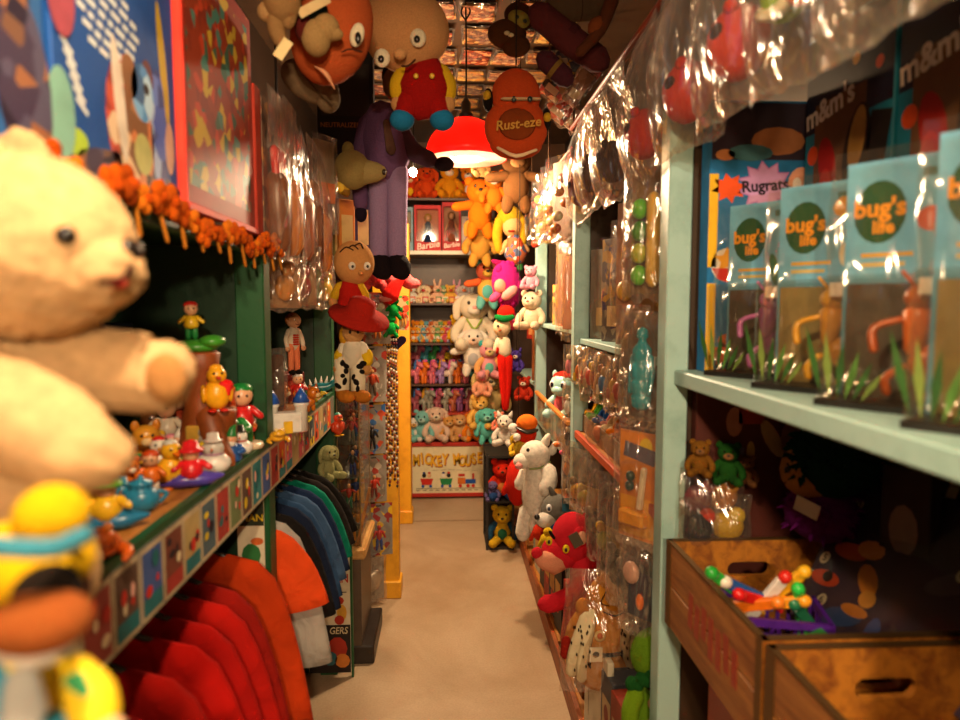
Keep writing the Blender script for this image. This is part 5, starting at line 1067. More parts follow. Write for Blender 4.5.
# below the crates
single('leaning_board', 'orange red painted board leaning under the mint shelf', 'board', M('#b84c1c', 'paint'), [B((0, 0, .29), (.012, .42, .58), bev=.002)], (.60, 1.22, .102))
t = Thing('brass_hook', 'small brass hook screwed under the mint shelf edge', 'hook', (.524, 1.30, .752)); t.add('ring', M('#c89030', 'metal', .25), C([(.0, .008 * math.cos(a), .008 * math.sin(a)) for a in [2 * pi * i / 12 for i in range(13)]], .0016, n=6)); t.add('screw', M('#c89030', 'metal', .25), C([(0, 0, .008), (.004, 0, .013)], .0016, n=6))
t = Thing('chrome_pack', 'crumpled shiny clear pack lying in the crate by the entrance', 'toy pack', (.76, .70, .84), (.3, .2, .4)); t.add('bag', BAG(), XF(bag_prim(.2, .2, .08, 91), TR(0, 0, .14))); t.add('toy', M('#b8b0a8', 'metal', .2), E((0, 0, .05), (.05, .02, .05)), B((.02, -.01, .05), (.05, .02, .06), bev=.01))
# ---- bags hanging from the red rail
GB = 'clear bags hanging on the red rail'
def ball(c_, r, z, hole=True):
    P = [E((0, 0, z), (r, r * .8, r), n=16, m=M(c_, 'plush'))]
    if hole: P += [E((.01, -r * .72, z + r * .2), (r * .3, r * .15, r * .22), n=10, m=M('#2a0c08', 'plush')), E((r * .5, -r * .5, z + r * .75), (r * .25, r * .2, r * .2), n=8, m=M(c_, 'plush'))]
    return P
for i, (y, c_, nm, kind, hh) in enumerate([(2.5, '#6a2418', 'maroon', 'ball', .36), (2.28, '#4a3020', 'brown', 'ball', .34), (2.02, '#3c2014', 'dark brown', 'ball', .36), (1.70, '#b82414', 'scarlet', 'ball', .36), (1.40, '#c0280f', 'crimson', 'ball', .345), (1.16, '#c8300f', 'vermilion', 'ball', .335), (.96, '#8cb818', 'yellow green', 'frog', .35), (.77, '#58c020', 'bright green', 'frog', .36), (.6, '#50b018', 'leaf green', 'frog', .36)]):
    w_ = .28 if y > 1.1 else .22
    con = [('toy', M(c_, 'plush'), ball(c_, .062, -hh * .74))] if kind == 'ball' else [('toy', M(c_, 'plush'), [E((-.03, 0, -hh * .66), (.05, .03, .05), m=M(c_, 'plush')), E((.03, 0, -hh * .5), (.055, .03, .07), m=M(c_, 'plush')), E((-.05, -.03, -hh * .55), .018, m=M('#e8e0c8')), E((.05, -.03, -hh * .78), (.022, .022, .022), m=M('#e07020')), C([(-.06, -.02, -hh * .75), (0, -.03, -hh * .8), (.05, -.02, -hh * .7)], .01, n=6, m=M('#d8d4b0'))])]
    bagged('clear plastic bag with %s plush toy hanging on the red rail' % nm, (.50, y, 2.195), RIGHT + R.uniform(-.1, .25), w_, hh + .03, .13, con, None, 100 + i, GB, gather=.25)
for i, (y, x, c_, nm) in enumerate([(2.78, .475, '#8a3c20', 'rust'), (2.95, .48, '#8c4c28', 'copper'), (3.12, .48, '#2c4484', 'blue'), (3.3, .48, '#708c20', 'lime'), (3.48, .48, '#a0301c', 'red')]):
    bagged('clear bag of %s little toys hanging at the far rail' % nm, (x, y, 2.118), RIGHT + .5, .22, .36 - .015 * i, .1, [('toy', M(c_), [E((R.uniform(-.05, .05), -.01, -.1 - .05 * j), (.03, .02, .022), m=M([c_, '#9c7040', '#a0501c', '#b0a080'][j % 4])) for j in range(5)])], None, 120 + i, 'clear bags on the far rail', backing=('#6c4c38',) if i < 3 else None, film=FILM())
# ================================================================== right side, middle bays
def rx(px, py, X): return PX(px, py, X)
# packs standing on the middle shelf (z 1.37)
for i, (y, x, wd, h, c_, two, nm) in enumerate([(2.48, .60, .2, .34, '#8a8070', None, 'grey card'), (2.30, .59, .16, .36, '#5a4c48', '#3c2c58,#8c7c68,#a87c30', 'violet striped card'), (2.12, .60, .17, .46, '#a07058', None, 'dusty pink card'), (1.96, .60, .14, .48, '#b88468', None, 'salmon card'), (1.8, .62, .15, .40, '#7a6048', '#b8843c,#5c4434,#8c7048', 'tan printed card')]):
    t = Thing('flat_pack', 'flat clear-wrapped pack with %s standing on the mint shelf' % nm, 'toy pack', (x, y, 1.371), RIGHT + .45, 1, 'flat packs on the mint shelf')
    t.add('card', M(c_, 'print', two=two) if two else M(c_, 'card'), B((0, .004, h / 2), (wd, .012, h), bev=.002)); t.add('label', M('#c8a878', 'card'), B((0, -.0028, h * .25), (wd * .6, .001, h * .2)))
    t.add('bag', FILM(), XF(bag_prim(wd + .012, h + .008, .03, 140 + i), TR(0, .002, h + .008)))
# hanging on the front
p = rx(662, 168, .5)
bagged('long clear bag with green figures hanging against the mint post', (.49, 1.665, 1.86), RIGHT + .55, .13, .35, .07, [('toy', M('#4c9c28'), [E((-.01, 0, -.12 - .055 * j), (.022, .02, .026), m=M(['#58b028', '#3c8020', '#a8b030'][j % 3])) for j in range(4)] + [C([(.035, 0, -.1), (.035, 0, -.3)], .018, n=8, m=M('#c8a038'))])], None, 150, backing=('#7a5c38',))
bagged('clear bag with gold and red trinkets hanging beside the green-figure bag', (.50, 1.86, 1.74), RIGHT + .5, .12, .3, .05, [('toy', M('#d8a838'), [E((0, 0, -.2), (.03, .015, .03)), E((.01, -.005, -.13), (.02, .012, .02), m=M('#8c2418'))])], None, 151, backing=('#b07c58',))
bagged('short clear bag with purple-edged card over the little bags', (.49, 1.74, 1.50), RIGHT + .4, .14, .2, .04, [('toy', M('#b88c48'), [E((0, 0, -.1), (.04, .012, .03))])], None, 152, backing=('#8a6848',))
# blue figure in tall bubble
t = Thing('bubble_pack', 'clear bubble pack with a tall turquoise ribbed figure by the mint post', 'toy pack', (.492, 1.655, 1.20), RIGHT + .55)
t.add('card', M('#7a6248', 'card'), B((0, .03, .14), (.15, .003, .28))); t.add('bubble', CLEAR(), XF(blister_prims(.13, .25, .055, .14), TR(0, .028, 0)))
t.add('figure', M('#18a0b4', 'plastic', .25), L([(.012, .035), (.024, .045), (.026, .07), (.022, .075), (.026, .08), (.028, .11), (.023, .115), (.028, .12), (.028, .155), (.022, .16), (.025, .165), (.024, .19), (.012, .205), (.01, .215), (.015, .22), (.013, .238), (.002, .245)], n=14), C([(.026, 0, .17), (.034, 0, .13), (.03, -.008, .08)], [.009, .008, .007], n=7), C([(-.026, 0, .17), (-.034, 0, .13), (-.03, -.008, .08)], [.009, .008, .007], n=7))
t.add('bag', BAG(), XF(bag_prim(.155, .3, .08, 153), TR(0, 0, .285)))
# little bags under the middle shelf
NB = ['#c8702c', '#d8c8b0', '#c03c28', '#b88848', '#3c78b0', '#d8b020', '#a04030', '#b89870']; NN = ['orange', 'cream', 'red', 'tan', 'blue', 'yellow', 'brick', 'sand']
for i in range(8):
    y = 2.52 - i * .098; bagged('small clear bag with %s trinket in the row under the mint shelf' % NN[i], (.505 + .012 * (i % 2), y, 1.345), RIGHT + R.uniform(.2, .6), .1, .15 + .02 * (i % 3), .05, [('toy', M(NB[i]), [E((0, 0, -.10), (.022, .014, .03)), E((.012, 0, -.06), (.016, .012, .018), m=M(NB[(i + 3) % 8])), B((-.015, -.01, -.12), (.016, .006, .03), m=M(NB[(i + 5) % 8]))])], None, 160 + i, 'small bags in the row under the shelf')
# heap of tiny plushes
single('cardboard_tray', 'flat brown cardboard tray under the heap of tiny plushes', 'tray', M('#7a5a38', 'card'), [B((0, 0, .035), (.26, .66, .07), bev=.003)], (.665, 2.26, 1.001))
PC = [('#d8ccb8', 'white'), ('#d84020', 'red'), ('#e0a020', 'yellow'), ('#c86c18', 'orange'), ('#d89088', 'pink'), ('#2860a8', 'blue'), ('#782048', 'plum'), ('#48a038', 'green'), ('#8c5024', 'brown'), ('#e0c8a0', 'cream')]
EAR = [('round', 'round ears'), ('long', 'long ears'), ('point', 'pointed ears'), ('floppy', 'floppy ears')]
rr = random.Random(31); combos = [(a, b) for a in PC for b in EAR]; rr.shuffle(combos)
n_ = 0
for row, (x, z) in enumerate([(.585, 1.072), (.66, 1.072), (.625, 1.155), (.70, 1.155)]):
    for j in range(7):
        (c_, cn), (e_, en) = combos[n_ % 40]; c2 = PC[(n_ * 3 + 1) % 10][0]; n_ += 1
        plush('tiny %s plush with %s in the heap on the wooden shelf' % (cn, en), (x + rr.uniform(-.012, .012), 2.53 - j * .082 + rr.uniform(-.015, .015), z), RIGHT + rr.uniform(-.3, .9), rr.uniform(.1, .12), c_, c2, e_, group='tiny plushes in the heap')
# crumpled bags on the wooden shelf front
for i, (y, x, z, c_, nm) in enumerate([(2.28, .545, 1.105, '#c87850', 'coral'), (2.06, .545, 1.10, '#b8a090', 'pale'), (1.84, .555, 1.13, '#8a6c58', 'brown'), (1.90, .64, 1.15, '#a89080', 'silver'), (1.70, .57, 1.13, '#9c8468', 'fawn')]):
    bagged('crumpled clear bag with %s contents lying on the wooden shelf' % nm, (x, y, z), (.25, .3 * (-1) ** i, RIGHT + .6), .17, .13, .08, [('toy', M(c_), [E((0, 0, -.07), (.045, .02, .035)), B((.02, -.015, -.06), (.05, .004, .03), rot=(0, .6, 0), m=M('#d87050', 'card'))])], None, 180 + i, 'crumpled bags on the wooden shelf')
# bags hanging below the red-edged board
for i, (y, h, c_, c2, nm) in enumerate([(2.5, .26, '#d0a018', '#7a5c18', 'mustard'), (2.36, .24, '#b8b018', '#d8b830', 'lemon'), (2.2, .3, '#5c4c3c', '#8c6c4c', 'brown'), (2.04, .3, '#98a820', '#d8b020', 'lime and gold'), (1.9, .33, '#3c3830', '#58503c', 'black'), (1.78, .33, '#4c4840', '#787060', 'charcoal')]):
    bagged('clear bag with %s toy hanging from the red-edged board' % nm, (.498, y, .975), RIGHT + .55, .16, h, .08, [('toy', M(c_), [E((0, 0, -h * .74), (.032, .02, .032)), E((-.02, 0, -h * .6), (.018, .014, .018), m=M(c2)), B((.01, .02, -h * .72), (.09, .003, .07), m=M(c2, 'card'))])], None, 190 + i, 'bags hanging from the red-edged board')
t = Thing('yellow_pack', 'yellow and orange carded tool toy pack hanging in front of the mint post', 'toy pack', (.478, 1.635, .90), RIGHT + .6)
cd = t.add('card', M('#d8841c', 'card'), B((0, .012, .14), (.13, .003, .28), bev=.001)); t.add('printed_art', M('#e0a820', 'card'), RECT(0, .06, .12, .1, .0100, M('#e8a818', 'card')), DISC(.02, .245, .02, .022, .0100, M('#e0c020', 'card')), RECT(0, .225, .1, .04, .0098, M('#5c5464', 'card'), -.15), under=cd)
t.add('toy', M('#e8dcc0'), B((.02, -.004, .14), (.014, .014, .11), rot=(0, .12, 0), bev=.003), E((-.02, -.002, .14), (.012, .012, .014), m=M('#20443c')), E((-.018, -.002, .165), (.012, .012, .014), m=M('#20443c')), B((-.005, -.006, .06), (.08, .03, .04), bev=.006, m=M('#e8a010', 'plastic')))
t.add('bubble', CLEAR(), XF(blister_prims(.115, .19, .035, .11), TR(0, .010, 0))); t.add('bag', BAG(), XF(bag_prim(.15, .31, .07, 201), TR(0, 0, .295)))
p = rx(643, 545, .5); bagged('clear pouch with small orange figure hanging low by the post', (.492, 1.66, .90), RIGHT + .6, .12, .27, .07, [('toy', M('#c8b0a0'), [E((-.02, 0, -.1), (.025, .015, .03), m=M('#c89c88')), E((.01, 0, -.17), (.012, .008, .022), m=M('#e07018')), B((.0, .015, -.16), (.08, .003, .12), m=M('#343440', 'card'))])], None, 205)
bagged('clear pouch with dark blue card tucked behind the low orange pouch', (.51, 1.75, .86), RIGHT + .5, .11, .22, .04, [('toy', M('#2a3450', 'card'), [B((0, 0, -.12), (.08, .006, .14))])], None, 206)
# printed cushion in a clear bag: belted figure in spotted robe
t = PT('printed_cushion', 'printed cushion in clear plastic showing a belted robe with spotted trim', 'cushion', 608, 690, 1.98)
def sf(px, py):                              # front of the cushion at a pixel
    v = max(0, 1 - ((px - 609) / 48) ** 2 - ((py - 644) / 52) ** 2); q = max(0, 1 - ((px - 614) / 30) ** 2 - ((py - 602) / 32) ** 2)
    return -max(22 * v ** .5, 18 * q ** .5) * t.k
B_ = t.add('cushion', M('#c07f28', 'cloth'), t.e(609, 644, 48, 52, 22, n=28), t.e(614, 602, 30, 32, 18, n=22))
def K(px, py, rx_, rz_, c_, r=0): return t.e(px, py, rx_, rz_, 2.2, sf(px, py), 14, (0, r, 0), M(c_, 'cloth'))
def strip(P, w_, c_, lift=.0): return C([t.p(x, y, sf(x, y) - lift) for x, y in P], [w_ * t.k] * len(P), 8, M(c_, 'cloth'), (1, .5))
t.add('printed_robe', M('#d8c8a0', 'cloth'), *[strip([(586, 618), (580, 635), (574, 655), (572, 672)], 7, '#d8c8a0'), strip([(592, 615), (588, 635), (583, 660), (582, 678)], 6, '#d8c8a0'), strip([(634, 612), (626, 628), (624, 650), (632, 676)], 7, '#d8c8a0', .001), strip([(640, 616), (634, 630), (632, 650), (640, 668)], 7, '#d8c8a0'), strip([(648, 632), (646, 650), (649, 662)], 6, '#8c1c10'), strip([(566, 640), (565, 655)], 5, '#8c1c10')], under=B_)
rr = random.Random(4); P_ = [(rr.uniform(570, 592), rr.uniform(622, 674)) for _ in range(22)] + [(rr.uniform(621, 640), rr.uniform(618, 672)) for _ in range(24)]
t.add('robe_spots', M('#2a1a10', 'cloth'), *[t.e(x, y, .9, 1.9, 1.2, sf(x, y) - .019, 6) for x, y in P_], under=B_, stuff=True)
t.add('printed_belt', M('#241a14', 'cloth'), strip([(594, 653), (606, 655), (620, 653)], 4, '#241a14'), under=B_)
t.add('belt_buckle', M('#d8ccb0', 'plastic'), XF(HOLED(13 * t.k, 15 * t.k, .004, 0, 7.5 * t.k, 3.6 * t.k, 3.4 * t.k, 16), TR(*t.p(596, 662, sf(596, 655) - .014))), under=B_)
t.add('medallion', M('#d8b878', 'cloth'), t.e(600, 636, 6, 6, 2, sf(600, 636), 14), t.e(600, 636, 3.5, 3.5, 2, sf(600, 636) - .003, 10, None, M('#c06028', 'cloth')), under=B_)
t.add('printed_face', M('#241810', 'cloth'), strip([(604, 612), (615, 616), (626, 611)], 1, '#241810', .001), strip([(606, 592), (601, 603), (609, 606)], .9, '#241810', .001), K(622, 597, 3.6, 3.2, '#d8ccb0'), t.e(622.5, 597, 1.5, 1.6, 2, sf(622, 597) - .003, 8, None, M('#241810', 'cloth')), under=B_)
t.add('hair', M('#3c1c10', 'cloth'), t.e(624, 580, 22, 14, 15, .0), t.e(643, 606, 9, 16, 14, .0, m=M('#5c1810', 'cloth')), under=B_)
t.add('ear', M('#c07f28', 'cloth'), t.e(583, 607, 8, 10, 6), under=B_)
t.add('bag', BAG(), XF(bag_prim(.30, .40, .17, 210), TR(*t.p(614, 570), 0, .05, -.05)))
# red cat plush
t = PT('cat_plush', 'long-limbed red pink cat plush hanging head first beside the printed cushion', 'plush toy', 565, 640, 2.28); RP = M('#c4202c', 'plush')
hd = t.add('head', RP, t.e(573, 537, 22, 26, 22, n=20), t.e(560, 552, 20, 18, 18, n=16)); t.add('muzzle', M('#d89070', 'plush'), t.c([(556, 563, -.03), (543, 560, -.05)], [12, 9]), under=hd)
t.add('nose', RP, t.e(537, 553, 6, 6, 6, -.05), under=hd); t.add('ear', RP, t.e(581, 537, 9, 11, 5, -.065), t.e(582, 538, 5, 7, 4, -.078, m=M('#d8a080', 'plush')), under=hd); t.add('ear', RP, t.e(588, 520, 8, 9, 5, .04), under=hd)
for x, y, dy in ((549, 541, -.062), (566, 549, -.075)): e_ = t.add('eye', M('#e0c020', 'plush'), t.e(x, y, 3.5, 4.5, 2.5, dy), under=hd); t.add('pupil', M(BLACK, 'plastic'), t.e(x, y + 1, 1.5, 2.2, 1.5, dy - .009, n=8), under=hd)
t.add('brow', M('#17100c', 'plush'), t.c([(550, 532, -.068), (554, 538, -.072)], [1.6, 1.6], 6), under=hd); t.add('paper_tag', M('#4a4030', 'card'), XF(B((0, 0, 0), (.035, .001, .05)), TR(*t.p(576, 540, -.095), 0, -.5, 0)), under=hd)
t.add('body', RP, t.c([(583, 555), (585, 580), (580, 605)], [15, 16, 14], 14)); t.add('arm', RP, t.c([(584, 570, -.03), (574, 592, -.05), (556, 602, -.06), (546, 604, -.06)], [9, 9, 9, 9])); t.add('arm', RP, t.c([(592, 570), (596, 560), (594, 545)], [5, 5, 5])); t.add('leg', RP, t.c([(574, 605), (570, 622), (567, 640)], [10, 8, 7])); t.add('leg', RP, t.c([(586, 605, .03), (584, 630, .03)], [10, 8])); t.add('tail', RP, t.c([(590, 600, .03), (600, 620, .04), (598, 640, .04)], [4, 4, 4]))
# green plush and red plush low shelf
t = PT('turtle_plush', 'green long-bodied plush with dark green collar and cream feet on the low shelf', 'plush toy', 650, 722, 1.63); G_ = M('#587c18', 'plush')
t.add('body', G_, t.c([(640, 700), (643, 720), (645, 745)], [16, 20, 20], 14)); hd = t.add('head', G_, t.e(650, 652, 20, 26, 19, n=18, rot=(0, .3, 0))); t.add('eye', M('#e0d8c0', 'plastic'), t.e(668, 642, 4, 5, 3, -.04), under=hd)
t.add('collar', M('#184c1c', 'plush'), *[t.e(632 + 5 * i, 684 - 2.4 * i + 3 * (i % 2), 7, 8, 8, -.02 - .004 * i) for i in range(7)]); t.add('arm', M('#6c9018', 'plush'), t.c([(636, 694, -.03), (630, 712, -.04), (632, 735, -.04)], [9, 9, 9])); t.add('foot', M('#a8845c', 'plush'), t.c([(655, 704, -.05), (672, 698, -.06), (682, 696, -.06)], [8, 8, 7])); t.add('foot', M('#a8845c', 'plush'), t.c([(650, 728, -.05), (668, 722, -.06)], [8, 8]))
t = PT('round_plush', 'dark red round plush behind the green plush on the low shelf', 'plush toy', 676, 690, 1.72); b_ = t.add('body', M('#6c1410', 'plush'), t.e(676, 655, 26, 38, 24, n=18)); t.add('foot', M('#8c7460', 'plush'), t.e(690, 712, 14, 30, 12, -.03)); t.add('eye', M(BLACK, 'plastic'), t.e(664, 634, 3, 3.5, 3, -.045, n=8), under=b_)
# white dog plush + grey dog
t = PT('white_dog_plush', 'white fleece puppy plush hanging on the wooden side of the aisle', 'plush toy', 537, 520, 2.95); WH = M('#d8cfc0', 'fleece', 200)
hd = t.add('head', WH, t.e(535, 455, 16, 15, 15, n=16)); t.add('muzzle', WH, t.e(522, 461, 9, 8, 9, -.02), under=hd); t.add('nose', M('#d89088', 'plush'), t.e(519, 466, 4, 3.5, 4, -.055, n=8), under=hd); t.add('eye', M(BLACK, 'plastic'), t.e(528, 450, 1.8, 2, 2, -.062, n=8), under=hd)
for x, y in ((545, 440), (552, 448)): t.add('ear', WH, t.c([(x, y + 3), (x + 3, y - 4)], [5, 3]), under=hd)
t.add('body', WH, t.c([(540, 472), (538, 492), (538, 510)], [15, 17, 15], 16)); t.add('arm', WH, t.c([(548, 470, -.05), (550, 480, -.08), (546, 489, -.09)], [8, 8, 8])); t.add('arm', WH, t.c([(526, 472, .03), (520, 484, .03)], [7, 7])); t.add('leg', WH, t.c([(528, 510), (524, 526), (523, 534)], [9, 8, 8])); t.add('leg', WH, t.c([(540, 510, -.04), (536, 528, -.05)], [9, 8])); t.add('ribbon', M('#8c9c60', 'cloth'), t.c([(530, 469, -.05), (540, 468, -.06), (550, 462, -.04)], [1, 1, 1], 5))
t = PT('grey_dog_plush', 'grey and white husky plush head with blue eye under the white puppy', 'plush toy', 552, 530, 2.75); hd = t.add('head', M('#6c6860', 'plush'), t.e(556, 510, 16, 17, 14)); t.add('muzzle', M('#d0c8bc', 'plush'), t.e(546, 520, 11, 8, 10, -.03), under=hd); t.add('nose', M(BLACK, 'plastic'), t.e(537, 517, 3, 3, 3, -.05, n=8), under=hd); e_ = t.add('eye', M('#d8d8d8', 'plastic'), t.e(549, 508, 3, 4, 2.5, -.055), under=hd); t.add('pupil', M('#203048', 'plastic'), t.e(549, 509, 1.6, 2.2, 2, -.063, n=8), under=hd); t.add('ear', M('#5c5850', 'plush'), t.c([(554, 496), (550, 488)], [4, 2]), under=hd); t.add('body', M('#6c6860', 'plush'), t.e(566, 522, 14, 12)); t.add('paw', M('#d0c8bc', 'plush'), t.e(556, 530, 8, 6, 7, -.03))
t = Thing('price_card', 'small blue price card with white code panel by the husky plush', 'price card', PY(571, 505, 2.6), -.2); t.add('card', M('#17586c', 'card'), B((0, 0, 0), (.07, .002, .055))); t.add('code_panel', M('#c8b890', 'card'), RECT(.008, 0, .03, .035, -.0016, None), *[RECT(-.004 + .004 * i, 0, .0016, .03, -.002, M('#2a2018', 'card')) for i in range(6)])
for i, (px, py, s_, c_, nm, Y) in enumerate([(517, 482, 26, '#c02010', 'tomato red', 3.05), (540, 532, 18, '#c83018', 'flame red', 2.85), (553, 536, 16, '#2868b0', 'bright blue', 2.7), (546, 540, 14, '#d8b020', 'yellow', 2.65)]):
    t = PT('bean_plush', '%s beanbag plush squeezed behind the white puppy' % nm, 'plush toy', px, py + s_, Y, 'beanbags behind the white puppy'); b_ = t.add('body', M(c_, 'plush'), t.e(px, py, s_ * .45, s_ * (.95 if i == 0 else .5))); t.add('head', M(c_, 'plush'), t.e(px + 2, py - s_ * .6, s_ * .35, s_ * .3)); t.add('arm', M(c_, 'plush'), t.c([(px - s_ * .3, py), (px - s_ * .5, py + s_ * .4)], [s_ * .15, s_ * .12], 7))
# orange capped plush
t = PT('capped_plush', 'plush with orange cap and black visor above the white puppy', 'plush toy', 527, 450, 3.15); hd = t.add('head', M('#c82c14', 'plush'), t.e(526, 434, 11, 10)); t.add('cap', M('#e8701c', 'cloth'), t.e(527, 423, 11, 9, 10), under=hd); t.add('visor', M('#17140f', 'plastic'), t.c([(518, 428, -.03), (527, 432, -.05), (536, 430, -.03)], [3, 4, 3], flat=(1, .5)), under=hd); t.add('ear', M('#e0d8cc', 'plush'), t.e(513, 428, 5, 5), under=hd); t.add('ear', M('#e0d8cc', 'plush'), t.e(517, 437, 4, 4, 4, -.04), under=hd); t.add('body', M('#b8a030', 'plush'), t.e(522, 448, 8, 10))
# far middle bay: rack, baby toy, packs
t = Thing('card_rack', 'clear fronted card rack with orange wooden top edge on the middle bay', 'rack', (.5, 3.16, .86), RIGHT)
t.add('front_pane', CLEAR(), B((0, -.006, .075), (.98, .003, .15))); t.add('top_edge', M('#c87c28', 'wood', two='#a05c18'), B((0, -.004, .158), (.99, .02, .018), bev=.003)); t.add('backing', M('#6c4c34', 'card'), B((0, .008, .075), (.98, .003, .15)))
for i in range(9): t.add('card', M(['#a87858', '#c8a888', '#8c5848', '#b89068'][i % 4], 'card'), B((-.43 + .108 * i, .001, .072), (.085, .003, .12)))
def baby(label, loc, rot, s, c1, c2, hat):
    t = Thing('baby_doll', label, 'doll', loc, rot, s); t.add('body', M(c2, 'plush'), E((0, 0, .24), (.24, .2, .26))); hd = t.add('head', M(c1, 'plastic', .3), E((0, -.02, .66), (.3, .27, .26), n=18)); t.add('muzzle', M(c1, 'plastic', .3), E((0, -.22, .57), (.16, .12, .1)), under=hd)
    for sx in (-1, 1):
        e_ = t.add('eye', M('#e8e0e0', 'plastic'), E((sx * .13, -.24, .68), (.075, .04, .085)), under=hd); t.add('pupil', M('#1c1420', 'plastic', .1), E((sx * .125, -.272, .675), (.042, .02, .055), n=8), under=hd); t.add('ear', M(c1, 'plastic'), E((sx * .24, 0, .86), (.06, .04, .09)), under=hd); t.add('arm', M(c1, 'plastic'), C([(sx * .2, -.05, .38), (sx * .3, -.16, .24)], [.08, .075])); t.add('leg', M(c1, 'plastic'), C([(sx * .13, -.12, .1), (sx * .2, -.34, .08)], [.1, .1]))
    t.add('cap', M(hat, 'plush'), E((0, .03, .82), (.27, .25, .12)), under=hd)
baby('pale aqua baby animal doll in pink with a red cap on the middle shelf', (.575, 3.22, .952), RIGHT + .8, .24, '#9cc8c0', '#d85c60', '#c03020')
baby('pink baby animal doll with white cap beside the aqua baby doll', (.64, 3.42, .862), RIGHT + .6, .22, '#d87888', '#e0b0a0', '#e0d8d0')
single('orange_riser', 'orange stained wooden box under the aqua baby doll', 'box', M('#c07a30', 'wood', two='#98581c'), [B((0, 0, .045), (.13, .16, .09), bev=.003)], (.595, 3.22, .861))
single('orange_lit_backboard', 'wooden board with orange lamplight in its colour behind the aqua baby doll', 'board', M('#c07a30', 'wood', two='#98581c'), [B((0, 0, .25), (.012, .5, .5))], (.80, 3.3, .862))  # orange lamplight on the wood is put into the board colour
for i, (px, py, c_, nm) in enumerate([(566, 440, '#d8607c', 'pink'), (556, 436, '#e08040', 'orange')]): plush('small %s plush at the aqua doll\'s feet' % nm, (.53, 2.78 + .16 * i, .862), RIGHT + .6, .1, c_, group='plushes by the baby doll')
for i, (y, c_, two, nm, h) in enumerate([(2.74, '#c8886c', '#d85c2c,#3c5c9c,#d8c8b0', 'blue and orange', .26), (2.90, '#b89878', '#8c6448,#d8c09c,#a87c50', 'beige', .2), (3.06, '#c86850', '#b83c28,#e0c8a8,#5878a8', 'red', .24), (3.24, '#a88860', '#d8a850,#785838', 'gold', .2)]):
    blister('carded toys with %s print standing on the mint board' % nm, (.56, y, 1.401), RIGHT + .5, .14, h, c_, two, ('#b87838', '#a86038', '#d8a878'), group='carded toys in the middle bay')
for i, (y, c_, nm) in enumerate([(2.72, '#b87858', 'copper'), (2.86, '#c89070', 'peach')]): bagged('narrow clear bag with %s card hanging on the mint post edge' % nm, (.497, y, 1.75 + .02 * i), RIGHT + .5, .09, .4, .04, [('toy', M(c_, 'card'), [B((0, 0, -.2), (.06, .006, .3))])], None, 220 + i, 'narrow bags by the mint post')
for i in range(6): bagged('slim clear bag with %s strip hanging on the middle bay post' % ['rose', 'white', 'black', 'amber', 'coral', 'sky'][i], (.496, 2.69 + .02 * (i % 2), 1.3 - .13 * i if i else 1.34), RIGHT + .5, .07, .15, .03, [('toy', M(['#d0708c', '#d8d0c8', '#2a2420', '#d09028', '#d86048', '#6098b8'][i]), [E((0, 0, -.09), (.018, .01, .03)), E((0, 0, -.05), (.012, .008, .012), m=M('#d8c0a0'))])], None, 230 + i, 'slim bags on the middle bay post')
single('orange_board', 'orange stained wooden board at the end of the mint shelving', 'board', M('#c46c1c', 'wood', two='#9c4c10'), [B((0, 0, .2), (.14, .012, .42))], (.565, 3.85, 1.07))
box_thing('red framed picture box behind the elf doll', (.52, 3.92, 1.3), RIGHT + .8, .1, .03, .2, '#8c2018', [RECT(0, .1, .07, .15, -.0156, M('#c88850', 'card')), DISC(0, .1, .02, .04, -.016, M('#5c3020', 'card'))])
# low boxes under the printed cushion
for i, (y, c_, nm) in enumerate([(1.64, '#c8b890', 'cream'), (1.76, '#8c3018', 'brick'), (1.88, '#48484c', 'grey'), (2.3, '#7a4c24', 'brown'), (2.42, '#1c2c50', 'navy'), (2.54, '#a8241c', 'red')]):
    box_thing('%s upright game box on the lowest wooden shelf' % nm, (.52, y, .101), RIGHT + .1, .1, .1, .30, c_, [RECT(0, .16, .07, .14, -.0506, M('#b89c70', 'card')), DISC(0, .18, .02, .03, -.051, M('#7c2c1c', 'card'))], name='game_box', group='game boxes on the lowest shelf')
box_thing('cream flat poster box with black line art leaning on the low shelf', (.475, 2.0, .101), RIGHT + .05, .26, .02, .34, '#c8bca0', [FL([(-.08, .05), (-.076, .05), (-.074, .2), (.06, .3), (.058, .306), (-.08, .21)], -.0106, M('#17120f', 'card'))])
for i, (y, c_, nm) in enumerate([(2.75, '#241c18', 'black'), (2.9, '#1c2444', 'navy'), (3.05, '#8c2018', 'red'), (3.2, '#3c3028', 'brown'), (3.4, '#b0a890', 'ivory')]):
    box_thing('%s carton standing low in the middle bay' % nm, (.515, y, .101), RIGHT + .1, .12, .09, .3, c_, [RECT(0, .17, .08, .1, -.0456, M('#c08840', 'card')), DISC(0, .1, .02, .02, -.046, M('#b83020', 'card'))], name='game_box', group='cartons low in the middle bay')

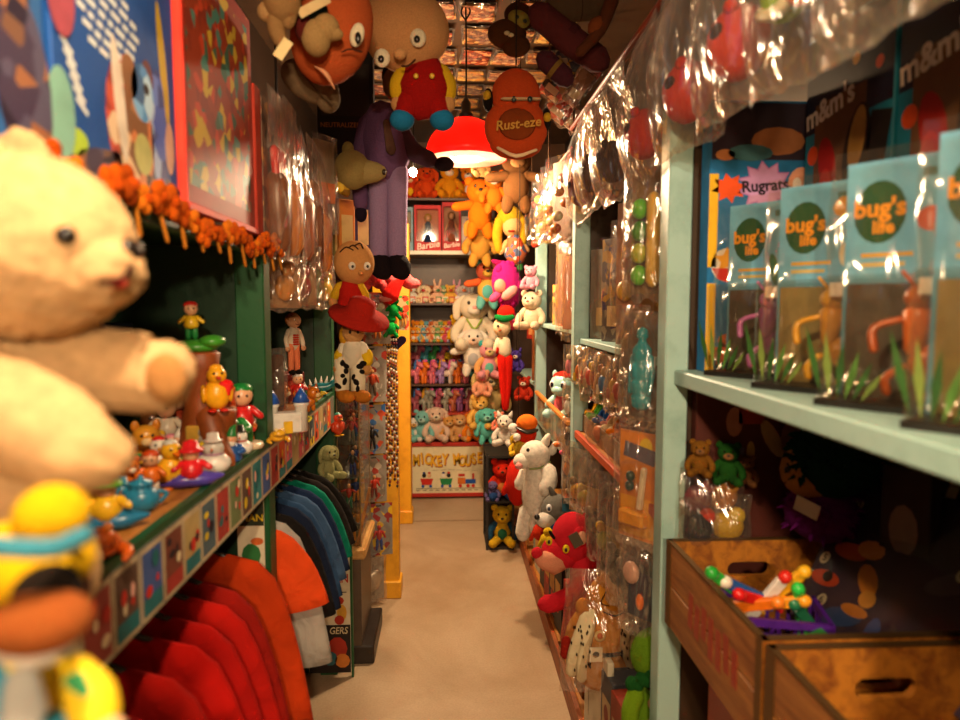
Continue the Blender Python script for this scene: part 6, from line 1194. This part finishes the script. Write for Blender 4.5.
# ================================================================== the end of the aisle
YC = 5.12
def Zc(py, Y=5.15): return PY(447, py, Y).z
def Xc(px, Y=5.15): return PY(px, 305, Y).x
CABW = M('#4a2c16', 'paint'); RDW = M('#a02c14', 'paint')
X0, X1 = Xc(396), Xc(493)
u = Thing('end_cabinet', 'open shelf cabinet full of toys closing the end of the aisle', 'cabinet', ((X0 + X1) / 2, 5.34, 0)); cx = (X0 + X1) / 2; W_ = X1 - X0
for sx in (-1, 1): u.add('side_panel', CABW, B((sx * W_ / 2, 0, 1.2), (.02, .4, 2.4)))
u.add('back_panel', M('#4a3018', 'paint'), B((0, .2, 1.2), (W_, .012, 2.4)))
lev = {'box': .02, 'red': Zc(413), 'pony': Zc(384), 'bear': Zc(343), 'small': Zc(303), 'white': Zc(251)}
for nm, z in lev.items():
    if nm == 'white': u.add('shelf_board', M('#d8d0b8', 'paint'), B((0, -.02, z - .015), (W_, .42, .03), bev=.002))
    elif nm == 'red': u.add('shelf_board', RDW, B((0, 0, z - .008), (W_, .38, .016)))
    else: u.add('shelf_board', CABW, B((0, 0, z - .008), (W_, .38, .016)))
u.add('riser_step', CABW, B((0, .09, lev['pony'] + .06), (W_ - .03, .17, .12)))
# chest at the foot
zb = Zc(441)
t = Thing('toy_chest', 'cream painted toy chest with red edges and train picture at the cabinet foot', 'toy chest', (Xc(448) + .0, YC - .03, 0)); w2 = Xc(486) - Xc(409); yf = -.012
t.add('front_panel', M('#d8cca4', 'paint'), B((0, 0, zb / 2 + .01), (w2 - .02, .02, zb - .06)))
for z in (.03, zb - .012): t.add('edge_rail', M('#a8200f', 'paint'), B((0, -.004, z), (w2, .03, .03), bev=.003))
for sx in (-1, 1): t.add('edge_rail', M('#d89c1c' if sx > 0 else '#a8200f', 'paint'), B((sx * w2 / 2, -.004, zb / 2), (.03, .03, zb), bev=.003))
t.add('body', M('#7a2010', 'paint'), B((0, .09, zb / 2), (w2 - .03, .15, zb - .03)))
t.add('lettering', M('#e0a81c', 'card'), *[T(ch, .118, -w2 / 2 + .045 + i * .0445, zb - .135 + .012 * math.sin(i * 1.3), yf - .0012, M('#e0a81c', 'card'), .1 * math.sin(i * 2), bold=.04, sx=.62) for i, ch in enumerate('MICKEY MOUSE') if ch != ' '])
t.add('lettering_shadow', M('#8c2010', 'card'), *[T(ch, .118, -w2 / 2 + .050 + i * .0445, zb - .141 + .012 * math.sin(i * 1.3), yf - .0006, M('#8c2010', 'card'), .1 * math.sin(i * 2), bold=.05, sx=.62) for i, ch in enumerate('MICKEY MOUSE') if ch != ' '])
a = lambda u_, v, ru, rv, c, k=0: DISC(u_, v, ru, rv, yf - .0006 - .0002 * k, M(c, 'card'))
r_ = lambda u_, v, wd, h, c, k=0, ro=0: RECT(u_, v, wd, h, yf - .0006 - .0002 * k, M(c, 'card'), ro)
def wagon(x, c, heads): return [FL([(x - .05, .16), (x - .036, .11), (x + .036, .11), (x + .05, .16)], yf - .0008, M(c, 'card')), a(x - .03, .1, .012, .012, '#2050a0', 2), a(x + .03, .1, .012, .012, '#2050a0', 2)] + [a(x - .02 + .04 * i, .185, .016, .018, h, 1) for i, h in enumerate(heads)] + [a(x - .02 + .04 * i, .205, .012, .008, ['#203878', '#c02818'][i % 2], 2) for i in range(len(heads))]
t.add('train_picture', M('#c02818', 'card'), *wagon(-.17, '#c02818', ['#241a18', '#e0b080']), *wagon(-.02, '#208048', ['#e0d8c8', '#241a18']), r_(.1, .14, .06, .05, '#c86820'), r_(.17, .135, .08, .035, '#2050a0'), r_(.19, .175, .016, .045, '#c02818'), r_(.1, .185, .05, .02, '#c02818'), a(.09, .1, .014, .014, '#c02818', 1), a(.15, .1, .014, .014, '#c02818', 1), a(.19, .1, .014, .014, '#c02818', 1), r_(0, .082, w2 * .85, .004, '#6c6458'), *[r_(-w2 * .4 + .05 * i, .068, .03, .006, '#6c6458') for i in range(10)], *[r_(-.1 + .06 * i, .225 + .004 * math.sin(i), .05, .003, '#9c9480', 0, .1 * math.sin(i * 2)) for i in range(6)])
# plushes on the chest
GC = 'plushes piled on the toy chest'
for i, (px, py, hpx, c_, mz, ear, nm) in enumerate([(413, 441, 26, '#d8d0c4', '#e0a860', 'round', 'white bear'), (423, 441, 34, '#78b4ac', '#a8ccc0', 'round', 'aqua hippo'), (436, 441, 38, '#d8b8a0', '#e0d0b0', 'floppy', 'cream puppy'), (449, 442, 28, '#c89048', '#d8b078', 'round', 'honey teddy'), (460, 441, 30, '#c89860', '#e0c090', 'floppy', 'tan dog'), (472, 442, 30, '#e07818', '#e0b030', 'round', 'orange lion'), (429, 428, 26, '#d85070', '#d8a8a0', 'long', 'pink rabbit'), (455, 428, 28, '#d87898', '#e0a8b0', 'long', 'rose rabbit'), (480, 434, 36, '#d8b060', '#e0c888', 'round', 'golden bear')]):
    p = PY(px, py, YC + (.05 if py > 435 else .12)); plush('%s plush piled on the toy chest' % nm, (p.x, p.y, zb + (.0 if py > 435 else .02)), R.uniform(-.4, .4), hpx * YC / F, c_, mz, ear, group=GC, mane='#c85c10' if 'lion' in nm else None)
# pony rows
PCOL = [('#9c78b0', 'lilac'), ('#3c9c50', 'green'), ('#d8b820', 'yellow'), ('#48a0b0', 'turquoise'), ('#b06890', 'mauve'), ('#e07020', 'orange'), ('#d8c0b0', 'white'), ('#4c68a8', 'blue'), ('#d06878', 'pink')]
MCOL = [('#c83c50', 'red'), ('#e0a030', 'gold'), ('#d860a0', 'magenta'), ('#5080c0', 'blue'), ('#e0dcd0', 'white')]
rr = random.Random(17); used = set()
def ponyrow(n, z, Y, hpx, place, pal):
    for i in range(n):
        for _ in range(50):
            a_, b_ = rr.choice(pal), rr.choice(MCOL)
            if (a_, b_, place) not in used and a_[1] != b_[1]: break
        used.add((a_, b_, place))
        x = Xc(412) + (Xc(472) - Xc(412)) * i / (n - 1) if n > 1 else 0
        pony('%s toy pony with %s mane on %s' % (a_[1], b_[1], place), (x, Y, z), rr.uniform(-1.0, -.4), hpx * 5.2 / F, a_[0], b_[0], 'toy ponies on ' + place)
ponyrow(8, lev['pony'], 5.19, 24, 'the front of the pony shelf', PCOL)
ponyrow(8, lev['pony'] + .12, 5.42, 24, 'the raised step of the pony shelf', PCOL)
ponyrow(9, lev['red'], 5.24, 24, 'the dim red shelf', [('#9c4c58', 'dusky rose'), ('#a85838', 'rust'), ('#7c4878', 'violet'), ('#b08050', 'tan'), ('#8c8878', 'grey'), ('#4c7868', 'sea green')])
# small bears row + small toys row
for i in range(9):
    c_, nm = [('#e0801c', 'orange'), ('#d8a030', 'gold'), ('#68a0b0', 'sky blue'), ('#c86838', 'copper'), ('#d8a878', 'peach'), ('#70a060', 'green'), ('#d89020', 'amber'), ('#c84c60', 'raspberry'), ('#b0a8c8', 'lavender')][i]
    x = Xc(413) + (Xc(452) - Xc(413)) * i / 8; plush('small %s bear plush in the crowded bear row' % nm, (x, 5.22, lev['bear']), rr.uniform(-.3, .3), .13, c_, '#e0c8a0', belly='#e0d8c8', group='small bears on the bear shelf')
    plush('small %s bear plush behind the bear row' % nm, (x + .02, 5.4, lev['bear']), rr.uniform(-.3, .3), .18, c_, '#e0c8a0', 'floppy' if i % 2 else 'round', group='bears at the back of the bear shelf')
plush('yellow bear plush with red heart belly on the bear shelf', (Xc(458), 5.17, lev['bear']), .1, .23, '#e0a81c', '#e8c870', belly='#e0d8c8', extra=lambda t, bz, hz, H, hd: t.add('heart_patch', M('#c02018', 'plush'), E((0, -.2, bz), (.07, .03, .07))))
for i in range(10):
    c_, c2, nm = [('#d8d0c0', '#d85c30', 'white'), ('#b87048', '#e0c090', 'brown'), ('#e0c8a0', '#c04040', 'cream'), ('#8c5030', '#d8a878', 'chestnut'), ('#e0b090', '#58885c', 'peach'), ('#80a878', '#e0d0a0', 'sage'), ('#d8a848', '#c05030', 'honey'), ('#d89aa8', '#e8e0d8', 'pink'), ('#b8b0a8', '#d87040', 'grey'), ('#e0d8c8', '#6898b0', 'ivory')][i]
    x = Xc(411) + (Xc(470) - Xc(411)) * i / 9; plush('little %s figure plush on the top toy row' % nm, (x, 5.2 + .05 * (i % 2), lev['small']), rr.uniform(-.3, .3), .15, c_, c2, ['round', 'long', 'floppy'][i % 3], group='little plushes on the top toy row')
    box_thing('tiny %s gift box in front of the top toy row' % nm, (x + .01, 5.165, lev['small']), 0, .045, .03, .05, c2, [RECT(0, .025, .03, .03, -.0156, M(c_, 'card'))], name='gift_box', group='gift boxes in the top toy row')
# boxed dolls on the white shelf
def dollbox(label, px0, px1, py0, colr, dress, hairc, txt_, tc, inner='#c87858', wide=.09):
    xl, xr = Xc(px0, 5.2), Xc(px1, 5.2); wd = xr - xl; h = (251 - py0) * 5.2 / F; d = wide
    t = Thing('doll_box', label, 'doll box', ((xl + xr) / 2, 5.2 + d / 2, lev['white']), 0, 1, 'boxed dolls on the white shelf')
    t.add('back_panel', M(colr, 'card'), B((0, d / 2 - .003, h / 2), (wd, .006, h))); t.add('inner_liner', M(inner, 'card'), B((0, d / 2 - .008, h * .56), (wd * .8, .003, h * .72)))
    for sx in (-1, 1): t.add('side_panel', M(colr, 'card'), B((sx * (wd / 2 - .002), 0, h / 2), (.004, d - .012, h)))
    for z in (.003, h - .003): t.add('end_panel', M(colr, 'card'), B((0, 0, z), (wd - .008, d - .012, .006)))
    fr = t.add('front_frame', M(colr, 'card'), B((0, -d / 2 + .002, h * .11), (wd, .004, h * .22)), B((0, -d / 2 + .002, h * .96), (wd, .004, h * .08)), B((-wd * .47, -d / 2 + .002, h * .57), (wd * .06, .004, h * .7)), B((wd * .45, -d / 2 + .002, h * .57), (wd * .1, .004, h * .7)))
    if txt_: t.add('lettering', M(tc, 'card'), T(txt_, wd * .34, 0, h * .13, -d / 2 - .0008, None, .15, bold=.02, shear=.2), under=fr)
    dl = t.add('doll', M(dress, 'cloth'), L([(.055, h * .2), (.045, h * .35), (.02, h * .52), (.026, h * .6), (.012, h * .66)], n=12), E((0, -.006, h * .73), (.02, .02, .025), m=M('#d8a078')), E((0, .004, h * .745), (.03, .022, .034), m=M(hairc, 'plush')), C([(-.024, 0, h * .6), (-.045, -.01, h * .45)], .008, n=6, m=M('#d8a078')), C([(.024, 0, h * .6), (.045, -.01, h * .45)], .008, n=6, m=M('#d8a078')))
    t.add('window', CLEAR(), B((0, -d / 2 + .005, h * .57), (wd * .9, .001, h * .7)))
dollbox('red doll box with blonde doll in navy gown on the white shelf', 415, 441.5, 206, '#c01c1c', '#1c2c50', '#c8983c', 'Barbie', '#f0d8c8')
dollbox('narrow red doll box with doll in brown dress beside the wider red box', 442.5, 461, 203, '#b81818', '#8c4c34', '#8c5c30', 'Barbie', '#f0d8c8', '#b07858')
dollbox('pale blue doll box with red-haired doll beside the suited doll\'s leg', 396, 413.5, 208, '#7c9ca8', '#c8b8a8', '#a83020', None, None, '#b8b0a0')
box_thing('white and purple toy carton at the end of the white shelf', ((Xc(462) + Xc(484)) / 2, 5.25, lev['white']), 0, .17, .08, .27, '#c8b4a8', [RECT(-.01, .15, .08, .2, -.0406, M('#6c6098', 'card')), DISC(.035, .18, .03, .045, -.041, M('#e0d4c0', 'card')), DISC(-.04, .06, .03, .03, -.041, M('#d8a078', 'card')), DISC(.0, .1, .015, .015, -.0412, M('#e0c030', 'card'))])
# plushes above the boxes (on the cabinet's top rail board)
u.add('top_board', CABW, B((0, 0, Zc(200, 5.2)), (W_, .36, .016)))
zt = Zc(200, 5.2) + .009
for i, (px, hpx, c_, mz, nm, kw) in enumerate([(411, 27, '#c83818', '#e0c090', 'red', dict(belly='#e0b020')), (427, 34, '#d04818', '#c03010', 'vermilion', dict(ear='floppy')), (450, 38, '#e09018', '#e8d8c0', 'yellow orange', dict(nose='#c84020')), (470, 34, '#e07c18', '#e8e0d8', 'orange and white', dict(belly='#e8e0d8', armc='#c82018'))]):
    plush('%s bear plush sitting above the boxed dolls' % nm, (Xc(px), 5.25, zt), R.uniform(-.3, .3), hpx * 5.25 / F, c_, mz, group='bears above the boxed dolls', **kw)
# ---- plushes hanging at the right of the cabinet
u.add('corner_post', M('#78848c', 'metal', .3), B((Xc(493) + .06 - cx + 0, -.42, 1.0), (.02, .02, 1.4)))
HG = 'plushes hanging beside the end cabinet'
def hp(label, px, pyb, hpx, Y, colr, **kw):
    p = PY(px, pyb, Y); s_ = hpx * Y / F; ex = kw.pop('extra', None)
    def cord(t, bz, hz, H, hd):
        if ex: ex(t, bz, hz, H, hd)
        if 'monkey' in label or 'shaggy' in label: t.add('hanging_cord', M('#2a2018', 'cloth'), C([(0, .1, bz), (0, .1, (2.85 - p.z) / s_)], .002 / s_, n=5))
    kw['extra'] = cord
    return plush(label, (p.x, Y, p.z), kw.pop('rot', 0), hpx * Y / F, colr, group=HG, pose=kw.pop('pose', 'sit'), **kw)
hp('cream cow plush with green ribbon sitting in the hanging bunch', 474, 350, 62, 4.9, '#d8cbb0', muz='#e0d8c8', ear='floppy', nose='#d89088', extra=lambda t, bz, hz, H, hd: t.add('ribbon', M('#8ca838', 'cloth'), C([(-.12, -.12, hz - .2), (0, -.24, bz + .05), (.12, -.12, hz - .2)], .015, n=6)))
hp('white lamb plush in grey vest with red mitten in the hanging bunch', 473, 377, 46, 4.8, '#d8d0c0', belly='#a8a8a8', muz='#d8b8a0', ear='floppy', pose='stand', arms='out', armc='#d8d0c0')
hp('patchwork pink and teal plush low in the hanging bunch', 489, 378, 40, 4.75, '#d89098', belly='#60b0a0', muz='#d8c080', earc='#38a0a0', armc='#d8a060')
hp('salmon pink pig plush in the hanging bunch', 482, 396, 28, 4.7, '#d89878', muz='#e06878', nose='#c84858')
hp('cream long bear plush in the hanging bunch', 490, 425, 56, 4.85, '#d0b070', muz='#d8c090', ear='floppy', pose='stand')
hp('golden tan teddy plush at the bottom of the hanging bunch', 480, 428, 36, 4.7, '#d8a850', muz='#e0b868')
hp('clown plush with aqua bottom and orange flowers in the hanging bunch', 487, 310, 46, 4.7, '#d8a848', belly='#60b8b0', legc='#68b8b0', armc='#d86030', headc='#d86c50', earc='#50a0b0', pose='stand', arms='out')
hp('aqua seal plush at the glass corner post', 487, 445, 36, 4.65, '#58b0a4', muz='#88c8b8', ear='floppy', pose='stand')
hp('golden brown shaggy dog plush hanging under the orange plush', 480, 268, 48, 4.5, '#b88434', muz='#c89848', ear='floppy', pose='stand', kind='plush')
hp('orange pumpkin-coloured plush hanging under the ceiling at the aisle end', 480, 240, 56, 4.4, '#d86c10', muz='#d87818', ear='round', pose='stand', arms='out')
hp('orange plush with white face at the ceiling beside the lamp', 494, 215, 40, 4.2, '#d06c18', muz='#e0d0c0', pose='stand')
hp('brown hooded monkey plush hanging behind the car cushion', 516, 215, 62, 3.5, '#5c3a1c', muz='#a87c4c', pose='stand', arms='out', ear='round')
hp('tan rabbit plush peeking out under the lamp', 481, 178, 26, 3.6, '#b08850', muz='#c8a468', ear='floppy')
t = PT('yarn_doll', 'doll with long yellow yarn hair and striped dress by the hanging bags', 'doll', 508, 262, 4.1); hd = t.add('head', M('#d8a068', 'plush'), t.e(512, 226, 10, 11)); t.add('hair', M('#b88c1c', 'plush', 90), t.e(510, 218, 13, 12, 12, .02), t.c([(500, 220), (497, 235), (499, 250)], [5, 5, 4]), t.c([(521, 220), (523, 234), (522, 244)], [5, 5, 4]), under=hd); t.add('dress', M('#b86038', 'print', .7, '#d8d0c0,#4c5878,#c84828'), t.c([(514, 240), (516, 254)], [8, 12])); t.add('arm', M('#d8a068', 'plush'), t.c([(507, 242), (501, 252)], [3, 3])); t.add('arm', M('#d8a068', 'plush'), t.c([(521, 242), (527, 250)], [3, 3])); t.add('leg', M('#3c7840', 'cloth'), t.c([(511, 258), (510, 268)], [3, 3])); t.add('leg', M('#3c7840', 'cloth'), t.c([(519, 258), (520, 268)], [3, 3])); t.add('mouth', M('#a02818', 'cloth'), t.c([(509, 231, -.06), (514, 231, -.06)], [1, 1], 5), under=hd)
# magenta furry plush, elf doll
t = PT('furry_plush', 'magenta shaggy plush with pink hands and pointed ear at the aisle end', 'plush toy', 507, 312, 3.85); MG = M('#a81868', 'plush', 70); rr2 = random.Random(2)
b_ = t.add('body', MG, t.e(507, 285, 15, 24, 14, n=18, rot=(0, -.2, 0)), *[t.e(507 + 13 * math.cos(a) * rr2.uniform(.7, 1), 285 + 22 * math.sin(a) * rr2.uniform(.7, 1), 3.5, 4.5, 4, rr2.uniform(-.05, .0), 6) for a in [i * .37 for i in range(17)]]); t.add('ear', M('#8c1048', 'plush'), t.c([(500, 264), (493, 261)], [4, 2])); t.add('face', M('#d89078', 'plush'), t.e(500, 286, 6, 7, 5, -.07)); t.add('arm', M('#c84878', 'plush'), t.c([(498, 294, -.06), (493, 299, -.07)], [4, 4])); t.add('hand', M('#d89088', 'plush'), t.c([(506, 296, -.08), (513, 290, -.08)], [5, 5])); t.add('leg', M('#c84070', 'plush'), t.c([(510, 302), (512, 318)], [4, 4])); t.add('foot', M('#c84070', 'plush'), t.e(513, 324, 6, 6, 6, -.02))
t = PT('elf_doll', 'cream faced elf doll in red and green cap with long red legs', 'doll', 505, 410, 3.7); hd = t.add('head', M('#d8c098', 'plush'), t.e(502, 327, 9, 10)); t.add('cap', M('#c01c10', 'plush'), t.e(506, 313, 9, 8), under=hd); t.add('cap_trim', M('#107030', 'plush'), t.c([(497, 317, -.03), (504, 319, -.05), (512, 317, -.03)], [3, 3.5, 3]), under=hd); t.add('eye', M(BLACK, 'plastic'), t.e(498, 326, 1.2, 1.5, 1, -.05, n=8), under=hd); t.add('nose', M('#c87048', 'plush'), t.e(500, 330, 1.6, 1.6, 1.6, -.055, n=8), under=hd)
t.add('torso', M('#d8c8a8', 'plush'), t.c([(504, 340), (505, 352)], [6, 7])); t.add('arm', M('#d8c8a8', 'plush'), t.c([(499, 340), (496, 350)], [3.5, 3.5])); t.add('mitten', M('#c01c10', 'plush'), t.e(497, 349, 2.6, 5)); t.add('leg', M('#c4180c', 'plush'), t.c([(502, 357), (503, 380), (505, 408)], [5, 4, 3])); t.add('leg', M('#c4180c', 'plush'), t.c([(508, 357), (508, 380), (506, 408)], [5, 4, 3]))
for i, (px, py, h, c_, nm, kw) in enumerate([(532, 330, 42, '#d8c0a0', 'cream rabbit', dict(ear='round', muz='#e0c8a8', nose='#c84838')), (531, 290, 26, '#d890a0', 'pink pig', dict(muz='#e0a8b0'))]):
    p = PY(px, py, 3.66); plush('%s plush in the clear pack at the far mint post' % nm, (p.x, 3.66, p.z), -.5, h * 3.66 / F, c_, group='plushes at the far mint post', **kw)
for i, (px, py, h, c_, nm, Y) in enumerate([(505, 445, 34, '#c8c0b4', 'grey white cat', 3.6), (499, 430, 20, '#c87058', 'salmon', 3.7), (518, 455, 24, '#d8b030', 'yellow', 3.4), (516, 372, 24, '#403080', 'violet', 3.8), (524, 400, 26, '#a82c18', 'brick red', 3.8)]):
    p = PY(px, py, Y); s2 = h * Y / F
    plush('%s plush stacked by the black crate tower' % nm, (p.x, Y, p.z), -.3, s2, c_, '#d8c8b0', ['point', 'round', 'floppy'][i % 3], group='plushes by the crate tower', extra=(lambda t, bz, hz, H, hd: t.add('hanging_cord', M('#2a2018', 'cloth'), C([(0, .1, bz), (0, .1, (2.85 - p.z) / s2)], .002 / s2, n=5))) if nm in ('violet', 'yellow') else None)
# black crate tower with plushes
t = Thing('crate_tower', 'black plastic open crate tower on the floor at the aisle end', 'crate', (Xc(501, 3.95), 4.12, 0)); BK = M('#1a1512', 'plastic', .5)
for z in (.01, .3, .58):
    t.add('floor_plate', BK, B((0, 0, z), (.17, .3, .014)))
for sx in (-1, 1):
    for sy in (-1, 1): t.add('corner_post', BK, B((sx * .08, sy * .145, .3), (.014, .014, .6)))
t.add('back_plate', BK, B((0, .148, .3), (.17, .006, .6))); t.add('side_plate', BK, B((.084, 0, .3), (.005, .3, .6)))
for i, (z, c_, nm, kw) in enumerate([(.31, '#c02c14', 'red capped', dict(belly='#c87838', headc='#d02814', legc='#203c6c')), (.02, '#c8a020', 'yellow', dict(belly='#286848', armc='#204868')), (.31, '#5c5078', 'purple dinosaur', dict(ear=None))]):
    plush('%s plush sitting in the black crate tower' % nm, (Xc(501, 3.95) + (.02 if i < 2 else -.045), 4.04 if i < 2 else 3.985, z), -.1, .26 if i < 2 else .13, c_, group='plushes in the black crates', **kw)

# ================================================================== ceiling
t = PT('car_cushion', 'red car-shaped cushion with printed logo hanging by the pendant lamp', 'cushion', 516, 160, 2.35); RC = M('#b8441c', 'plush')
b_ = t.add('body', RC, t.e(516, 128, 31, 30, 15, n=22), t.e(516, 96, 24, 26, 13, n=20), t.e(516, 145, 26, 14, 14)); t.add('windscreen', M('#b89870', 'cloth'), t.c([(504, 99, -.05), (516, 99, -.056), (538, 99, -.045)], [3.6, 3.8, 3.6], flat=(1, .4)), under=b_)
for x in (514, 530): t.add('eye', M('#1c2c28', 'plastic'), t.e(x, 99, 2.6, 2.8, 1.5, -.064, n=8), under=b_)
for s_, x in ((-1, 488), (1, 546)): w_ = t.add('wheel', M('#17120f', 'plush'), t.e(x, 100 if s_ < 0 else 120, 5, 11, 10)); t.add('hubcap', M('#b89020', 'cloth'), t.e(x + s_ * 1, 96 if s_ < 0 else 118, 4, 5, 8, -.02), under=w_)
t.add('logo_patch', M('#7a3410', 'cloth'), t.e(517, 124, 18, 15, 3, -.052), under=b_); q = t.p(518, 124, -.0685)
t.add('lettering', M('#c08c3c', 'cloth'), T('Rust-eze', .044, q[0], q[2], q[1] + .0, None, .12, bold=.02, shear=.2), under=b_); t.add('smile', M('#d8b890', 'cloth'), t.c([(498, 148, -.035), (516, 156, -.045), (536, 150, -.035)], [1.6, 2, 1.6], 6), under=b_); hang(t, 516, 72)
t = PT('truck_plush', 'brown truck-shaped plush with olive windscreen hanging near the ceiling', 'plush toy', 512, 58, 2.42); b_ = t.add('body', M('#4a2a14', 'plush'), t.e(507, 34, 19, 13, 15, n=18), t.e(516, 46, 14, 10, 13)); t.add('cab', M('#40220f', 'plush'), t.e(519, 17, 15, 13, 12, rot=(0, .4, 0))); w_ = t.add('windscreen', M('#8c7c34', 'cloth'), t.e(519, 19, 11, 8, 5, -.035, rot=(0, .4, 0)))
for x, y in ((517, 17), (525, 21)): t.add('eye', M('#242c1c', 'plastic'), t.e(x, y, 2, 2, 1.5, -.055, n=8), under=w_)
t.add('tooth', M('#c8b890', 'cloth'), t.e(507, 33, 3, 2, 2, -.058, n=8), t.e(511, 35, 3, 2, 2, -.056, n=8)); hang(t, 519, 6)
def roll(label, pts, rad, c_, Y, c2):
    t = PT('wrapped_roll', label, 'wrapped roll', pts[0][0], pts[0][1], Y, 'wrapped rolls under the ceiling'); r_ = t.add('roll', M(c_, 'cloth'), t.c(pts, rad, 12)); t.add('band', M(c2, 'cloth'), t.c([tuple(pts[0][i] * .55 + pts[-1][i] * .45 for i in range(2)), tuple(pts[0][i] * .45 + pts[-1][i] * .55 for i in range(2))], [rad[0] * 1.06, rad[0] * 1.06], 12), under=r_)
roll('plum cloth-wrapped roll slanting under the ceiling', [(540, 15), (570, 40), (598, 60)], [13, 14, 13], '#4a1c1c', 2.2, '#3c1618')
roll('dark plum roll below the plum roll', [(545, 60), (565, 78)], [10, 10], '#3c1820', 2.25, '#6c5020')
roll('olive brown long roll at the upper ceiling', [(560, 5), (600, 0)], [16, 18], '#54402c', 2.3, '#3c2c1c')
roll('dark brown stick roll leaning from the ceiling to the rail', [(612, 0), (600, 30), (580, 52)], [7, 6, 5], '#4a2410', 2.1, '#6c3414')
for i, (px, py, w_, h, c_, two, nm) in enumerate([(566, 62, 26, 20, '#3c4468', '#c8a030,#b8b0a0,#282c48', 'navy'), (555, 85, 22, 26, '#a88848', '#c83020,#2a1c18,#d8c090', 'sand'), (578, 88, 16, 34, '#b8907c', '#c8a898,#7c5c50', 'rosy'), (588, 78, 16, 26, '#8c2018', '#b83828,#501008', 'ruby'), (560, 108, 24, 24, '#a83018', '#241814,#d86838,#c8a888', 'scarlet'), (572, 118, 20, 20, '#c09c88', '#a8604c,#e0c8b0', 'pale rose'), (545, 118, 9, 32, '#c88c78', '#a87060,#d8b0a0', 'peach')]):
    p = PY(px, py, 2.45 + .05 * i); k_ = (2.45 + .05 * i) / F
    t = Thing('card_pack', 'slanting %s card pack crowded between ceiling and rail' % nm, 'card pack', p, (.3, .6, .2), 1, 'card packs between ceiling and rail'); t.add('card', M(c_, 'print', two=two), B((0, 0, 0), (w_ * k_, .012, h * k_), bev=.002)); t.add('label', M('#d8c8a0', 'card'), B((0, -.0066, -h * k_ * .2), (w_ * k_ * .6, .001, h * k_ * .25))); t.add('bag', BAG(), XF(bag_prim(w_ * k_ * 1.15, h * k_ * 1.2, .04, 300 + i), TR(0, 0, h * k_ * .6)))
# packs pinned flat to the ceiling in rows
PK = [('#8a4a24', '#b87840,#5c2c14,#d0a868', 'rust'), ('#a8743c', '#d8a850,#7c4c20,#c88c4c', 'amber'), ('#6c4024', '#a06838,#3c2010,#b89058', 'brown'), ('#9c5c38', '#c88858,#603018,#d8b080', 'copper'), ('#b88c4c', '#e0b868,#8c5c28,#d08838', 'gold'), ('#7c3420', '#b05030,#481810,#c88c60', 'brick')]
rr = random.Random(77); cnt = {}
protos = {}
for r_ in range(11):
    y = 2.15 + r_ * .28
    for c_ in range(6):
        x = -.42 + c_ * .19 + rr.uniform(-.02, .02)
        k_ = rr.randrange(6)
        if abs(x - lp.x) < .09 and abs(y - 3.07) < .13: x += .16
        L0 = 'flat %s printed pack in clear plastic pinned to the ceiling' % PK[k_][2]
        loc = (x, y + rr.uniform(-.02, .02), 2.846); rot = (-pi / 2 + rr.uniform(.02, .12), 0, rr.uniform(-.12, .12))
        if k_ in protos: copy_tree(protos[k_], loc, rot)
        else:
            t = bagged(L0, loc, rot, .17, .24, .035, [('insert', M('#d8a868', 'card'), [B((0, -.006, -.16), (.1, .008, .07), bev=.002)])], '#c8a060', 320 + k_, 'flat packs pinned to the ceiling', name='ceiling_pack', cat='toy pack', backing=(PK[k_][0], PK[k_][1])); protos[k_] = t.o
        cnt[k_] = cnt.get(k_, 0) + 1
